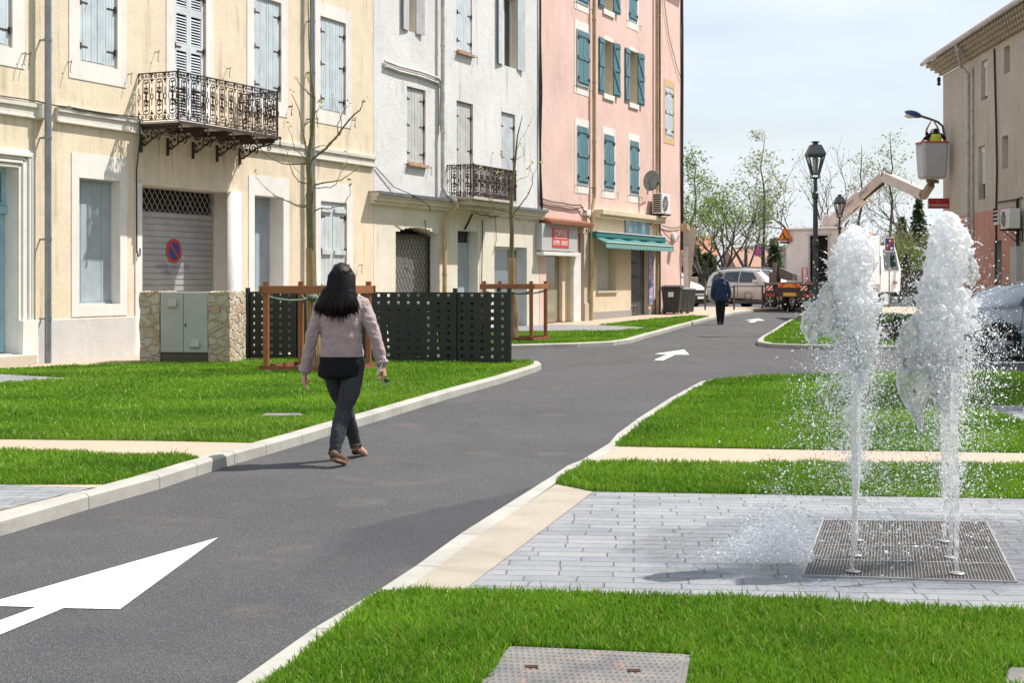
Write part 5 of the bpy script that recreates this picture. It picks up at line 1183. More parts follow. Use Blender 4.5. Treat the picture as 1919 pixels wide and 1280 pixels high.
for r in range(4):
    for k in range(n): xx = Lr * (k + .5) / n; mb.tube([(xx, -.13 * (r + 1) - .04, zt + .075 + .11 * r), (xx, -.13 * r, zt + .075 + .11 * r)], .075, 6, cap=True)
mb.build("genoise", M['stonejamb'], t)
mb = MB(); pts = []
mb.tube([(-.5, -.66, zt + .50), (Lr, -.66, zt + .52)], .075, 8); mb.build("gutter", M['pipe_beige'] if False else M['pipe_white'], t)
mb = MB(); D = 9; n2 = 120
for k in range(n2):
    a = -.5 + (Lr + .5) * k / n2; b = -.5 + (Lr + .5) * (k + 1) / n2; m_ = (a + b) / 2; mb.add([(a, -.62, zt + .56), (m_, -.62, zt + .66), (b, -.62, zt + .56), (a, D / 2, zt + 2.5), (m_, D / 2, zt + 2.6), (b, D / 2, zt + 2.5)], [(0, 1, 4, 3), (1, 2, 5, 4)])
mb.add([(-.5, -.62, zt + .5), (-.5, D + .5, zt + .5), (-.5, D / 2, zt + 2.5)], [(0, 1, 2)]); mb.box(-.3, Lr, -.5, D, zt + .46, zt + .50); mb.build("roof", M['tile'], t)
mb = MB(); x_ = RX(1816, .1)
mb.tube([(RX(1794, .6), -.64, zt + .45), (RX(1796, .6), -.62, zt + .25), (x_ - .25, -.3, zt - .2), (x_, -.12, zt - .5), (x_, -.12, .1)], .06, 8); mb.tube([(x_ + .28, -.05, zt - .3), (x_ + .28, -.05, 1.)], .035, 6); mb.build("downpipe", M['pipe_white'], t)
mb = MB(); x_ = RX(1866.5, .05); cab([(RX(1866), -.04, zt - .1), (x_, -.04, zt - 2.5), (x_ + .1, -.04, 5.), (x_, -.04, rzf(1864, 395)), (x_, -.04, 3.2), (x_, -.04, 1.)], .03, 0); cab([(x_, -.04, rzf(1866, 380)), (RX(1905), -.05, rzf(1905, 374)), (RX(1919), -.05, rzf(1919, 370))], .025, 0)
for px_, py_ in ((1763, 150), (1766, 146), (1764, 156)): mb.ball((RX(1769) - .1, -.15, rzf(1769, py_)), .07)
x_ = RX(1909, .05); cab([(x_, -.08, rzf(1909, 374)), (x_ + .05, -.08, 3.), (x_, -.08, 1.)], .05, 0); mb.build("cable", M['cable'], t)
mb = MB(); a, b = RX(1862, .2), RX(1870, .2); z0, z1 = rzf(1862, 422, .2), rzf(1862, 395, .2); mb.box(a, b, -.2, 0, z0, z1); hv = mb.build("heater_flue", M['white_paint'], t, bevel=.02); mb = MB()
for k in range(4): mb.box(a + .02, b - .02, -.215, -.2, z0 + .1 + k * .12, z0 + .17 + k * .12)
mb.build("louvre", M['dark'], hv)
mb = MB(); mb.box(RX(1903), RX(1915), -.16, 0, -.1, rzf(1903, 462)); mb.build("buttress", M['plinth'], t)
q = RC - RD * RX(1893, .3); aircon("air_conditioner", (q.x, q.y, rzf(1890, 429, .3)), rz, "grey air conditioner on a bracket high on the terracotta base at right", .9, .6, .33)
# red bar sign
p = at(1737, 391, 52.4); q = Vector((RC.x, RC.y)); t = empty("bar_sign", (p.x, 52.2, p.z), 0, "small red projecting bar sign with white Kronenbourg lettering on the house corner", "bar sign")
sw_, sh_ = 38 / FPX * 52.2, 19 / FPX * 52.2; mb = MB(); mb.box(0, sw_, -.08, .08, 0, sh_); mb.build("panel", plain("red_sign", (.40, .02, .02), .4, 0, .05), t, bevel=.01)
text("Kronenbourg", .145, mw, front(sw_ / 2 - .04, -.083, sh_ * .34), t, sx=.9); mb = MB()
for k in (-1, 0, 1): mb.tube([(sw_ / 2 - .04 + k * .045, -.084, sh_ * .74 + .02 * (1 - abs(k))), (sw_ / 2 - .04 + k * .02, -.084, sh_ * .62)], .008, 4)
mb.build("emblem", plain("gold", (.6, .38, .12), .4), t); mb = MB(); mb.box(sw_, sw_ + .25, -.02, .02, sh_ * .2, sh_ * .26); mb.box(sw_, sw_ + .25, -.02, .02, sh_ * .75, sh_ * .8); mb.build("bracket", M['iron'], t)
# wall mounted street light
p0 = at(1768, 262, 52.6); t = empty("wall_street_light", (p0.x + .0, 52.6, p0.z), 0, "blue headed street light on a curved arm at the brown house corner", "street light")
def rl(px, py, d=52.6): q = at(px, py, d); return (q.x - p0.x, d - 52.6, q.z - p0.z)
mb = MB(); mb.tube([rl(1770, 272), rl(1769.5, 250), rl(1767, 236), rl(1758, 228), rl(1742, 222), rl(1726, 217)], .045, 8); mb.box(rl(1769, 272)[0], rl(1769, 272)[0] + .2, -.05, .05, rl(1769, 268)[2], rl(1769, 255)[2]); mb.build("arm", M['pipe_dark'], t)
mb = MB(); A, Bp = Vector(rl(1727, 217)), Vector(rl(1696, 209)); d_ = (Bp - A); rings = []
for u, rw, rh in ((0, .06, .05), (.1, .12, .09), (.35, .2, .13), (.65, .2, .12), (.88, .13, .07), (1, .02, .02)):
    c = A + d_ * u; rings.append([(c.x, c.y + rw * math.cos(k * math.pi / 5), c.z + rh * math.sin(k * math.pi / 5)) for k in range(10)])
mb.loft(rings); mb.build("head", plain("blue_lamp_head", (.03, .08, .20), .35), t, smooth=True)
mb = MB(); mb.ball(tuple(A + d_ * .62 + Vector((0, 0, -.09))), (.25, .12, .09)); mb.build("lens", M['white_paint'], t, smooth=True)
# ---- lantern posts
mlamp = plain("lamp_post_paint", (.055, .06, .062), .42, .2, .2, 6)
def lantern(px, top_py, d, label):
    zt = at(px, top_py, d).z; x = (px - CX) / FPX * d; zg = .1 + ramp(d); t = empty("street_lamp", (x, d, zg), 0, label, "street lamp", "black lantern street lamps"); h = zt - zg; lh = 1.0 * h / 5.2
    mb = MB(); zb = h - lh; s = h / 5.2
    mb.lathe([(.19 * s, 0), (.19 * s, .12), (.13 * s, .3), (.12 * s, .9), (.10 * s, 1.0), (.085 * s, 1.1), (.075 * s, zb * .55), (.095 * s, zb * .56), (.095 * s, zb * .59), (.07 * s, zb * .60), (.06 * s, zb * .86), (.09 * s, zb * .87), (.09 * s, zb * .9), (.055 * s, zb * .91), (.05 * s, zb), (.09 * s, zb + .02)], 16); mb.build("pole", mlamp, t, smooth=False)
    mb = MB(); r0, r1 = .13 * s, .30 * s; z0, z1 = zb + .10 * s, zb + .60 * s
    for k in range(4):
        a = math.pi / 4 + k * math.pi / 2; b = a + math.pi / 2; c_, s_ = math.cos(a), math.sin(a)
        mb.bar((r0 * c_, r0 * s_, z0), (r1 * c_, r1 * s_, z1), .03 * s, .03 * s); mb.bar((r1 * c_, r1 * s_, z1), (r1 * math.cos(b), r1 * math.sin(b), z1), .035 * s, .04 * s); mb.bar((r0 * c_, r0 * s_, z0), (r0 * math.cos(b), r0 * math.sin(b), z0), .03 * s, .03 * s)
        mb.bar((r0 * (c_ + math.cos(b)) / 2, r0 * (s_ + math.sin(b)) / 2, z0), (r1 * (c_ + math.cos(b)) / 2, r1 * (s_ + math.sin(b)) / 2, z1), .02 * s, .02 * s)
        mb.tube([(0.05 * c_, .05 * s_, zb - .02), (.16 * s * c_, .16 * s * s_, zb - .0), (r0 * c_, r0 * s_, z0)], .016, 5)
    mb.build("lantern_frame", mlamp, t)
    mb = MB(); q4 = lambda r, z: [(r * math.cos(math.pi / 4 + k * math.pi / 2), r * math.sin(math.pi / 4 + k * math.pi / 2), z) for k in range(4)]
    mb.loft([q4(.36 * s, z1 + .02), q4(.345 * s, z1 + .06 * s), q4(.20 * s, z1 + .30 * s), q4(.10 * s, z1 + .31 * s), q4(.08 * s, z1 + .37 * s)]); mb.lathe([(.10 * s, z1 + .37 * s), (.13 * s, z1 + .39 * s), (.04 * s, z1 + .41 * s)], 12); mb.build("roof", mlamp, t)
    mb = MB(); mb.lathe([(.05 * s, z0), (.07 * s, z0 + .1), (.09 * s, z1 - .08), (.03 * s, z1)], 10); mb.build("lamp", glass("lamp_glass_bulb", (.5, .5, .48), .2, .5), t); return t
lantern(1528.5, 264.5, 38., "tall black lantern street lamp in front of the lift truck")
lantern(1574, 364.5, 56., "more distant black lantern street lamp before the raised boom")
# ---- barriers behind the lane
mbar = plain("barrier_grey", (.11, .095, .085), .5, .3)
def barrier(pxa, pxb, pyb, hgt, label):
    a, b = gr(pxa, pyb, .05), gr(pxb, pyb, .05); t = empty("pedestrian_barrier", tuple(a), math.atan2(b.y - a.y, b.x - a.x), label, "barrier", "grey tube barriers behind the lane"); W = (b - a).length
    for x_ in (0, W): mb = MB(); mb.tube([(x_, 0, -.1), (x_, 0, hgt)], .035, 8); mb.build("post", mbar, t)
    mb = MB(); mb.tube([(0, 0, hgt - .04), (W, 0, hgt - .04)], .025, 6); mb.tube([(0, 0, .28), (W, 0, .28)], .02, 6); mb.build("rail", mbar, t)
    mb = MB(); mb.lathe([(.15, -.012), (.18, 0), (.15, .012)], 18, (W / 2, 0, .55), ax='y', cap=False); mb.tube([(W / 2, 0, .28), (W / 2, 0, .40)], .015, 5); mb.tube([(W * .3, 0, .28), (W * .42, 0, .5)], .015, 5); mb.tube([(W * .7, 0, .28), (W * .58, 0, .5)], .015, 5); mb.build("ornament", mbar, t)
barrier(1322, 1376, 583, 1.0, "grey tube barrier left of the walking man in dark blue"); barrier(1376.5, 1429, 580, 1.0, "grey tube barrier in front of the beige off-roader"); barrier(1429.5, 1460, 580, 1.0, "grey tube barrier just left of the truck tail lift")
# ---------------------------------------------------------------- vehicles
def carpaint(name, col, metal=.6, rough=.28):
    m, t, P, N, K = newmat(name); co = geo(N, True)
    c = mixc(N, K, mrange(N, K, noise(N, K, co, 2.5, 5), .35, .7, 0, .5), col, tuple(min(1, x * .82 + .02) for x in col)); K.new(c, P.inputs['Base Color'])
    P.inputs['Metallic'].default_value = metal; K.new(mrange(N, K, noise(N, K, co, 6, 4), .3, .7, rough, rough + .14), P.inputs['Roughness'])
    P.inputs['Coat Weight'].default_value = .6; P.inputs['Coat Roughness'].default_value = .06; return m
mtyre = plain("tyre_rubber", (.022, .022, .023), .85, 0, .2, 8, .3, 60); mrim = plain("alloy_rim", (.42, .42, .43), .3, .8, .08); mcglass = glass("car_glass", (.018, .028, .030), .03, 1.)
mblk = plain("black_plastic", (.025, .025, .026), .55, 0, .2, 6); mred = plain("tail_red", (.42, .02, .015), .25); mlamp2 = plain("head_lamp", (.55, .57, .6), .1, .3)
mplate = plain("number_plate", (.7, .7, .68), .4, 0, .03); mplate_y = plain("number_plate_yellow", (.75, .42, .03), .4, 0, .05)
def interp(keys, x):
    if x <= keys[0][0]: return keys[0][1:]
    for a, b in zip(keys, keys[1:]):
        if x <= b[0]:
            u = (x - a[0]) / (b[0] - a[0]); return tuple(p + (q - p) * u for p, q in zip(a[1:], b[1:]))
    return keys[-1][1:]
def car(name, loc, rz, label, keys, wheels, wr, paint, glasses, wind, lamps=True, rim=None, hw=.9, spokes=7, cat="car", roofbar=False, clad=None):
    """keys: x, z_low, z_belt, z_top, belt half width, roof half width; car points to +x"""
    t = empty(name, loc, rz, label, cat); xs = sorted(set([k[0] for k in keys] + [keys[0][0] + (keys[-1][0] - keys[0][0]) * i / 30 for i in range(31)]))
    def sect(x):
        zl, zb, zt, wb, wr_ = interp(keys, x); cab = zt - zb > .12
        q = [(wb * .80, zl), (wb * .95, zl + .04), (wb * .985, zl + (zb - zl) * .3), (wb, zl + (zb - zl) * .62), (wb * .985, zl + (zb - zl) * .86), (wb * .955, zb)]
        q += [(wr_ + (wb * .95 - wr_) * .5, zb + (zt - zb) * .5), (wr_, zt - (zt - zb) * .12), (wr_ * .9, zt - (zt - zb) * .02), (wr_ * .5, zt + .012)]
        return q
    rings = []
    for x in xs:
        s = sect(x); rings.append([(x, y, z) for y, z in s] + [(x, -y, z) for y, z in reversed(s)])
    mb = MB(); mb.loft(rings); body = mb.build("body", paint, t, smooth=False, fix=True)
    for p in body.data.polygons: p.use_smooth = True
    cm = MB()
    for wx in wheels:
        for sg in (1, -1): cm.lathe([(wr + .055, -.17), (wr + .055, .3)] if sg > 0 else [(wr + .055, -.3), (wr + .055, .17)], 28, (wx, sg * (hw - .06), wr), ax='y')
    cut = cm.build("cut", mblk, None, fix=True); cut.location = t.location; cut.rotation_euler = t.rotation_euler
    bpy.context.view_layer.update()
    md = body.modifiers.new("b", 'BOOLEAN'); md.object = cut; md.operation = 'DIFFERENCE'; md.solver = 'EXACT'; md2 = body.modifiers.new("w", 'BEVEL'); md2.width = .01; md2.segments = 2; md2.limit_method = 'ANGLE'; md2.angle_limit = R(50)
    bake(body); bpy.data.objects.remove(cut)
    if hasattr(body.data, 'set_sharp_from_angle'): body.data.set_sharp_from_angle(angle=R(38))
    def side_y(x, z):
        s = sect(x)
        for (ya, za), (yb, zb) in zip(s, s[1:]):
            if za <= z <= zb: return ya + (yb - ya) * (z - za) / max(zb - za, 1e-6)
        return s[-3][0]
    def patch(poly, name, mat, off=.006, parent=body, sides=(1, -1)):
        for sg in sides:
            b = bmesh.new(); b.faces.new([b.verts.new((x, 0, z)) for x, z in poly]); bmesh.ops.triangulate(b, faces=b.faces[:])
            for _ in range(3): bmesh.ops.subdivide_edges(b, edges=b.edges[:], cuts=1, use_grid_fill=False)
            for v in b.verts: v.co.y = sg * (side_y(v.co.x, v.co.z) + off)
            me = bpy.data.meshes.new(name); b.to_mesh(me); b.free(); me.materials.append(mat); o = bpy.data.objects.new(name, me); sc.collection.objects.link(o); o.parent = parent
            sm = o.modifiers.new("s", 'SOLIDIFY'); sm.thickness = .006; sm.offset = 1
    for g in glasses: patch(g, "side_window", mcglass)
    for x0, x1 in wind:
        mb = MB(); n = 8
        pts = []
        for i in range(n + 1):
            x = x0 + (x1 - x0) * i / n; s = sect(x); 
            w0 = s[7][0] * .93; pts.append([(x, w0 * (2 * j / 6 - 1), s[9][1] + .010 - .035 * abs(2 * j / 6 - 1) ** 2) for j in range(7)])
        vs = [p for r in pts for p in r]; mb.add(vs, [(i * 7 + j, i * 7 + j + 1, (i + 1) * 7 + j + 1, (i + 1) * 7 + j) for i in range(n) for j in range(6)]); mb.build("windscreen" if x0 > 0 else "rear_window", mcglass, body, smooth=True)
    for wx in wheels:
        for sg in (1, -1):
            y = sg * (hw - .13); w_ = MB(); w_.lathe([(wr * .70, -.10), (wr * .95, -.105), (wr, -.08), (wr, .08), (wr * .95, .105), (wr * .70, .10)], 32, (wx, y, wr), ax='y', cap=False); wh = w_.build("wheel", mtyre, t, smooth=True)
            r_ = MB(); r_.lathe([(wr * .71, .09 * sg), (wr * .68, .10 * sg), (wr * .64, .06 * sg)], 32, (wx, y, wr), ax='y', cap=False); r_.lathe([(.001, .03 * sg), (wr * .68, .03 * sg)], 24, (wx, y, wr), ax='y', cap=False, mi=1); r_.lathe([(.001, .09 * sg), (wr * .13, .088 * sg), (wr * .15, .05 * sg)], 12, (wx, y, wr), ax='y', cap=False)
            for k in range(spokes):
                a = 2 * math.pi * k / spokes; r_.bar((wx + wr * .1 * math.cos(a), y + .08 * sg, wr + wr * .1 * math.sin(a)), (wx + wr * .66 * math.cos(a), y + .075 * sg, wr + wr * .66 * math.sin(a)), .062, .02, up=(0, 1, 0))
            r_.build("rim", [mrim, mblk], wh)
    zl = wr * .7; mb = MB(); mb.box(keys[0][0] + .35, keys[-1][0] - .35, -hw + .28, hw - .28, wr * .55, wr * 1.5); mb.build("underbody", mblk, t)
    return t, body, side_y, patch, sect
# silver saloon on the right, nose to the right
WX = (1857 - CX) / FPX * 26.3; ang = R(4)
keys = [(-2.28, .50, .78, .82, .62, .50), (-2.22, .28, .90, .96, .76, .60), (-2.05, .22, .95, 1.04, .84, .66), (-1.55, .20, .97, 1.13, .875, .60), (-1.0, .20, .965, 1.34, .885, .60), (-.55, .20, .955, 1.425, .885, .62), (0.0, .20, .94, 1.45, .885, .63), (.45, .20, .925, 1.40, .885, .62), (.95, .20, .91, 1.14, .88, .62), (1.3, .20, .88, .95, .87, .66), (1.9, .22, .78, .85, .80, .62), (2.2, .28, .66, .72, .66, .5), (2.28, .42, .55, .58, .5, .4)]
silver = carpaint("silver_blue_paint", (.40, .435, .475), .5, .26)
wheelx = -1.36
t, body, sy, patch, sect = car("parked_car", (WX + (-wheelx) * math.cos(ang), 26.75 + 1.36 * math.sin(ang), 0), ang, "silver blue saloon parked at right behind the fountain spray", keys, (wheelx, 1.32), .325, silver,
    [[(-1.02, .995), (-.72, 1.0), (-.66, 1.31), (-.80, 1.26)], [(-.66, 1.0), (-.02, .99), (-.02, 1.355), (-.58, 1.345)], [(.05, .985), (.86, .965), (.42, 1.32), (.05, 1.355)]], [(-1.62, -.78), (.50, 1.12)], hw=.885, spokes=6)
patch([(-2.2, .72), (-1.98, .76), (-1.9, .93), (-2.12, .90)], "tail_light", mred); patch([(-1.07, .30), (-1.055, .30), (-.94, .98), (-.955, .98)], "door_seam", mblk, .002); patch([(.0, .26), (.012, .26), (.012, .98), (.0, .98)], "door_seam", mblk, .002); patch([(-2.0, .42), (2.0, .40), (2.0, .425), (-2.0, .445)], "trim_strip", mblk, .01)
for x_ in (-.85, .12):
    for sg in (1, -1): mb = MB(); mb.box(x_, x_ + .19, sg * (sy(x_, .86)) - .0 * sg, sg * (sy(x_, .86) + .035), .845, .87); mb.build("door_handle", silver, body, bevel=.006)
mb = MB(); mb.box(-2.30, -2.14, -.5, .5, .55, .66); mb.build("rear_bumper_plate", mplate, body)
for sg in (1, -1): mb = MB(); mb.ball((.78, sg * .98, 1.0), (.09, .11, .07)); mb.build("mirror", silver, body, smooth=True)
# beige off-roader behind the lane
ks = [(-2.3, .55, .95, 1.05, .72, .6), (-2.25, .34, 1.12, 1.40, .84, .66), (-2.05, .30, 1.14, 1.58, .89, .68), (-1.5, .28, 1.12, 1.70, .91, .69), (-.4, .28, 1.09, 1.73, .915, .69), (.35, .28, 1.07, 1.68, .915, .68), (.95, .28, 1.06, 1.28, .91, .70), (1.15, .28, 1.05, 1.12, .91, .74), (1.8, .30, .98, 1.04, .87, .68), (2.2, .34, .84, .90, .74, .56), (2.3, .45, .68, .72, .6, .45)]
beige = carpaint("champagne_paint", (.56, .51, .47), .35, .32)
p = gr(1384, 578, 0); d0_ = Vector((.64, -.768, 0)); org = Vector((p.x, p.y + 1.0, 0)) + d0_ * 1.35
t, body, sy, patch, sect = car("off_road_car", (org.x, org.y, ramp(org.y)), math.atan2(d0_.y, d0_.x), "champagne coloured off-road estate car parked behind the grey barriers", ks, (-1.35, 1.35), .36, beige,
    [[(-1.98, 1.19), (-1.42, 1.18), (-1.30, 1.55), (-1.85, 1.48)], [(-1.34, 1.17), (-.42, 1.14), (-.42, 1.60), (-1.24, 1.58)], [(-.35, 1.14), (.72, 1.12), (.32, 1.56), (-.35, 1.60)]], [(.38, 1.02)], hw=.915, spokes=5)
for sg in (1, -1):
    mb = MB(); mb.box(.6, .75, sg * .92, sg * 1.12, 1.10, 1.24); mb.build("mirror", beige, body, bevel=.03); mb = MB(); mb.tube([(-1.9, sg * .6, 1.66), (-1.5, sg * .62, 1.77), (.0, sg * .62, 1.79), (.25, sg * .6, 1.74)], .018, 5); mb.build("roof_rail", mrim, body)
patch([(-1.9, .34), (1.9, .34), (1.9, .46), (-1.9, .46)], "sill_cladding", mblk, .012); patch([(-.40, .5), (-.38, .5), (-.38, 1.12), (-.40, 1.12)], "door_seam", mblk, .002)
# white van nose
ks = [(-2.1, .30, 1.1, 1.75, .84, .74), (-1.9, .22, 1.15, 1.82, .88, .76), (.3, .22, 1.12, 1.82, .88, .76), (.7, .22, 1.1, 1.68, .88, .72), (1.25, .22, 1.06, 1.20, .87, .70), (1.8, .24, .95, 1.02, .83, .64), (2.05, .28, .80, .84, .72, .55), (2.1, .42, .6, .63, .6, .4)]
wv = carpaint("white_van_paint", (.70, .70, .70), 0, .3)
p = gr(1316, 580, 0); d0_ = Vector((.78, -.626, 0)); org = Vector((p.x, p.y + .3, 0)) - d0_ * 2.0 + Vector((-.1, .5, 0))
t, body, sy, patch, sect = car("white_van", (org.x, org.y, ramp(org.y)), math.atan2(d0_.y, d0_.x), "white van with black bumper poking out behind the bins", ks, (-1.3, 1.3), .32, wv, [[(.0, 1.18), (1.0, 1.14), (.62, 1.55), (.0, 1.6)]], [(.75, 1.15)], hw=.88, cat="van", spokes=8)
mb = MB(); mb.hexa([(1.75, -.84, .25), (2.14, -.62, .25), (2.14, .62, .25), (1.75, .84, .25), (1.75, -.86, .62), (2.17, -.66, .60), (2.17, .66, .60), (1.75, .86, .62)]); mb.build("bumper", mblk, body, bevel=.04, fix=True); mb = MB(); mb.box(2.04, 2.11, -.4, .4, .66, .8); mb.build("grille", mblk, body); mb = MB(); mb.box(2.165, 2.185, -.26, .26, .42, .53); mb.build("number_plate", mplate, body)
for sg in (1, -1): mb = MB(); mb.ball((1.93, sg * .62, .82), (.15, .16, .11)); mb.build("headlight", mlamp2, body, smooth=True)
# ---- aerial lift truck
hd = Vector((.643, .766, 0)); rt = Vector((.766, -.643, 0)); org = Vector((11.1, 57.4, 0)); zt0 = ramp(57.4)
t = empty("lift_truck", (org.x, org.y, zt0), math.atan2(hd.y, hd.x), "white aerial lift truck with raised articulated boom, seen from behind", "truck")
mtw = plain("truck_white", (.80, .80, .81), .45, 0, .08, 2); mboom = plain("boom_cream", (.62, .53, .45), .5, 0, .1, 3); mtl = plain("truck_light_grey", (.55, .55, .55), .5, 0, .1)
# local: x forward, y left
mb = MB(); mb.box(0.1, 7.2, -.45, .45, .62, .86); mb.build("chassis", mblk, t)
mb = MB(); mb.box(-.05, 2.0, -1.15, 1.15, .98, 1.12); dk = mb.build("flat_bed", mblk, t); mb = MB(); mb.box(-.12, -.05, -1.15, 1.15, 1.10, 1.20); mb.build("bed_edge", plain("bed_steel", (.22, .18, .15), .6, .3), dk)
mb = MB(); mb.box(-.10, -.02, -1.10, 1.10, .60, .98); rb = mb.build("rear_panel", mblk, t)
mor, t_, P, N, K = newmat("hazard_board"); co = geo(N, False); sp = N.new('ShaderNodeSeparateXYZ'); K.new(co, sp.inputs[0]); ab = math2(N, K, 'ABSOLUTE', sp.outputs[1], 0)
q_ = math2(N, K, 'SINE', math2(N, K, 'MULTIPLY', math2(N, K, 'ADD', ab, sp.outputs[2]), 15.), 0); K.new(mixc(N, K, mrange(N, K, q_, -.1, .1), (.75, .30, .02), (.72, .06, .02)), P.inputs['Base Color'])
mb = MB(); mb.box(-.14, -.125, -.48, .48, .98, 1.13); mb.build("hazard_board", mor, rb)
mrw, t_, P, N, K = newmat("red_white_chevron"); co = geo(N, False); sp = N.new('ShaderNodeSeparateXYZ'); K.new(co, sp.inputs[0]); q_ = math2(N, K, 'SINE', math2(N, K, 'MULTIPLY', math2(N, K, 'ADD', sp.outputs[1], sp.outputs[2]), 34.), 0); K.new(mixc(N, K, mrange(N, K, q_, -.1, .1), (.75, .73, .7), (.55, .04, .03)), P.inputs['Base Color'])
for y_ in (.88, -.65): mb = MB(); mb.box(-.14, -.125, y_ - .16, y_ + .14, .86, 1.06); mb.build("warning_square", mrw, rb)
for y_ in (.82, -.82): mb = MB(); mb.box(-.15, -.10, y_ - .2, y_ + .2, .62, .74); mb.build("tail_light", mred, rb)
mb = MB(); mb.box(-.13, -.115, -.32, .26, .64, .78); mb.build("number_plate", mplate_y, rb)
for x_, ys in ((1.35, (.82, -.82)), (6.4, (.92, -.92))):
    for y_ in ys:
        mb = MB(); mb.lathe([(.25, -.14), (.42, -.15), (.45, -.12), (.45, .12), (.42, .15), (.25, .14)], 28, (x_, y_, .45), ax='y'); wh = mb.build("wheel", mtyre, t); mb = MB(); mb.lathe([(.001, -.145), (.24, -.15), (.25, -.14)], 20, (x_, y_, .45), ax='y', cap=False); mb.build("rim", mtl, wh)
        mb = MB(); mb.tube([(x_ + .62 * math.cos(a), y_, .45 + .60 * math.sin(a)) for a in [k * math.pi / 8 for k in range(9)]], .03, 4); mb.build("mudguard", mtw, t)
# crew box with open doorway
def shell(mb, x0, x1, y0, y1, z0, z1, th=.05, door=None):
    mb.box(x0, x1, y0, y0 + th, z0, z1); mb.box(x0, x1, y1 - th, y1, z0, z1); mb.box(x0, x1, y0 + th, y1 - th, z1 - th, z1); mb.box(x0, x1, y0 + th, y1 - th, z0, z0 + th); mb.box(x1 - th, x1, y0 + th, y1 - th, z0 + th, z1 - th)
    a, b = door; mb.box(x0, x0 + th, y0 + th, a, z0 + th, z1 - th); mb.box(x0, x0 + th, b, y1 - th, z0 + th, z1 - th); mb.box(x0, x0 + th, a, b, z1 - .22, z1 - th)
mb = MB(); shell(mb, 2.0, 4.2, -1.12, 1.32, 1.12, 3.35, door=(-.60, .22)); bx = mb.build("crew_box", mtw, t, bevel=.02)
mb = MB(); mb.box(2.35, 2.37, -1.0, 1.2, 1.2, 3.25); mb.build("interior_shade", M['dark'], bx); mb = MB(); mb.box(1.97, 2.0, .22, .30, 1.2, 3.1); mb.box(1.97, 2.0, -.68, -.60, 1.2, 3.1); mb.box(1.95, 2.0, -.75, .35, 3.1, 3.18); mb.build("door_frame", mtl, bx)  # black sheet close behind the doorway stands in for the box's shaded interior
mb = MB()
for k in range(5): mb.box(1.975, 2.0, -1.05 + k * .075, -1.02 + k * .075, 1.2, 3.0)
mb.build("rib", mtw, bx); mb = MB(); mb.box(1.85, 4.25, -1.14, 1.34, 3.352, 3.44); mb.build("box_roof", mtw, bx, bevel=.03)
mb = MB(); mb.box(4.2, 5.6, -1.12, 1.12, 1.1, 3.15); mb.box(4.3, 5.2, -1.135, -1.12, 1.25, 2.0); mb.build("equipment_box", mtw, t, bevel=.02)
# cab
mb = MB(); mb.loft([[(5.75, -1.08, .75), (7.7, -1.08, .75), (7.75, 1.08, .75), (5.75, 1.08, .75)], [(5.75, -1.1, 1.75), (7.8, -1.08, 1.75), (7.8, 1.08, 1.75), (5.75, 1.1, 1.75)], [(5.75, -1.02, 2.75), (7.35, -1.0, 2.75), (7.35, 1.0, 2.75), (5.75, 1.02, 2.75)]]); cabo = mb.build("cab", mtw, t, bevel=.05, fix=True)
mb = MB(); mb.hexa([(6.1, -1.115, 1.72), (7.5, -1.11, 1.72), (7.5, -1.0, 1.72), (6.1, -1.0, 1.72), (6.1, -1.055, 2.6), (7.22, -1.045, 2.6), (7.22, -.9, 2.6), (6.1, -.9, 2.6)]); mb.build("side_window", mcglass, cabo); mb = MB(); mb.tube([(7.5, -1.1, 2.5), (7.6, -1.4, 2.5), (7.6, -1.4, 1.9)], .02, 5); mb.box(7.55, 7.66, -1.5, -1.3, 1.9, 2.4); mb.build("mirror", mblk, cabo)
mb = MB(); mb.box(7.0, 7.3, -1.13, -1.12, 1.05, 1.25); mb.build("chevron", mrw, cabo); mb = MB(); mb.ball((5.2, -.9, 3.25), (.12, .12, .10)); mb.build("beacon", plain("amber_beacon", (.8, .25, .02), .3), t)
mb = MB(); mb.box(5.72, 5.74, -1.1, -.6, 1.5, 2.3); mb.build("black_panel", mblk, t); mb = MB(); mb.box(5.70, 5.72, -1.08, -.62, 2.3, 2.75); mb.build("blue_case", plain("case_blue", (.03, .30, .50), .5), t)
# blue sign with red slash on the side of the truck
q = at(1667.5, 458, 60.5); tg = empty("blue_road_sign", (q.x, q.y, ramp(60.5) + .05), 0, "blue square road sign with a red diagonal slash beside the truck cab", "road sign"); hz = q.z - ramp(60.5) - .05
mb = MB(); mb.tube([(0, .04, 0), (0, .04, hz + .3)], .03, 8); mb.build("post", M['pipe_grey'], tg); mb = MB(); mb.box(-.21, .21, -.01, .01, hz - .30, hz + .30); sg_ = mb.build("face", mw, tg); mb = MB(); mb.box(-.18, .18, -.014, -.01, hz - .26, hz + .26); mb.build("field", mbl, sg_)
mb = MB(); mb.bar((-.18, -.017, hz - .25), (.18, -.017, hz + .25), .07, .004, up=(0, 1, 0)); mb.build("slash", mr, sg_)
mb = MB(); mb.bar((-.14, -.016, hz - .1), (-.06, -.016, hz + .02), .03, .003, up=(0, 1, 0)); mb.lathe([(.001, -.016), (.06, -.016)], 10, (.08, 0, hz - .16), ax='y', cap=False); mb.box(-.03, .05, -.017, -.014, hz + .12, hz + .2); mb.build("pictogram", mw, sg_)
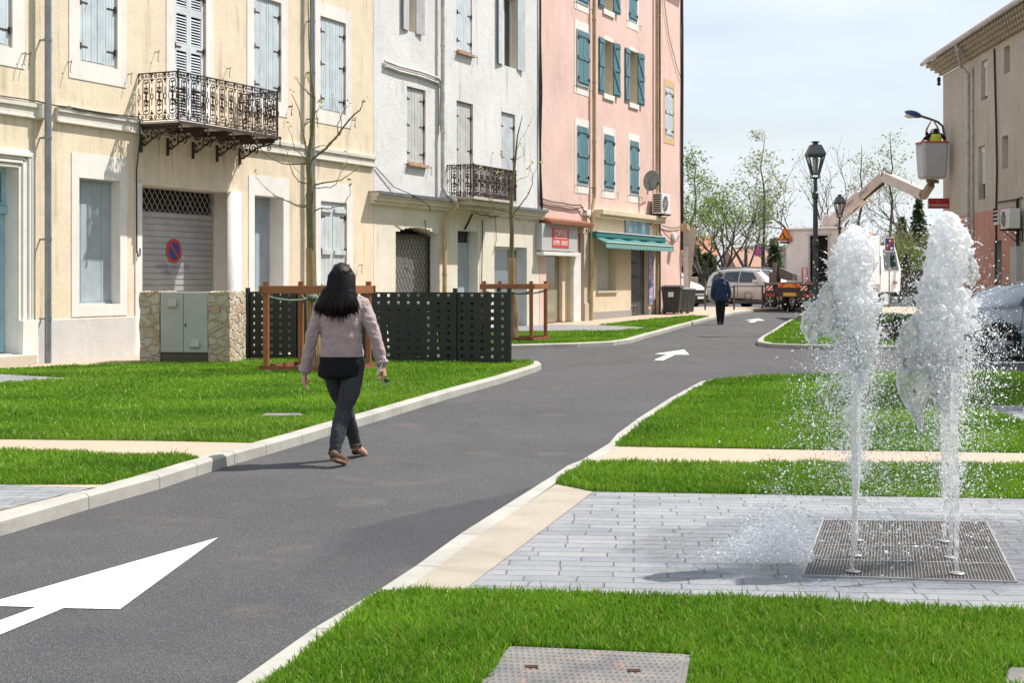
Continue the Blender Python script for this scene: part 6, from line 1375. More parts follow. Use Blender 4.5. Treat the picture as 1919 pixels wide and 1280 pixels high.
# road works triangle on the left edge of the bed
mtri = plain("works_orange", (.80, .33, .02), .4, 0, .05); tt = Matrix.Translation((1.80, 1.27, 0)) @ Matrix.Rotation(R(-3) - math.atan2(hd.y, hd.x), 4, 'Z')
mb = MB(); mb.M = tt; zb_ = 2.90 - .0; s = .32
zb_ = at(1475, 450, 58.5).z - zt0
mb.prism([(-s, zb_), (s, zb_), (0, zb_ + s * 1.75)], -.04, .02); tri = mb.build("works_triangle", mtri, t, bevel=.03)
mb = MB(); mb.M = tt; s2 = s * .82
for a, b in (((-s, zb_ + .015), (s, zb_ + .015)), ((-s, zb_), (0, zb_ + s * 1.75)), ((s, zb_), (0, zb_ + s * 1.75))): mb.bar((a[0] * .93, -.045, a[1] + .02), (b[0] * .93, -.045, b[1] - .0), .045, .012, up=(0, 1, 0))
mb.build("red_edge", mr, tri); mb = MB(); mb.M = tt
mb.ball((-.06, -.05, zb_ + .30), (.03, .008, .03)); mb.bar((-.06, -.05, zb_ + .27), (-.02, -.05, zb_ + .15), .05, .01, up=(0, 1, 0)); mb.bar((-.02, -.05, zb_ + .16), (-.07, -.05, zb_ + .06), .022, .01, up=(0, 1, 0)); mb.bar((-.02, -.05, zb_ + .16), (.03, -.05, zb_ + .06), .022, .01, up=(0, 1, 0)); mb.bar((-.05, -.05, zb_ + .24), (.08, -.05, zb_ + .12), .018, .01, up=(0, 1, 0))
mb.prism([(.05, zb_ + .06), (.19, zb_ + .06), (.12, zb_ + .13)], -.056, -.045); mb.build("pictogram", mblk, tri); mb = MB(); mb.M = tt; mb.box(-.2, .2, -.02, .05, zb_ - .1, zb_ - .02); mb.build("sign_bracket", mblk, t)
# orange chair like fittings and tools on the bed
mb = MB(); mb.box(.2, .55, .75, 1.1, 1.12, 1.6); mb.box(.3, .42, .85, 1.0, 1.6, 2.0); mb.hexa([(.3, .1, 1.3), (.7, .1, 1.25), (.7, .7, 1.3), (.3, .7, 1.35), (.3, .1, 1.55), (.7, .1, 1.5), (.7, .7, 1.75), (.3, .7, 1.8)]); mb.build("tool_box", M['pipe_dark'], t)
mb = MB(); mb.tube([(.5, -.25, 1.12), (.5, -.25, 1.75), (.5, -.45, 1.8), (.5, -.5, 1.12)], .03, 6); mb.build("orange_handle", plain("orange_paint", (.75, .10, .03), .5), t)
# boom
def LB(px, py, d): q = at(px, py, d) - Vector((org.x, org.y, zt0)); return Vector((q.dot(hd), q.dot(Vector((-hd.y, hd.x, 0))), q.z))
P0_ = LB(1554, 424, 60.2); P1 = LB(1657, 330, 57.5); P2_ = LB(1732, 364, 53.6); P3 = LB(1746, 345, 52.2)
mb = MB(); mb.lathe([(.45, P0_.z - 1.3), (.45, P0_.z - .2), (.3, P0_.z)], 16, (P0_.x, P0_.y, 0)); mb.build("turret", mtl, t)
nrm = (P1 - P0_).cross(Vector((0, 0, 1))).normalized()
A0 = LB(1541, 410, 60.2); A1 = LB(1572, 432, 60.2); mb = MB(); mb.bar(A0, A1, .5, .42); mb.build("boom_base", mboom, t, bevel=.02)
lerp = lambda a, b, u: a + (b - a) * u
mb = MB(); mb.bar(P0_, lerp(P0_, P1, .62), .40, .50); mb.bar(lerp(P0_, P1, .45), P1, .30, .36); b1_ = mb.build("lower_boom", mboom, t, bevel=.02)
mb = MB(); mb.bar(P1, P2_, .26, .40); mb.build("upper_boom", mboom, t, bevel=.02)
mb = MB(); mb.bar(lerp(P0_, P1, .05) + Vector((0, 0, -.45)), lerp(P0_, P1, .42) + Vector((0, 0, -.30)), .14, .14); mb.build("hydraulic_ram", mtl, t)
mb = MB(); e_ = lerp(P0_, P1, 1.)
mb.tube([P1 + Vector((0, 0, -.3)), P1 + Vector((-.2, 0, .1)), P1 + Vector((0, 0, .32)), P1 + (P2_ - P1) * .08 + Vector((0, 0, .22)), P1 + (P2_ - P1) * .2 + Vector((0, 0, .22))], .035, 6); mb.tube([lerp(P1, P2_, .7) + Vector((0, 0, .25)), lerp(P1, P2_, .68) + Vector((0, 0, -.2)), lerp(P1, P2_, .9) + Vector((0, 0, -.32)), P2_], .03, 6); mb.tube([lerp(P0_, P1, .45) + Vector((0, 0, -.28)), lerp(P0_, P1, .7) + Vector((0, 0, -.2)), P1 + Vector((0, 0, -.3))], .05, 6)
mb.build("hose", mblk, t)
mb = MB(); mb.bar(P2_ + Vector((0, 0, -.05)), P3, .22, .22); mb.bar(P3 + Vector((-.3, 0, .12)), P3 + Vector((.5, 0, .12)), .14, .12); mb.ball(P2_, .2); mb.build("basket_arm", plain("arm_brown", (.25, .18, .13), .6), t)
ml = plain("boom_letter", (.45, .12, .12), .5); dvec = (P1 - P0_).normalized()
# lettering on the boom faces the viewer
side = dvec.cross(Vector((0, 0, 1))).normalized()
c_world = lerp(P0_, P1, .36); vw = LB(CX, HY, 0.001) - c_world; side = side if side.dot(vw) > 0 else -side
Mx = Matrix((dvec, (side.cross(dvec)), side)).transposed().to_4x4(); text("262 CITRY", .24, ml, Matrix.Translation(c_world + side * .212) @ Mx, b1_, sx=1.1)
mbl2 = plain("boom_letter_blue", (.16, .20, .36), .5); text("NACELLE", .17, mbl2, Matrix.Translation(lerp(P0_, P1, .66) + side * .162) @ Mx, b1_)
# basket
wb = at(1747, 300, 51.6); tb_ = LB(1747, 335, 51.8)
Bz0, Bz1 = at(1747, 335, 51.8).z, at(1747, 268, 51.8).z; bw = 49 / FPX * 51.8 / 2; Rm = Matrix.Translation(tuple(tb_ * 1.0)) @ Matrix.Rotation(-math.atan2(hd.y, hd.x), 4, 'Z')
mb = MB(); mb.M = Matrix.Translation((tb_.x, tb_.y, 0)) @ Matrix.Rotation(-math.atan2(hd.y, hd.x) + R(4), 4, 'Z'); z0, z1 = Bz0 - zt0, Bz1 - zt0
def rr(hx, hy, z, r=.09): return [(sx_ * (hx - (r if k else 0)) if (k == 0) == (i % 2 == 0) else sx_ * hx * 1.0, 0, 0) for i in range(0) for k in range(0)]
def rect(hx, hy, z, c=.08): return [(-hx + c, -hy, z), (hx - c, -hy, z), (hx, -hy + c, z), (hx, hy - c, z), (hx - c, hy, z), (-hx + c, hy, z), (-hx, hy - c, z), (-hx, -hy + c, z)]
mb.loft([rect(bw * .80, .30, z0), rect(bw * .9, .36, z0 + .08), rect(bw * 1.0, .42, z1 - .25), rect(bw, .42, z1 - .02), rect(bw * .93, .37, z1 - .02), rect(bw * .9, .34, z1 - .3), rect(bw * .8, .28, z0 + .1)]); bk = mb.build("basket", plain("basket_white", (.50, .51, .53), .45, 0, .06), t)
mb = MB(); mb.M = Matrix.Translation((tb_.x, tb_.y, 0)) @ Matrix.Rotation(-math.atan2(hd.y, hd.x) + R(4), 4, 'Z'); pts = rect(bw, .42, z1 + .01); mb.tube(pts + [pts[0]], .035, 6); mb.build("rim", plain("basket_rim_red", (.60, .09, .03), .5), bk)
BASKET = Vector((wb.x, 51.8, Bz0))
# ---------------------------------------------------------------- people
def chain(mb, pts, rad, n=12, flat=None):
    """smooth limb: rings along a Catmull-Rom path through the joints, rounded at the ends"""
    P_ = [Vector(p) for p in pts]; m = len(P_); out = []; rr_ = []
    for i in range(m - 1):
        p0, p1, p2, p3 = P_[max(i - 1, 0)], P_[i], P_[i + 1], P_[min(i + 2, m - 1)]
        for k in range(6):
            u = k / 6; out.append(.5 * ((2 * p1) + (-p0 + p2) * u + (2 * p0 - 5 * p1 + 4 * p2 - p3) * u * u + (-p0 + 3 * p1 - 3 * p2 + p3) * u ** 3)); rr_.append(rad[i] + (rad[i + 1] - rad[i]) * (u * u * (3 - 2 * u)))
    out.append(P_[-1]); rr_.append(rad[-1]); mb.tube(out, rr_, n); mb.ball(P_[0], rad[0] * .98, n=n); mb.ball(P_[-1], rad[-1] * .98, n=n); return out
def torso(mb, rings, n=24, e=.82):
    """rings: (x, y, z, half width, half depth, turn)"""
    out = []
    for x, y, z, a, b, tw in rings:
        r_ = []
        for k in range(n):
            t = 2 * math.pi * k / n; c, s = math.cos(t), math.sin(t)
            px_, py_ = a * abs(c) ** e * (1 if c > 0 else -1), b * abs(s) ** e * (1 if s > 0 else -1)
            r_.append((x + px_ * math.cos(tw) - py_ * math.sin(tw), y + px_ * math.sin(tw) + py_ * math.cos(tw), z))
        out.append(r_)
    mb.loft(out)
def fuse(o, vox=.009, smooth=6, disp=None, name='d'):
    md = o.modifiers.new('r', 'REMESH'); md.mode = 'VOXEL'; md.voxel_size = vox; md.use_smooth_shade = True
    ms = o.modifiers.new('s', 'SMOOTH'); ms.iterations = smooth; ms.factor = .5
    if disp:
        tx = bpy.data.textures.new(name, 'CLOUDS'); tx.noise_scale = disp[1]; tx.noise_depth = 2; dm = o.modifiers.new('d', 'DISPLACE'); dm.texture = tx; dm.strength = disp[0]; dm.mid_level = .5; dm.texture_coords = 'LOCAL'
    return bake(o)
def hand(mb, wrist, d, palmn, curl=.5, s=1.):
    """palm, four unequal bent fingers and a thumb; d points to the finger tips, palmn out of the palm"""
    d = Vector(d).normalized(); n_ = Vector(palmn); n_ = (n_ - d * n_.dot(d)).normalized(); sd_ = d.cross(n_); w0 = Vector(wrist)
    pc = w0 + d * .045 * s
    for k in range(5): mb.ball(tuple(w0 + d * (.01 + k * .018) * s), (.026 * s, .024 * s, .02 * s), n=10)
    for i, (o_, Ln) in enumerate(((-.030, .068), (-.010, .078), (.010, .073), (.029, .058))):
        b = w0 + d * .082 * s + sd_ * o_ * s; k1 = b + (d * math.cos(curl * .5) + n_ * math.sin(curl * .5)) * Ln * .42 * s; k2 = k1 + (d * math.cos(curl * 1.1) + n_ * math.sin(curl * 1.1)) * Ln * .32 * s; k3 = k2 + (d * math.cos(curl * 1.6) + n_ * math.sin(curl * 1.6)) * Ln * .26 * s
        mb.tube([w0 + d * .04 * s + sd_ * o_ * .8 * s, b, k1, k2, k3], [.013 * s, .0105 * s, .0095 * s, .0088 * s, .006 * s], 8); mb.ball(k3, .006 * s, n=6)
    tb = w0 + d * .025 * s - sd_ * .03 * s; mb.tube([tb, tb + (d * .5 - sd_ * .7 + n_ * .4).normalized() * .035 * s, tb + (d * .8 - sd_ * .5 + n_ * .6).normalized() * .066 * s], [.0135 * s, .011 * s, .007 * s], 8)
def head(mb, c, f, s=1., n=16):
    """skull with jaw, nose, ears; f = facing direction"""
    c = Vector(c); f = Vector(f).normalized(); u = Vector((0, 0, 1)); r = f.cross(u).normalized(); T = Matrix((r, f, u)).transposed()
    def P(x, y, z): return tuple(c + T @ Vector((x * s, y * s, z * s)))
    rings = []
    for z, a, b, yo in ((-.115, .035, .035, .045), (-.10, .048, .055, .03), (-.075, .060, .075, .018), (-.04, .068, .088, .008), (0, .075, .096, 0), (.04, .078, .100, -.004), (.075, .070, .090, -.006), (.10, .050, .065, -.006), (.115, .02, .028, -.006)):
        rings.append([P(a * math.cos(2 * math.pi * k / n), yo + b * math.sin(2 * math.pi * k / n), z) for k in range(n)])
    mb.loft(rings); mb.tube([P(0, .09, .01), P(0, .112, -.025), P(0, .098, -.035)], [.007 * s, .013 * s, .01 * s], 8)
    for sg in (1, -1): mb.ball(P(sg * .077, -.005, -.005), (.012 * s, .02 * s, .032 * s), n=8); 
    mb.tube([P(-.022, .088, -.062), P(0, .095, -.062), P(.022, .088, -.062)], .007 * s, 6)
    return P
def eyes(parent, P, s=1.):
    mb = MB()
    for sg in (1, -1): mb.ball(P(sg * .03, .088, .005), .010 * s, n=8)
    mb.build("eyes", M['dark'], parent)
mskin, t_, PP, N, K = newmat("skin"); K.new(mixc(N, K, noise(N, K, geo(N, False), 20, 3), (.45, .24, .17), (.58, .33, .24)), PP.inputs['Base Color']); PP.inputs['Roughness'].default_value = .5; PP.inputs['Subsurface Weight'].default_value = .08; PP.inputs['Subsurface Radius'].default_value = (.02, .01, .005)
def cloth(name, col, rough=.85, weave=220, bs=.25, var=.12, sheen=.2):
    m, t, P, N, K = newmat(name); co = geo(N, False); c = mixc(N, K, mrange(N, K, noise(N, K, co, 5, 6, .6), .3, .7), tuple(x * (1 - var) for x in col), tuple(min(1, x * (1 + var)) for x in col)); c = mixc(N, K, mrange(N, K, noise(N, K, co, 16, 5), .6, .78, 0, .35), c, tuple(x * .75 for x in col))
    K.new(c, P.inputs['Base Color']); P.inputs['Roughness'].default_value = rough; P.inputs['Specular IOR Level'].default_value = .25; P.inputs['Sheen Weight'].default_value = sheen; bump(N, K, P, math2(N, K, 'ADD', noise(N, K, co, weave, 2), math2(N, K, 'MULTIPLY', noise(N, K, co, 18, 4), 1.5)), bs, .004); return m
# ---- walking woman
D0 = 11.4; wx = lambda px, d=D0: (px - CX) / FPX * d; wz = lambda py, d=D0: CAMH + (HY - py) / FPX * d
O = Vector((wx(640), D0, 0)); t = empty("person", tuple(O), 0, "woman with long dark hair walking away in a mauve jacket, dark jeans and brown shoes", "person")
def W(px, py, dy=0.): d = D0 + dy; return Vector((wx(px, d) - O.x, dy, wz(py, d)))
hipz = .80
# joints
hipL, hipR = W(622, 682, .0), W(662, 684, -.02); kneeL, kneeR = W(648, 766, .16), W(643, 772, -.10); ankL, ankR = W(668, 838, .33), W(627, 853, -.27)
shL, shR = W(604, 569, .0), W(680, 570, .02); elL, elR = W(585, 632, -.02), W(703, 628, -.04); wrL, wrR = W(571, 697, .04), W(717, 684, -.06)
mb = MB(); torso(mb, [(0, 0, .80, .15, .105, 0), (0, 0, .88, .155, .11, 0), (0, .0, 1.0, .125, .09, 0), (0, 0, 1.12, .14, .10, 0), (0, 0, 1.24, .155, .10, 0), (0, 0, 1.30, .12, .08, 0), (0, 0, 1.34, .05, .05, 0)])
chain(mb, [(0, .0, 1.28), (.0, .01, 1.40)], [.05, .045]); P = head(mb, (0.005, .02, 1.475), (.12, 1, 0), .95)
for a, b, c in ((hipL, kneeL, ankL), (hipR, kneeR, ankR)): chain(mb, [a, b, c], [.075, .05, .035])
for a, b, c in ((shL, elL, wrL), (shR, elR, wrR)): chain(mb, [a, b, c], [.045, .036, .026])
hand(mb, wrL, (.0, .02, -1), (1, .1, 0), .45); hand(mb, wrR, (.12, .05, -1), (-1, .0, 0), 1.25)
for an, dr_ in ((ankL, (.05, .14, -.07)), (ankR, (.06, .13, -.07))): chain(mb, [an, an + Vector(dr_)], [.035, .03])
body = mb.build("body", mskin, t, smooth=True, fix=True); fuse(body, .0055, 3); eyes(body, P)
# jeans
mj = cloth("charcoal_jeans", (.036, .038, .043), .85, 260, .3, .25, 0); mb = MB()
torso(mb, [(.0, 0, .72, .148, .115, 0), (0, -.01, .78, .162, .125, 0), (0, -.005, .84, .160, .115, 0), (0, 0, .92, .135, .10, 0)])
chain(mb, [hipL + Vector((-.005, 0, .02)), lerp(hipL, kneeL, .5) + Vector((-.015, 0, 0)), kneeL, lerp(kneeL, ankL, .4) + Vector((-.0, -.02, 0)), ankL + Vector((0, 0, .02))], [.086, .080, .060, .060, .042], 16)
chain(mb, [hipR + Vector((.01, 0, .02)), lerp(hipR, kneeR, .5) + Vector((.02, 0, 0)), kneeR, lerp(kneeR, ankR, .4) + Vector((-.0, -.02, 0)), ankR + Vector((0, 0, .02))], [.088, .084, .062, .063, .043], 16)
jeans = mb.build("jeans", mj, t, smooth=True, fix=True); fuse(jeans, .006, 2, (.012, .05), 'jn'); mb = MB()
for an, kn in ((ankL, kneeL), (ankR, kneeR)): d_ = (kn - an).normalized(); mb.tube([an + d_ * .0, an + d_ * .05], [.048, .05], 14)
mb.build("turn_up", mj, jeans, smooth=True)
# black top
mb = MB(); torso(mb, [(-.015, -.02, .668, .120, .11, 0), (-.008, -.02, .70, .176, .145, 0), (0, -.01, .76, .178, .145, 0), (0, 0, .86, .160, .12, 0), (0, 0, .95, .15, .11, 0)])
chain(mb, [W(612, 690, -.02), W(606, 706, -.03)], [.05, .022]); chain(mb, [W(668, 680, -.02), W(672, 690, -.03)], [.05, .03]); top_ = mb.build("top", cloth("black_top", (.006, .006, .007), .9, 200, .2, .12, 0), t, smooth=True, fix=True); fuse(top_, .007, 4, (.012, .06), 'tp')
# jacket
mjk = cloth("mauve_jacket", (.325, .25, .24), .8, 200, .3, .10, .4); mb = MB()
torso(mb, [(.005, 0, .848, .168, .125, 0), (.005, 0, .87, .170, .127, 0), (.002, 0, .96, .160, .122, 0), (0, 0, 1.05, .160, .12, 0), (0, 0, 1.15, .172, .122, 0), (.0, 0, 1.24, .180, .118, 0), (0, 0, 1.29, .165, .10, 0), (0, 0, 1.325, .115, .085, 0), (0, 0, 1.35, .06, .06, 0)])
for a, b, c in ((shL, elL, wrL), (shR, elR, wrR)):
    chain(mb, [a + Vector((.01 if a is shL else -.01, 0, 0)), lerp(a, b, .5), b, lerp(b, c, .5), lerp(b, c, .93)], [.066, .058, .050, .047, .044], 16)
jk = mb.build("jacket", mjk, t, smooth=True, fix=True); fuse(jk, .006, 3, (.026, .055), 'jk')
mb = MB()
torso(mb, [(.005, 0, .845, .172, .129, 0), (.005, 0, .865, .173, .130, 0)]); 
for b, c in ((elL, wrL), (elR, wrR)): d_ = (c - b).normalized(); mb.tube([lerp(b, c, .86), lerp(b, c, .97)], [.050, .052], 16)
mb.build("hem", mjk, jk, smooth=True)
# hair: scalp mass plus strands
mh, t_, PP, N, K = newmat("dark_hair"); co = geo(N, False); g_ = noise(N, K, co, 1., 4, .6, (90, 90, 4)); K.new(mixc(N, K, mrange(N, K, g_, .4, .7), (.004, .0032, .0035), (.014, .009, .009)), PP.inputs['Base Color']); PP.inputs['Roughness'].default_value = .5; PP.inputs['Specular IOR Level'].default_value = .2; bump(N, K, PP, g_, .5, .01)
mb = MB(); hc = Vector((.003, .0, 1.49))
torso(mb, [(-.012, -.085, 1.165, .10, .035, 0), (-.016, -.08, 1.20, .150, .055, 0), (-.012, -.07, 1.27, .150, .07, 0), (-.003, -.045, 1.34, .118, .085, 0), (.003, -.02, 1.40, .100, .10, 0), (.006, -.002, 1.46, .096, .115, 0), (.006, .003, 1.52, .089, .112, 0), (.004, .0, 1.56, .066, .085, 0), (.002, 0, 1.587, .025, .035, 0)], e=1.)
chain(mb, [(-.10, -.03, 1.36), (-.165, -.04, 1.27), (-.205, -.05, 1.225)], [.05, .032, .010]); chain(mb, [(.08, -.02, 1.36), (.115, -.05, 1.28), (.135, -.06, 1.23)], [.04, .026, .01])
hair = mb.build("hair", mh, t, smooth=True, fix=True); fuse(hair, .007, 4, (.014, .05), 'hr'); rh = random.Random(11); mb = MB()
for k in range(560):
    a = rh.uniform(math.pi * .96, math.pi * 2.04); rx_ = .093 + rh.uniform(0, .008); x0, y0 = rx_ * math.cos(a), .108 * math.sin(a); top = Vector((.004 + x0 * .55, y0 * .5 + .0, 1.575 - rh.uniform(0, .03))); m1 = Vector((.004 + x0 * 1.02, y0 * 1.03, 1.47 + rh.uniform(-.02, .02)))
    sp_ = (1.2 if x0 > 0 else 1.42) + rh.uniform(-.15, .35); m2_ = Vector((x0 * 1.12 - .003, y0 * .95 - .02, 1.36)); m3 = Vector((x0 * sp_ - .012, y0 * .8 - .045 - rh.uniform(0, .03), 1.26)); e_ = Vector((x0 * (sp_ + rh.uniform(.0, .35)) - .015, m3.y + rh.uniform(-.015, .02), rh.gauss(1.165, .028) + abs(x0) * .62))
    mb.tube([top, m1, m2_, m3, e_], [.004, .006, .0065, .006, .0012], 4)
mb.build("strands", mh, hair, smooth=True)
# shoes
msh = cloth("brown_shoe", (.12, .075, .05), .6, 120, .3, .3, 0); msole = plain("gum_sole", (.22, .12, .065), .7, 0, .2, 20)
def shoe(an, toe, lift, label=None):
    toe = Vector(toe).normalized(); heel = an + Vector((0, -.035, -.085)); tp = an + toe * .145 + Vector((0, 0, 0)); tip = Vector((tp.x, tp.y, .03)); hz = Vector((heel.x, heel.y, lift + .03)); md_ = lerp(hz, tip, .55) + Vector((0, 0, -.0))
    mb = MB(); chain(mb, [hz + Vector((0, 0, .022)), lerp(hz, tip, .5) + Vector((0, 0, .02)), tip + Vector((0, 0, .008))], [.036, .040, .030]); chain(mb, [an + Vector((0, -.005, -.01)), lerp(hz, tip, .25) + Vector((0, 0, .035))], [.038, .036])
    s_ = mb.build("shoe", msh, t, smooth=True, fix=True); fuse(s_, .006, 2); mb = MB(); 
    pts = [hz + Vector((0, -.03, -.012)), lerp(hz, tip, .3) + Vector((0, 0, -.015)), lerp(hz, tip, .6) + Vector((0, 0, -.014)), tip + Vector((0, .015, -.012))]
    dd = (tip - hz); dd.z = 0; dd.normalize(); sdv = Vector((dd.y, -dd.x, 0)); wds = [.030, .036, .040, .028]; lo = []; 
    ringsL = []
    for p, w_ in zip(pts, wds): ringsL.append([p - sdv * w_ + Vector((0, 0, -.012)), p + sdv * w_ + Vector((0, 0, -.012)), p + sdv * w_ * 1.02 + Vector((0, 0, .012)), p - sdv * w_ * 1.02 + Vector((0, 0, .012))])
    mb.loft(ringsL); mb.build("sole", msole, s_, bevel=.004, fix=True)
shoe(ankR, (.45, .9, 0), .055); shoe(ankL, (-.05, 1, 0), .06)
# phone and keys in the right hand
pw = wrR + O; th_ = empty("phone", tuple(pw + Vector((-.0, .0, -.06))), 0, "pale phone in a case held in the woman's right hand", "phone")
mb = MB(); mb.M = Matrix.Rotation(R(20), 4, 'Y') @ Matrix.Rotation(R(15), 4, 'Z'); mb.box(-.036, -.026, -.04, .04, -.03, .12); mb.build("case", M['white_paint'], th_, bevel=.004); mb = MB(); mb.M = Matrix.Rotation(R(20), 4, 'Y') @ Matrix.Rotation(R(15), 4, 'Z'); mb.box(-.025, -.022, -.035, .035, -.025, .115); mb.build("screen", mblk, th_)
tk = empty("key_ring", tuple(pw + Vector((.035, -.02, -.10))), 0, "small bunch of dark keys dangling from the woman's right hand", "keys"); mb = MB(); mb.ball((0, 0, -.02), (.022, .014, .018)); mb.build("fob", mblk, tk); mb = MB(); mb.box(-.006, .006, -.002, .002, -.075, -.03); mb.box(-.03, -.02, -.002, .002, -.065, -.02); mb.build("key", M['pipe_grey'], tk)
# ---- distant figures
def figure(name, loc, rz, label, H_, j, cols, headc, hairc, cap=None, vest=None, legs=True, f=(0, 1, 0), vox=.011):
    """j: joint dictionary in metres for a 1.72 m body facing +y"""
    t = empty(name, loc, rz, label, "person"); s = H_ / 1.72; V = lambda p: Vector(p) * s; mb = MB()
    torso(mb, [(0, 0, z * s, a * s, b * s, 0) for z, a, b in ((.86, .15, .10), (1.0, .14, .095), (1.2, .165, .105), (1.38, .16, .10), (1.45, .07, .06))]); chain(mb, [V((0, 0, 1.42)), V(j['neck'])], [.05 * s, .05 * s]); P = head(mb, V(j['head']), f, s)
    for k in 'LR':
        if legs: chain(mb, [V(j['hip' + k]), V(j['kn' + k]), V(j['an' + k])], [.07 * s, .05 * s, .035 * s])
        chain(mb, [V(j['sh' + k]), V(j['el' + k]), V(j['wr' + k])], [.05 * s, .038 * s, .028 * s]); d_ = V(j['wr' + k]) - V(j['el' + k]); hand(mb, V(j['wr' + k]), d_, (1 if k == 'L' else -1, .2, 0), .6, s)
    body = mb.build("body", mskin, t, smooth=True, fix=True); fuse(body, .008, 2); eyes(body, P, s)
    mb = MB(); torso(mb, [(0, 0, z * s, a * s, b * s, 0) for z, a, b in j.get('coat', ((.78, .20, .15), (.95, .205, .15), (1.15, .215, .15), (1.32, .215, .14), (1.42, .15, .11), (1.47, .08, .08)))])
    for k in 'LR':
        A, B_, C_ = V(j['sh' + k]), V(j['el' + k]), V(j['wr' + k]); e_ = j.get('sleeve', .95)
        if e_ > .5: chain(mb, [A, B_, lerp(B_, C_, (e_ - .5) * 2)], [.078 * s, .066 * s, .052 * s])
        else: chain(mb, [A, lerp(A, B_, e_ * 2)], [.075 * s, .062 * s])
    g = mb.build("jacket" if j.get('sleeve', .95) > .5 else "shirt", cols[0], t, smooth=True, fix=True); fuse(g, vox, 4, (.02, .1), 'fg')
    if legs:
        mb = MB(); torso(mb, [(0, 0, z * s, a * s, b * s, 0) for z, a, b in ((.76, .16, .12), (.88, .17, .12), (1.0, .15, .11))])
        for k in 'LR': A, B_, C_ = V(j['hip' + k]), V(j['kn' + k]), V(j['an' + k]); chain(mb, [A, B_, C_ + V((0, 0, .0))], [.098 * s, .075 * s, .062 * s])
        g = mb.build("trousers", cols[1], t, smooth=True, fix=True); fuse(g, vox, 4)
        for k in 'LR': mb = MB(); C_ = V(j['an' + k]); chain(mb, [C_ + V((0, -.03, -.04)), C_ + V((0, .13, -.05))], [.045 * s, .038 * s]); mb.build("shoe", cols[2], t, smooth=True)
    mb = MB(); c = V(j['head']); mb.ball((c.x, c.y - .012 * s, c.z + .03 * s), (.088 * s, .108 * s, .10 * s), n=14, m=10); mb.build("cap" if cap else "hair", hairc, t, smooth=True)
    return t, s
walk = dict(neck=(0, .02, 1.5), head=(.0, .03, 1.60), hipL=(-.085, 0, .88), knL=(-.08, .05, .48), anL=(-.06, -.03, .09), hipR=(.085, 0, .88), knR=(.075, .02, .48), anR=(.06, .10, .08), shL=(-.19, 0, 1.38), elL=(-.26, -.03, 1.12), wrL=(-.27, .02, .86), shR=(.19, 0, 1.38), elR=(.27, -.03, 1.12), wrR=(.29, .03, .86))
p = gr(1351, 608.5, 0); mnv = cloth("navy_jacket", (.018, .035, .085), .7, 60, .3); mbt = cloth("black_trousers", (.010, .010, .011), .85, 60, .2)
t, s = figure("person", (p.x, p.y, p.z), 0, "man in a navy jacket, grey cap and black trousers walking up the lane", 1.66, walk, (mnv, mbt, mblk), None, plain("grey_cap", (.13, .11, .11), .8), cap=True)
mb = MB(); torso(mb, [(0, -.06, 1.36, .12, .05, 0), (0, -.05, 1.43, .115, .07, 0), (0, -.02, 1.47, .09, .08, 0)]); mb.build("hood", cloth("hood_navy", (.05, .06, .17), .7, 60, .3), t, smooth=True)
# two workers in the basket (arms up; arms resting on the rim)
up = dict(neck=(0, 0, 1.48), head=(0, .01, 1.57), shL=(-.17, 0, 1.40), elL=(-.22, .05, 1.62), wrL=(-.10, .08, 1.88), shR=(.17, 0, 1.40), elR=(.22, .05, 1.64), wrR=(.10, .08, 1.90), hipL=(-.085, 0, .88), knL=(-.08, 0, .48), anL=(-.07, 0, .1), hipR=(.085, 0, .88), knR=(.08, 0, .48), anR=(.07, 0, .1), sleeve=.3)
mbk = cloth("black_shirt", (.012, .013, .016), .8, 60, .2); mhat = plain("white_hard_hat", (.66, .68, .70), .35)
zA = at(1749, 226, 51.8).z - 1.96; tA, s = figure("person", (wx(1749, 51.95), 51.98, zA), R(-5), "worker in a white helmet reaching both arms up to the street light arm", 1.72, up, (mbk, mbt, mblk), None, mhat, cap=True)
mb = MB(); mb.lathe([(.115, 1.60), (.125, 1.605), (.115, 1.62)], 16, (0, .01, 0)); mb.build("helmet_brim", mhat, tA)
lean = dict(neck=(0, .05, 1.44), head=(0.04, .12, 1.50), shL=(-.18, 0, 1.38), elL=(-.42, -.02, 1.22), wrL=(-.60, -.05, 1.02), shR=(.18, 0, 1.38), elR=(.34, 0, 1.24), wrR=(.40, .05, 1.12), hipL=(-.085, 0, .88), knL=(-.08, 0, .48), anL=(-.07, 0, .1), hipR=(.085, 0, .88), knR=(.08, 0, .48), anR=(.07, 0, .1), sleeve=.45)
zB = at(1749, 250, 51.6).z - 1.42; mvest = plain("vest_yellow", (.58, .66, .05), .6, 0, .05)
tB, s = figure("person", (wx(1754, 51.6), 51.62, zB), 0, "worker in a yellow safety vest with arms spread on the basket rim", 1.72, lean, (mbk, mbt, mblk), None, mh)
mb = MB(); torso(mb, [(0, 0, .90, .212, .158, 0), (0, 0, 1.1, .215, .16, 0), (0, 0, 1.28, .215, .155, 0), (0, 0, 1.40, .185, .13, 0)]); v_ = mb.build("vest", mvest, tB, smooth=True); mb = MB()
for z in (1.0, 1.12): mb.loft([[(.218 * math.cos(k * math.pi / 10), .163 * math.sin(k * math.pi / 10), zz) for k in range(20)] for zz in (z, z + .04)], cap=False)
mb.build("reflective_band", M['white_paint'], v_)
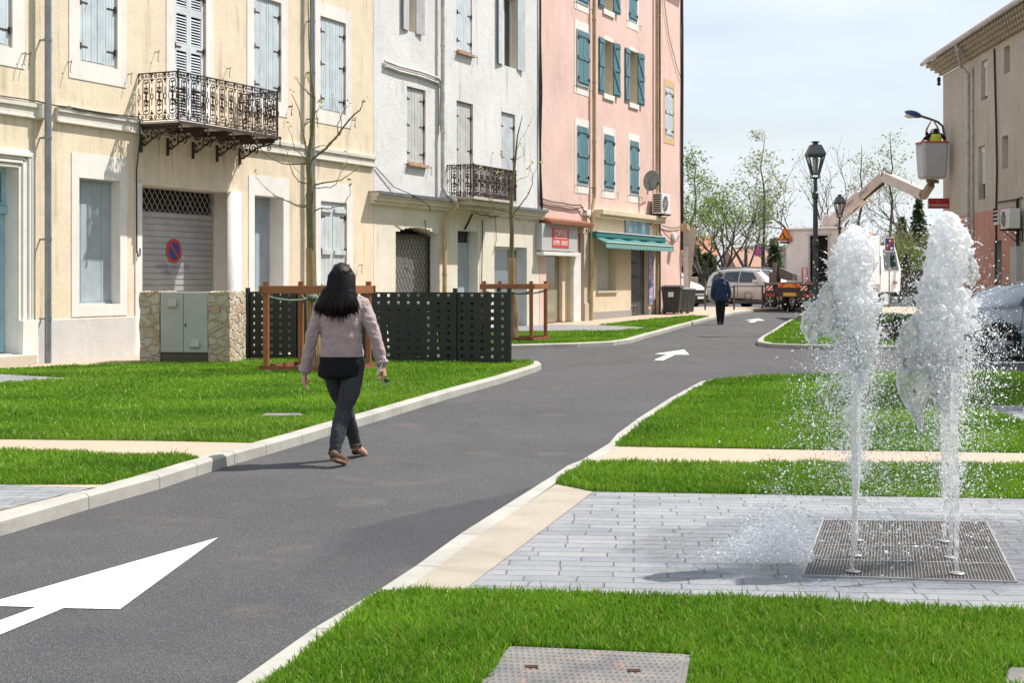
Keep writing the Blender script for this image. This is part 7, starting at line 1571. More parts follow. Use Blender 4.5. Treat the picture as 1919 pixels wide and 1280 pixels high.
# ---------------------------------------------------------------- trees
mbark = plain("bark_olive", (.15, .135, .06), .9, 0, .35, 25, .6, 60); mbark2 = plain("bark_brown", (.10, .08, .065), .9, 0, .3, 10, .5, 40)
def leafmat(name, a, b):
    m, t, P, N, K = newmat(name); co = geo(N, True); n_ = N.new('ShaderNodeTexWhiteNoise'); n_.noise_dimensions = '3D'
    sc_ = N.new('ShaderNodeVectorMath'); sc_.operation = 'SNAP'; sc_.inputs[1].default_value = (.15, .15, .15); K.new(co, sc_.inputs[0]); K.new(sc_.outputs[0], n_.inputs['Vector'])
    c = mixc(N, K, n_.outputs['Value'], a, b); K.new(c, P.inputs['Base Color']); P.inputs['Roughness'].default_value = .6; tr = N.new('ShaderNodeBsdfTranslucent'); K.new(c, tr.inputs['Color']); ms = N.new('ShaderNodeMixShader'); ms.inputs[0].default_value = .4
    K.new(P.outputs[0], ms.inputs[1]); K.new(tr.outputs[0], ms.inputs[2]); K.new(ms.outputs[0], N['Material Output'].inputs[0]); return m
ml_yg = leafmat("leaf_yellow_green", (.30, .34, .05), (.42, .44, .12)); ml_g = leafmat("leaf_fresh_green", (.10, .19, .03), (.24, .32, .07)); ml_pale = leafmat("leaf_pale", (.26, .30, .12), (.40, .42, .22)); ml_dk = leafmat("leaf_dark", (.03, .065, .02), (.08, .12, .035)); ml_br = leafmat("leaf_brownish", (.16, .13, .07), (.24, .25, .09))
def leafquads(mb, pts, size, r_, droop=0.):
    for p in pts:
        s = size * r_.uniform(.6, 1.3); a = Vector((r_.gauss(0, 1), r_.gauss(0, 1), r_.gauss(0, .6))).normalized(); b = a.orthogonal().normalized(); b.rotate(Matrix.Rotation(r_.uniform(0, 6.28), 3, a)); c = Vector(p)
        mb.add([c, c + a * s * .5 + b * s * .25, c + a * s, c + a * s * .5 - b * s * .25], [(0, 1, 2, 3)])
def young(name, label, trunk, tr, branches, d, seed, jit=.5, leafsz=.07, nl=3):
    """young street tree: trunk and limbs at their own depths round the trunk"""
    r_ = random.Random(seed); base = at(*trunk[0], d); t = empty(name, (base.x, d, .09), 0, label, "young tree", "young bare street trees"); o = Vector((base.x, d, .09)); mb = MB(); mb.tube([at(x, y, d) - o for x, y in trunk], tr, 9); mb.build("trunk", mbark, t, smooth=True); lf = []
    for k, (pts, r0) in enumerate(branches):
        dep = r_.uniform(-jit, jit); n = len(pts); P_ = [at(x, y, d + dep * i / (n - 1)) - o for i, (x, y) in enumerate(pts)]; fine = []
        for a, b in zip(P_, P_[1:]):
            for i in range(4): fine.append(a.lerp(b, i / 4) + Vector((r_.uniform(-1, 1), r_.uniform(-1, 1), r_.uniform(-1, 1))) * .007)
        fine.append(P_[-1]); m_ = len(fine); mb = MB(); mb.tube(fine, [r0 * (1 - .72 * i / (m_ - 1)) for i in range(m_)], 6)
        for i in range(3, m_, 4): mb.ball(fine[i], r0 * (1 - .7 * i / m_) * 1.35, n=5, m=4)
        mb.build("branch", mbark, t, smooth=True)
        tip = P_[-1]; ax = (P_[-1] - P_[-2]).normalized()
        for _ in range(nl): lf.append(tip + Vector((r_.uniform(-.05, .05), r_.uniform(-.05, .05), r_.uniform(-.03, .06))))
        for i in range(4, m_, 5):
            if r_.random() < .3: lf.append(fine[i] + Vector((r_.uniform(-.03, .03), r_.uniform(-.03, .03), .02)))
    mb = MB(); leafquads(mb, lf, leafsz, r_); mb.build("leaves", ml_yg, t); return t, o
tr1, o1 = young("young_tree", "young bare tree with reed wrapped trunk in the timber guard behind the walking woman",
    [(588, 690), (584, 470), (581, 380), (582, 340), (579, 306), (581, 280), (585, 253), (588, 215), (589, 183), (584, 146), (580, 98), (579, 53), (578, 0), (577, -60)], [.075, .07, .06, .055, .05, .035, .033, .028, .026, .014, .011, .009, .008, .005],
    [([(579, 303), (570, 255), (566, 228), (560, 205), (547, 175)], .018), ([(582, 301), (613, 276), (634, 252), (663, 215), (675, 205), (682, 187)], .022), ([(634, 252), (633, 235), (642, 212), (650, 200), (656, 197)], .009), ([(640, 248), (641, 225), (632, 203), (622, 184)], .007),
     ([(585, 278), (600, 273), (620, 272), (634, 252)], .012), ([(576, 306), (540, 308), (525, 305), (510, 297), (484, 273), (472, 250)], .013), ([(576, 298), (560, 285), (553, 280), (549, 262), (540, 235)], .010), ([(577, 345), (560, 340), (547, 320), (541, 300), (539, 283)], .011), ([(574, 335), (556, 318), (541, 295)], .006),
     ([(585, 347), (610, 341), (638, 338), (655, 327), (672, 315)], .015), ([(588, 352), (620, 351), (630, 345), (640, 322), (650, 307)], .009), ([(571, 233), (585, 225), (592, 208), (608, 198)], .010), ([(588, 185), (575, 170), (562, 158), (557, 145)], .012), ([(589, 180), (582, 155), (577, 146), (581, 140)], .014),
     ([(578, 388), (560, 387), (540, 378), (515, 366), (495, 350), (478, 328)], .011), ([(578, 386), (558, 383), (530, 372), (512, 366)], .009), ([(590, 395), (600, 390), (620, 390), (645, 383), (656, 365), (658, 342)], .011), ([(650, 307), (653, 290), (651, 284)], .005), ([(596, 230), (594, 215), (600, 190)], .006)], 21.95, 2)
def wrap(t, o, pts, rad, d, label=None):
    mb = MB(); n = 22
    for i in range(n):
        a = 2 * math.pi * i / n
        P_ = [at(x, y, d) - o + Vector((math.cos(a) * r, math.sin(a) * r, random.uniform(-.02, .02) if k == 0 or k == len(pts) - 1 else 0)) for k, ((x, y), r) in enumerate(zip(pts, rad))]; mb.tube(P_, .013, 5)
    mb.build("reed_wrap", mreed, t)
wrap(tr1, o1, [(583, 467), (584, 515), (585, 560), (588, 620), (591, 690)], [.062, .065, .075, .085, .11], 21.95)
tr2, o2 = young("young_tree", "slimmer young bare tree in the further timber guard before the white house",
    [(959, 634), (959, 484), (960, 430), (958, 400), (960, 350), (965, 310), (968, 280), (970, 255), (975, 235), (980, 215)], [.06, .055, .05, .05, .035, .028, .022, .016, .012, .006],
    [([(957, 397), (935, 394), (925, 385), (920, 365), (906, 345), (903, 318)], .018), ([(924, 382), (915, 370), (913, 340), (920, 310), (922, 288)], .010), ([(960, 405), (975, 385), (990, 365), (998, 345), (998, 325), (992, 312)], .016), ([(961, 345), (975, 335), (990, 330), (998, 300)], .008), ([(966, 300), (982, 290), (980, 275), (975, 268)], .007), ([(961, 403), (972, 410), (979, 415)], .010),
     ([(968, 284), (976, 260), (985, 250), (1003, 205)], .007), ([(960, 380), (948, 365), (942, 340), (938, 320)], .008), ([(962, 340), (955, 320), (952, 300), (942, 290)], .007), ([(997, 338), (1004, 320), (1010, 305)], .006)], 32.8, 5, leafsz=.10)
wrap(tr2, o2, [(960, 483), (960, 520), (961, 570), (962, 634)], [.075, .075, .09, .12], 32.8)
# background trees
def grow(r_, mb, tips, p, d, L_, r0, depth, maxd, spread, up):
    n = 4; pts = [Vector(p)]; dd = Vector(d).normalized()
    for i in range(n):
        dd = (dd + Vector((r_.gauss(0, .10), r_.gauss(0, .10), r_.gauss(0, .06) + up * .06))).normalized(); pts.append(pts[-1] + dd * L_ / n)
    mb.tube(pts, [r0 * (1 - .45 * i / n) for i in range(n + 1)], 5 if depth < 2 else 3, cap=False)
    if depth >= maxd - 1: tips += [(pts[2], depth), (pts[3], depth), (pts[4], depth)]
    if depth >= maxd: return
    k = 3 if depth else 4
    for i in range(k):
        q = pts[r_.choice((2, 3, 4)) if i else 4]; a = dd.orthogonal().normalized(); a.rotate(Matrix.Rotation(r_.uniform(0, 6.28), 3, dd)); nd = (dd + a * spread * r_.uniform(.5, 1.2) + Vector((0, 0, up * .25))).normalized()
        grow(r_, mb, tips, q, nd, L_ * r_.uniform(.55, .8), r0 * .5, depth + 1, maxd, spread, up)
def bgtree(name, px, py_top, d, seed, label, leaf, nleaf, spread=.7, style='round', group="trees behind the lane", lsz=.16, bark=None, wid=1.):
    r_ = random.Random(seed); x = (px - CX) / FPX * d; zg = ramp(d) - .02; H_ = at(px, py_top, d).z - zg; t = empty(name, (x, d, zg), 0, label, "tree", group); mb = MB(); tips = []
    if style == 'cone':     # leader with tiers of ascending side limbs
        pts = [Vector((r_.gauss(0, .05) * i * .3, r_.gauss(0, .05) * i * .3, H_ * i / 10)) for i in range(11)]; mb.tube(pts, [.13 * (1 - .09 * i) for i in range(11)], 6)
        for k in range(34):
            u = r_.uniform(.18, .97); i = int(u * 10); p = pts[i].lerp(pts[i + 1], u * 10 - i); a = r_.uniform(0, 6.28); Ln = wid * H_ * .30 * (1.08 - u) * r_.uniform(.6, 1.2) + .25; dr_ = Vector((math.cos(a), math.sin(a), r_.uniform(.35, .75)))
            grow(r_, mb, tips, p, dr_, Ln * .55, .028 * (1.2 - u), 1, 3, .6, .5)
    else:
        th_ = H_ * (.22 if style == 'round' else .08); mb.tube([Vector((0, 0, 0)), Vector((r_.gauss(0, .05), 0, th_ * .6)), Vector((0, 0, th_))], [.16, .14, .13], 7)
        for k in range(5 if style == 'round' else 8):
            a = 2 * math.pi * k / 5 + r_.uniform(-.4, .4); grow(r_, mb, tips, (0, 0, th_ * .95), (math.cos(a) * spread * .8 * wid, math.sin(a) * spread * .8 * wid, 1), H_ * .33, .075, 1, 4, spread, .6)
    mb.build("trunk", bark or mbark2, t); lf = []
    for _ in range(nleaf):
        p, _d = r_.choice(tips); s = .22; lf.append(p + Vector((r_.gauss(0, s), r_.gauss(0, s), r_.gauss(0, s * .8))))
    if nleaf: mb = MB(); leafquads(mb, lf, lsz, r_); mb.build("crown", leaf, t)
    return t
T_ = [(1301, 283, 76, 'cone', ml_g, 1300, .7, "slender fresh green tree closest to the pink house corner", 1.1), (1318, 345, 70, 'round', ml_g, 1200, .8, "low leafy green tree just right of the floodlight", 1.1), (1357, 318, 78, 'round', ml_g, 1000, .8, "open branched tree with a dark trunk above the walking man", 1.0),
      (1432, 252, 80, 'cone', ml_pale, 1700, .7, "tall thin pale leaved tree left of the works triangle", 1.25), (1400, 330, 88, 'round', ml_g, 1300, .8, "green tree between the two tall ones behind the off-roader", 1.), (1535, 245, 84, 'round', ml_pale, 380, .9, "almost bare tree spreading behind the nearest lantern", 1.2), (1612, 272, 82, 'cone', ml_pale, 380, .8, "nearly bare slim tree above the boom", .9),
      (1668, 252, 80, 'cone', ml_pale, 520, .7, "tall sparse tree behind the bend of the boom", 1.15), (1722, 268, 86, 'round', ml_pale, 420, .8, "sparse tree behind the white basket", 1.1), (1690, 395, 74, 'shrub', ml_br, 2200, .8, "brownish budding shrub behind the truck cab", 1.2), (1738, 402, 72, 'shrub', ml_br, 2400, .8, "brown and olive shrub against the brown house corner", 1.2), (1655, 418, 79, 'shrub', ml_br, 1800, .8, "twiggy shrub behind the equipment box", 1.2), (1715, 420, 68, 'shrub', ml_g, 1200, .8, "green shrub in front of the brown ones beside the house corner", 1.0)]
for i, (px_, py_, d_, st, lm, nl_, sp_, lb, wd_) in enumerate(T_): bgtree("tree" if st != 'shrub' else "shrub", px_, py_, d_, 20 + i, lb, lm, nl_, sp_, st, wid=wd_, lsz=.17 if st != 'shrub' else .14)
def conifer(px, py_top, d, seed, label, w_=1.3):
    r_ = random.Random(seed); x = (px - CX) / FPX * d; H_ = at(px, py_top, d).z - ramp(d); t = empty("conifer", (x, d, ramp(d) - .02), 0, label, "conifer", "dark conifers in the background"); mb = MB(); mb.tube([(0, 0, 0), (0, 0, H_)], [.15, .02], 6); mb.build("trunk", mbark2, t); mb = MB(); pts = []
    for _ in range(2600): u = r_.random() ** .7; a = r_.uniform(0, 6.28); rad = w_ * (1 - u) * (.75 + .35 * math.sin(a * 3 + u * 20)) * math.sqrt(r_.random()) + .05; pts.append((rad * math.cos(a), rad * math.sin(a), .3 + u * (H_ - .3) - rad * .2))
    leafquads(mb, pts, .26, r_); mb.build("crown", ml_dk, t)
conifer(1302, 462, 72, 3, "dark conifer low behind the floodlight and the bins", 1.5); conifer(1326, 478, 74, 4, "dark conifer just left of the walking man", 1.5); conifer(1722, 375, 96, 5, "dark conifer beyond the shrubs under the red bar sign", 2.2); conifer(1690, 408, 98, 6, "smaller dark conifer left of the larger one beyond the shrubs", 1.8); conifer(1451, 448, 95, 7, "small dark tree tuft above the pink banners", 1.0)
# far hedge and bank
def hedge(pxa, pxb, pyt, d, dep, seed, mat, name, label, dens=900, cat="hedge", lsz=.2):
    r_ = random.Random(seed); xa, xb = (pxa - CX) / FPX * d, (pxb - CX) / FPX * d; zt = at(pxa, pyt, d).z; t = empty(name, (xa, d, ramp(d) - .02), 0, label, cat); zg = ramp(d); pts = []
    for _ in range(dens): u = r_.random(); h_ = (zt - zg) * (.8 + .2 * math.sin(u * 9 + seed) + .1 * math.sin(u * 31)); pts.append((u * (xb - xa), r_.uniform(0, dep), r_.uniform(0, 1) ** .8 * h_))
    mb = MB(); leafquads(mb, pts, lsz, r_); mb.build("foliage", mat, t); mb = MB(); mb.box(.1, xb - xa - .1, .25 * dep, .75 * dep, 0, (zt - zg) * .7); mb.build("core", ml_dk, t)
hedge(1278, 1350, 505, 84, 1.5, 1, ml_dk, "hedge", "dark green hedge behind the bins at far left of the gap", 1600); hedge(1345, 1420, 520, 90, 1.5, 2, ml_g, "hedge", "light green hedge behind the walking man", 1200); hedge(1600, 1800, 455, 100, 2.5, 3, ml_br, "hedge", "brownish hedge line beyond the truck", 4200, lsz=.3)
hedge(1400, 1600, 492, 110, 2, 4, ml_g, "hedge", "low green hedge at the foot of the grey building", 2000)
# clipped hedge on the far right lawn with a planter in front of it
hedge(1640, 1700, 590, 33., .9, 6, ml_dk, "hedge", "small clipped green hedge block seen between the two water jets", 5200, lsz=.05)
mfl = plain("flower_pink", (.35, .08, .12), .7, 0, .5, 20); q = gr(1672, 640, .1); t = empty("flower_clump", tuple(q), 0, "small clump of dark pink flowers by the clipped hedge", "flowers"); r_ = random.Random(8); mb = MB(); leafquads(mb, [(r_.uniform(-.35, .35), r_.uniform(-.2, .2), r_.uniform(.05, .3)) for _ in range(260)], .07, r_); mb.build("leaves", ml_dk, t); mb = MB(); leafquads(mb, [(r_.uniform(-.35, .35), r_.uniform(-.25, .15), r_.uniform(.15, .34)) for _ in range(60)], .05, r_); mb.build("petals", mfl, t)
# far buildings
def far_house(pxa, pxb, pyt, d, dep, mat, label, roofm=None, rise=0., wins=(), cat="house", extra=None):
    xa, xb = (pxa - CX) / FPX * d, (pxb - CX) / FPX * d; zt = at(pxa, pyt, d).z; zg = ramp(d) - .3; t = empty("far_building", (xa, d, zg), 0, label, cat); W_ = xb - xa; H_ = zt - zg; mb = MB(); mb.box(0, W_, 0, dep, 0, H_); mb.build("wall", mat, t)
    mb = MB()
    if rise: mb.add([(-.3, -.3, H_), (W_ + .3, -.3, H_), (W_ + .3, dep + .3, H_), (-.3, dep + .3, H_), (-.3, dep / 2, H_ + rise), (W_ + .3, dep / 2, H_ + rise)], [(0, 1, 5, 4), (2, 3, 4, 5), (0, 4, 3), (1, 2, 5), (3, 2, 1, 0)])
    else: mb.box(-.2, W_ + .2, -.2, dep + .2, H_ + .001, H_ + .25)
    mb.build("roof", roofm or M['tile'], t)
    for (a, b, c, e) in wins:
        mb = MB(); mb.box(W_ * a, W_ * b, -.05, .0, H_ * c, H_ * e); w_ = mb.build("window", M['glass'], t)
    return t
mgrey = stucco("far_grey", (.36, .36, .38)); mfar = stucco("far_cream", (.56, .47, .36))
far_house(1385, 1445, 500, 120, 9, mfar, "cream house with an orange tiled roof behind the off-roader", plain("orange_tile", (.34, .19, .13), .8, 0, .2, 4), 1.6, ((.1, .25, .4, .75), (.45, .6, .4, .75), (.75, .9, .4, .75)))
far_house(1408, 1475, 466, 128, 10, mgrey, "grey flat roofed building behind the pink banners", mgrey, 0, ((.1, .3, .5, .7), (.5, .7, .5, .7)), "building")
far_house(1560, 1775, 498, 150, 9, mfar, "long pale low house beyond the truck and the shrubs", None, 2.0, ((.1, .16, .4, .7), (.3, .36, .4, .7), (.5, .56, .4, .7)))
far_house(1180, 1345, 478, 140, 10, mfar, "pale house seen through the trees right of the pink house", None, 2.0, ((.6, .66, .4, .7), (.8, .86, .4, .7)))
mpk = plain("pink_banner", (.80, .16, .42), .6, 0, .05)
for px_, py0, py1, lb in ((1421, 460, 480, "pink banner hanging left in front of the grey building"), (1457, 478, 497, "pink banner beside the dark far lamp post")):
    a = at(px_ - 6, py1, 100); b = at(px_ + 6, py0, 100); t = empty("banner", tuple(a), 0, lb, "banner", "pink banners"); mb = MB(); mb.box(0, b.x - a.x, -.02, .02, 0, b.z - a.z); mb.build("cloth", mpk, t); mb = MB(); mb.tube([(b.x - a.x + .03, 0, -(a.z - .3)), (b.x - a.x + .03, 0, b.z - a.z + .2)], .035, 5); mb.build("pole", mbar, t)
q = gr(1463, 560, 0); t = empty("far_street_light", (at(1463, 500, 98).x, 98, ramp(98)), 0, "dark thin street light with a short arm left of the truck box", "street light"); hh_ = at(1463, 462, 98).z - ramp(98); mb = MB(); mb.tube([(0, 0, 0), (0, 0, hh_)], .08, 6); mb.tube([(0, 0, hh_ - .05), (-1.3, 0, hh_ + .15)], .04, 5); mb.build("pole", mbar, t); mb = MB(); mb.box(-1.6, -1.1, -.1, .1, hh_ + .1, hh_ + .2); mb.build("head", mbar, t)
# beige cabinet behind the van
q = at(1295, 548, 66); t = empty("beige_kiosk", (q.x, 66, ramp(66)), 0, "beige ribbed cabinet behind the white van", "cabinet"); zz = at(1295, 519, 66).z - ramp(66); mb = MB(); mb.box(-.35, .30, -.3, .3, 0, zz); mb.build("body", mfar, t, bevel=.02); mb = MB()
for k in range(4): mb.box(-.32, .05, -.32, -.301, .4 + k * .35, .6 + k * .35)
mb.build("louvre", M['stonejamb'], t)
# evergreen outside the frame on the right that shades the lawn
def shade_tree(x, y, H_, rad, seed, label):
    r_ = random.Random(seed); t = empty("evergreen_tree", (x, y, .08), 0, label, "tree"); mb = MB(); mb.tube([(0, 0, 0), (.05, 0, H_ * .35), (0, 0, H_ * .8)], [.14, .11, .03], 8); pts = []
    for k in range(14): a = r_.uniform(0, 6.28); e = Vector((math.cos(a), math.sin(a), r_.uniform(.2, .9))) * rad * .8; mb.tube([(0, 0, H_ * .35 + k * H_ * .03), (e.x * .5, e.y * .5, H_ * .4 + k * .06 + e.z * .4), (e.x, e.y, H_ * .45 + k * .08 + e.z)], [.05, .03, .01], 5)
    mb.build("trunk", mbark2, t)
    cl = [(Vector((r_.uniform(-.6, .6), r_.uniform(-.6, .6), r_.uniform(-.5, .5))) * rad, rad * r_.uniform(.28, .45)) for _ in range(34)]
    for _ in range(42000): c, s = r_.choice(cl); v = Vector((r_.gauss(0, 1), r_.gauss(0, 1), r_.gauss(0, 1))).normalized() * s * r_.random() ** .4; pts.append(Vector((0, 0, H_ * .62)) + c + v)
    mb = MB(); leafquads(mb, pts, .21, r_); mb.build("crown", ml_dk, t)
shade_tree(12.4, 18.9, 14.5, 3.0, 31, "bushy evergreen standing just right of the view that shades the lawn beside the fountain")
# ---------------------------------------------------------------- fountain
ZP = .093
gq = [gr(x, y, ZP) for x, y in ((1505, 1081), (1905, 1093), (1849, 980), (1543, 977))]
o = gq[0].copy(); t = empty("fountain_grate", (o.x, o.y, ZP), 0, "dark square metal grating with nozzle collars under the water jets", "grate"); t.scale = (1, 1, .45)
A, B_, C_, D_ = [(p - o) for p in gq]
mgr = plain("grate_steel", (.36, .35, .34), .4, .3, .15, 8); mdk = plain("grate_pit", (.075, .075, .075), .4)
mb = MB(); mb.hexa([(A.x, A.y, -.05), (B_.x, B_.y, -.05), (C_.x, C_.y, -.05), (D_.x, D_.y, -.05), (A.x, A.y, .004), (B_.x, B_.y, .004), (C_.x, C_.y, .004), (D_.x, D_.y, .004)]); mb.build("pit", mdk, t, fix=True)
mb = MB(); n1, n2 = 60, 62
def gp(u, v): return A.lerp(B_, u).lerp(D_.lerp(C_, u), v)
for i in range(n1 + 1): a, b = gp(i / n1, 0), gp(i / n1, 1); mb.bar((a.x, a.y, .012), (b.x, b.y, .012), .0028, .012)
for j in range(n2 + 1): a, b = gp(0, j / n2), gp(1, j / n2); mb.bar((a.x, a.y, .010), (b.x, b.y, .013), .0024, .008)
mb.build("bars", plain("grate_bar", (.24, .225, .21), .6, .0, .2, 8), t)
mb = MB()
for a, b in ((A, B_), (B_, C_), (C_, D_), (D_, A)): mb.bar((a.x, a.y, .006), (b.x, b.y, .006), .010, .022)
for u in (.25, .5, .75): a, b = gp(0, u), gp(1, u); mb.bar((a.x, a.y, .014), (b.x, b.y, .014), .008, .012)
mb.build("frame", mgr, t)
NZ = [gr(1600, 1068, ZP + .02), gr(1606, 1010, ZP + .02), gr(1603, 1038, ZP + .02), gr(1795, 1072, ZP + .02), gr(1783, 1042, ZP + .02), gr(1771, 1012, ZP + .02)]
for p in NZ: mb = MB(); mb.lathe([(.028, .0), (.034, .004), (.034, .010), (.010, .014)], 20, tuple(p - o + Vector((0, 0, .003))), ax='z'); mb.build("nozzle_collar", mgr, t, smooth=True)
# --- water material: clear water full of air
def water(name, clear=.3, bs=.6, scale=40, patch=14):
    """broken water: white air-filled froth with clear, see-through patches"""
    m, t_, P, N, K = newmat(name); co = geo(N, True); N.remove(P)
    gl = N.new('ShaderNodeBsdfGlass'); gl.inputs['IOR'].default_value = 1.33; gl.inputs['Roughness'].default_value = .02; gl.inputs['Color'].default_value = (.99, .995, 1, 1)
    tp = N.new('ShaderNodeBsdfTransparent'); tp.inputs['Color'].default_value = (.97, .98, .99, 1); m0 = N.new('ShaderNodeMixShader'); m0.inputs[0].default_value = .5; K.new(gl.outputs[0], m0.inputs[1]); K.new(tp.outputs[0], m0.inputs[2])
    pr = N.new('ShaderNodeBsdfPrincipled'); pr.inputs['Base Color'].default_value = (.96, .97, .98, 1); pr.inputs['Roughness'].default_value = .12; pr.inputs['Specular IOR Level'].default_value = 1.
    tl = N.new('ShaderNodeBsdfTranslucent'); tl.inputs['Color'].default_value = (.97, .98, .99, 1); m1 = N.new('ShaderNodeMixShader'); m1.inputs[0].default_value = .58; K.new(pr.outputs[0], m1.inputs[1]); K.new(tl.outputs[0], m1.inputs[2])
    n1 = noise(N, K, co, patch, 7, .72); fac = mrange(N, K, n1, .30 + clear * .35, .46 + clear * .35, .10, .96)
    ms = N.new('ShaderNodeMixShader'); K.new(fac, ms.inputs[0]); K.new(m0.outputs[0], ms.inputs[1]); K.new(m1.outputs[0], ms.inputs[2])
    bp = N.new('ShaderNodeBump'); bp.inputs['Strength'].default_value = bs; bp.inputs['Distance'].default_value = .008; K.new(noise(N, K, co, scale, 6, .7), bp.inputs['Height'])
    for s_ in (gl, pr, tl): K.new(bp.outputs[0], s_.inputs['Normal'])
    K.new(ms.outputs[0], N['Material Output'].inputs[0]); return m
mwat = water("aerated_water", .16, .8, 45, 16); mclear = water("clear_water", .52, .5, 30, 18); mdrop = water("water_drops", .0, .2, 30, 30)
rw = random.Random(77)
def prof(tab, py):
    for a, b in zip(tab, tab[1:]):
        if a[0] <= py <= b[0]: u = (py - a[0]) / (b[0] - a[0]); return a[1] + (b[1] - a[1]) * u, a[2] + (b[2] - a[2]) * u
    return tab[-1][1:]
def jet(tab, d, label, nblob, zfill, cols, seed, drop_prob=None, low=1.0):
    """tall column of broken water; tab = row, left, right of the column as it stands at distance d"""
    r_ = random.Random(seed); py1 = tab[-1][0]; base = gr(cols[0][0], cols[0][1], ZP); t = empty("water_jet", (base.x, base.y, ZP), 0, label, "water jet", "fountain jets"); o_ = Vector((base.x, base.y, ZP)); mb = MB()
    def ico(c, r, sx=1, sy=1, sz=1): mb.ball(tuple(c), (r * sx, r * sy, r * sz), n=7, m=5)
    H_ = tab[-1][0] - tab[0][0]
    for _ in range(nblob):
        u = r_.random() ** 1.25; py = tab[0][0] + u * H_; l, r2 = prof(tab, py); c = (l + r2) / 2; hw = (r2 - l) / 2; a = r_.uniform(0, 6.28); q = math.sqrt(r_.random()) * .98
        rad = r_.uniform(.004, .023) * (1.1 - .75 * u); rad = min(rad, hw / FPX * d * .8 + .004)
        px = c + (hw - rad * FPX / d * .8) * q * math.cos(a); dd = d + (hw / FPX * d) * .8 * q * math.sin(a); ico(at(px, py, dd) - o_, rad, r_.uniform(.7, 1.3), r_.uniform(.7, 1.3), r_.uniform(.8, 1.9))
    # solid heart of the head
    for k in range(26):
        u = k / 26 * zfill; py = tab[0][0] + 8 + u * H_; l, r2 = prof(tab, py); ico(at((l + r2) / 2 + r_.uniform(-4, 4), py, d) - o_, max(.012, (r2 - l) / 2 / FPX * d * .74 * (1 - .35 * u)), 1, .8, 1.0)
    # threads flung off the column
    for _ in range(130):
        u = r_.random(); py = tab[0][0] + u * H_; l, r2 = prof(tab, py); sd_ = r_.choice((-1, 1)); px = l if sd_ < 0 else r2; p0 = at(px - sd_ * 6, py, d + r_.uniform(-.05, .05)) - o_; v = Vector((sd_ * r_.uniform(.01, .07), r_.uniform(-.03, .03), r_.uniform(-.05, .06))); mb.tube([p0, p0 + v * .5 + Vector((0, 0, .01)), p0 + v], [.005, .0032, .0016], 5)
    w_ = mb.build("head", mwat, t, smooth=True); md = w_.modifiers.new('r', 'REMESH'); md.mode = 'VOXEL'; md.voxel_size = .0042; md.use_smooth_shade = True; sm = w_.modifiers.new('s', 'SMOOTH'); sm.iterations = 3; sm.factor = .5
    tx = bpy.data.textures.new('wn', 'CLOUDS'); tx.noise_scale = .030; tx.noise_depth = 4; dm = w_.modifiers.new('d', 'DISPLACE'); dm.texture = tx; dm.strength = .020; dm.mid_level = .5; dm.texture_coords = 'LOCAL'; bake(w_)
    # clear columns rising from the collars
    for (bx, by, tx_, ty) in cols:
        b0 = gr(bx, by, ZP + .02); top = at(tx_, ty, b0.y); mb = MB(); n = 46; pts = []; rd = []
        for i in range(n + 1): u = i / n; pts.append(b0.lerp(top, u) - o_ + Vector((math.sin(u * 9 + bx) * .004 + r_.gauss(0, .0012), r_.gauss(0, .002), 0))); rd.append(.0085 + .006 * u + r_.uniform(-.001, .002) * (1 + 2 * u))
        mb.tube(pts, rd, 9); mb.build("column", mclear, t, smooth=True)
    return t, o_
# a thin sheet thrown sideways, hollow bell with a thick wavy rim
def bell(t, o_, pts, d, th, seed, hole=True):
    r_ = random.Random(seed); mb = MB(); n = len(pts); cx_ = sum(p[0] for p in pts) / n; cy_ = sum(p[1] for p in pts) / n; rings = []; K_ = 7
    for k in range(K_ + 1):
        u = k / K_; rg = []
        for i in range(n * 4):
            j = i // 4; f_ = i % 4 / 4; a, b = pts[j], pts[(j + 1) % n]; px, py = a[0] + (b[0] - a[0]) * f_, a[1] + (b[1] - a[1]) * f_; s_ = 1 - u * .93
            rg.append(at(cx_ + (px - cx_) * s_, cy_ + (py - cy_) * s_, d - th * math.sin(u * math.pi / 2) + r_.gauss(0, .0015)) - o_)
        rings.append(rg)
    mb.loft(rings, cap=False); s_ = mb.build("sheet", mclear, t, smooth=True); so_ = s_.modifiers.new('s', 'SOLIDIFY'); so_.thickness = .003; sb = s_.modifiers.new('b', 'SUBSURF'); sb.levels = sb.render_levels = 1
    tx = bpy.data.textures.new('bn', 'CLOUDS'); tx.noise_scale = .05; tx.noise_depth = 2; dm = s_.modifiers.new('d', 'DISPLACE'); dm.texture = tx; dm.strength = .018; dm.texture_coords = 'LOCAL'
    mb = MB(); P_ = [Vector(p) for p in rings[0]]; P_.append(P_[0]); mb.tube([p + Vector((r_.gauss(0, .002), r_.gauss(0, .002), r_.gauss(0, .002))) for p in P_], [.0045 + r_.uniform(0, .005) for _ in P_], 7)
    for _ in range(26): p = r_.choice(P_); mb.ball(tuple(p + Vector((r_.gauss(0, .008), r_.gauss(0, .008), r_.gauss(0, .008)))), r_.uniform(.003, .008), n=6, m=5)
    mb.build("rim", mdrop, t, smooth=True)
T1_ = [(434, 1592, 1614), (446, 1572, 1632), (462, 1562, 1642), (490, 1551, 1644), (520, 1550, 1640), (545, 1552, 1648), (575, 1560, 1656), (610, 1568, 1655), (640, 1568, 1650), (675, 1578, 1640), (705, 1588, 1628), (730, 1598, 1616)]
tj, oj = jet(T1_, 6.95, "left water jet with a ragged white head and a clear lobe thrown to the left", 1500, .62, [(1600, 1068, 1603, 700), (1606, 1010, 1610, 720), (1603, 1038, 1606, 740)], 3)
bell(tj, oj, [(1552, 530), (1566, 560), (1566, 600), (1560, 625), (1548, 628), (1536, 622), (1528, 645), (1514, 636), (1503, 612), (1506, 590), (1520, 575), (1534, 560), (1542, 540)], 6.95, .05, 1)
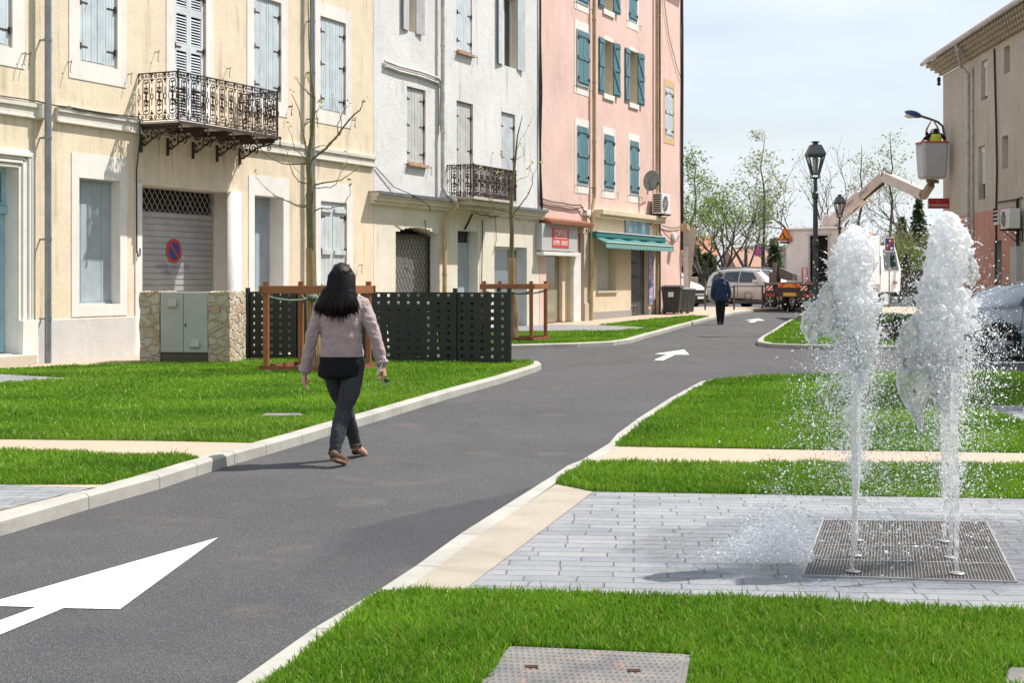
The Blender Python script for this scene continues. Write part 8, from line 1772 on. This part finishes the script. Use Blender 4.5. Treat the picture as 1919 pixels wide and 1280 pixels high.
T2_ = [(407, 1766, 1790), (415, 1754, 1800), (430, 1746, 1810), (450, 1738, 1826), (470, 1734, 1829), (495, 1730, 1820), (520, 1720, 1815), (550, 1712, 1824), (580, 1705, 1836), (610, 1700, 1842), (640, 1698, 1830), (680, 1704, 1808), (710, 1728, 1802), (745, 1752, 1798), (775, 1768, 1794)]
tk2, ok2 = jet(T2_, 6.9, "right, taller water jet with a bulging white head and looping sheets of water", 2200, .62, [(1795, 1072, 1788, 700), (1783, 1042, 1781, 700), (1771, 1012, 1770, 720)], 5)
bell(tk2, ok2, [(1705, 600), (1720, 590), (1722, 640), (1716, 690), (1705, 705), (1692, 680), (1684, 650), (1688, 620)], 6.85, .04, 2)
bell(tk2, ok2, [(1700, 668), (1722, 672), (1745, 700), (1740, 740), (1728, 770), (1731, 815), (1722, 800), (1708, 768), (1690, 745), (1682, 715), (1686, 690)], 6.85, .04, 3)
bell(tk2, ok2, [(1822, 480), (1831, 500), (1832, 520), (1822, 540), (1812, 520), (1812, 490)], 6.9, .03, 4)
# --- spray: thousands of flying drops
def spray():
    r_ = random.Random(123); C3 = []
    def add(px, py, d, r):
        if py < 400: return
        p = at(px, py, d)
        if p.z > ZP + .01: C3.append((p, r))
    def size(): return min(.0075, .0007 + r_.expovariate(1 / .00075))
    for tab, d, n in ((T1_, 6.95, 11000), (T2_, 6.9, 13000)):
        for _ in range(n):
            py = r_.triangular(460, 1050, 690); l, r2 = prof(tab, min(py, 640)); c = (l + r2) / 2; c += (1602 - c if tab is T1_ else 1782 - c) * min(1, max(0, (py - 600) / 150)); hw = (r2 - l) / 2; k = max(0, (py - 420) / 600); px = r_.gauss(c, hw * .70 + 26 * k); add(px, py, d + r_.gauss(0, .14), size())
    for cx_, y0, y1, sd_, n in ((1606, 620, 900, 20, 7000), (1780, 640, 930, 22, 8000), (1560, 560, 760, 26, 1500)):
        for _ in range(n): k_ = r_.random() ** 1.4; add(r_.gauss(cx_, sd_ * (1.15 - .6 * k_)), y0 + k_ * (y1 - y0), 6.93 + r_.gauss(0, .06), size() * 1.15)
    for cx_, cy_, sx_, sy_, n in ((1560, 770, 50, 90, 620), (1500, 780, 20, 55, 130), (1650, 700, 45, 70, 350), (1655, 900, 60, 70, 420), (1850, 650, 30, 40, 420), (1835, 560, 28, 40, 140), (1700, 560, 12, 40, 120), (1600, 850, 70, 80, 350), (1700, 860, 60, 80, 350), (1640, 1020, 90, 35, 700), (1800, 930, 40, 80, 250), (1520, 620, 18, 30, 60), (1865, 480, 25, 60, 30), (1760, 700, 22, 60, 420), (1440, 900, 60, 60, 90)):
        for _ in range(int(n * 2.3)): add(r_.gauss(cx_, sx_), r_.gauss(cy_, sy_), 6.95 + r_.gauss(0, .16), size())
    # low burst at the left where a jet is just breaking
    for _ in range(15000):
        a = r_.uniform(0, math.pi); q = abs(r_.gauss(0, 1)); px = 1500 - abs(r_.gauss(0, 62)) + r_.gauss(0, 16); k = (1530 - px) / 160; py = 1068 - abs(r_.gauss(0, 1)) * 62 * max(.25, 1 - abs(k - .45)) - 12; add(px, py, 6.9 + r_.gauss(0, .14), min(.005, .0008 + r_.expovariate(1 / .0008)))
    for _ in range(700): add(r_.gauss(1600, 130), r_.gauss(1050, 26), 6.8 + r_.gauss(0, .2), size() * .8)
    # drops lying on the paving
    n = len(C3); print("drops", n)
    b = bmesh.new(); bmesh.ops.create_icosphere(b, subdivisions=1, radius=1.); bv = np.array([v.co[:] for v in b.verts]); bf = np.array([[v.index for v in f.verts] for f in b.faces]); b.free()
    cen = np.array([c[:] for c, _ in C3]); rad = np.array([r for _, r in C3]); g_ = np.random.default_rng(1); ax_ = g_.normal(0, 1, (n, 3)) * [1, .6, 1.3]; ax_ /= np.linalg.norm(ax_, axis=1)[:, None]; kk = 1 + g_.exponential(.5, n)
    V_ = (cen[:, None, :] + (bv[None] + ax_[:, None, :] * ((bv @ ax_.T).T[:, :, None]) * (kk - 1)[:, None, None]) * rad[:, None, None]).reshape(-1, 3); F_ = (bf[None] + (np.arange(n) * len(bv))[:, None, None]).reshape(-1, 3)
    me = bpy.data.meshes.new("water_spray"); me.vertices.add(len(V_)); me.vertices.foreach_set('co', V_.reshape(-1)); me.loops.add(F_.size); me.loops.foreach_set('vertex_index', F_.reshape(-1).astype(np.int32)); me.polygons.add(len(F_)); me.polygons.foreach_set('loop_start', (np.arange(len(F_)) * 3).astype(np.int32)); me.polygons.foreach_set('use_smooth', [True] * len(F_)); me.update(calc_edges=True); me.materials.append(mdrop)
    ob = bpy.data.objects.new("water_spray", me); sc.collection.objects.link(ob); tag(ob, "thousands of flying water drops round and below the fountain jets", "spray", kind='stuff')
spray()
# ---------------------------------------------------------------- every hinge, hook and bar a part of its own
def split_loose(o, tol=.02):
    me = o.data; n = len(me.vertices); par = list(range(n))
    def find(a):
        while par[a] != a: par[a] = par[par[a]]; a = par[a]
        return a
    for e in me.edges: par[find(e.vertices[0])] = find(e.vertices[1])
    isl = {}
    for v in me.vertices: isl.setdefault(find(v.index), []).append(v.co)
    ks = list(isl); bb = [[min(c[i] for c in isl[k]) for i in range(3)] + [max(c[i] for c in isl[k]) for i in range(3)] for k in ks]; q = list(range(len(ks)))
    def f2(a):
        while q[a] != a: a = q[a]
        return a
    for i in range(len(ks)):
        for j in range(i):
            if all(bb[i][a] - tol < bb[j][a + 3] and bb[j][a] - tol < bb[i][a + 3] for a in range(3)): q[f2(i)] = f2(j)
    groups = {}
    for i, k in enumerate(ks): groups.setdefault(f2(i), set()).add(k)
    if len(groups) < 2: return
    fg = {}
    for p in me.polygons: fg.setdefault(find(p.vertices[0]), []).append(p)
    first = True; base = o.name.split('.')[0]; out = []
    for g in groups.values():
        mb = MB(); idx = {}; sm = False
        for k in g:
            for p in fg.get(k, []):
                f = []
                for vi in p.vertices:
                    if vi not in idx: idx[vi] = len(mb.v); mb.v.append(tuple(me.vertices[vi].co))
                    f.append(idx[vi])
                mb.f.append(tuple(f)); mb.m.append(p.material_index); sm = sm or p.use_smooth
        if not mb.f: continue
        c = mb.build(base, list(me.materials), o.parent, smooth=sm); c.matrix_parent_inverse = o.matrix_parent_inverse.copy(); c.location = o.location; c.rotation_euler = o.rotation_euler; out.append(c)
        for md in o.modifiers:
            if md.type == 'BEVEL': m2 = c.modifiers.new("bevel", 'BEVEL'); m2.width = md.width; m2.segments = 2; m2.limit_method = 'ANGLE'; m2.angle_limit = R(40)
    bpy.data.objects.remove(o)
SPLIT = {'hinge', 'shutter_hook', 'crossbar', 'wheel', 'drip_finial', 'meter_box', 'arm', 'lifting_slot', 'beam', 'tie', 'plinth', 'bracket', 'trim', 'hose', 'border', 'cable', 'string_course', 'frame', 'turn_up', 'hem', 'downpipe', 'rib', 'door_frame', 'tool_box', 'key', 'black_panel', 'surround', 'chassis', 'equipment_box'}
for o in [x for x in sc.objects if x.type == 'MESH' and x.parent and x.name.split('.')[0] in SPLIT]: split_loose(o)
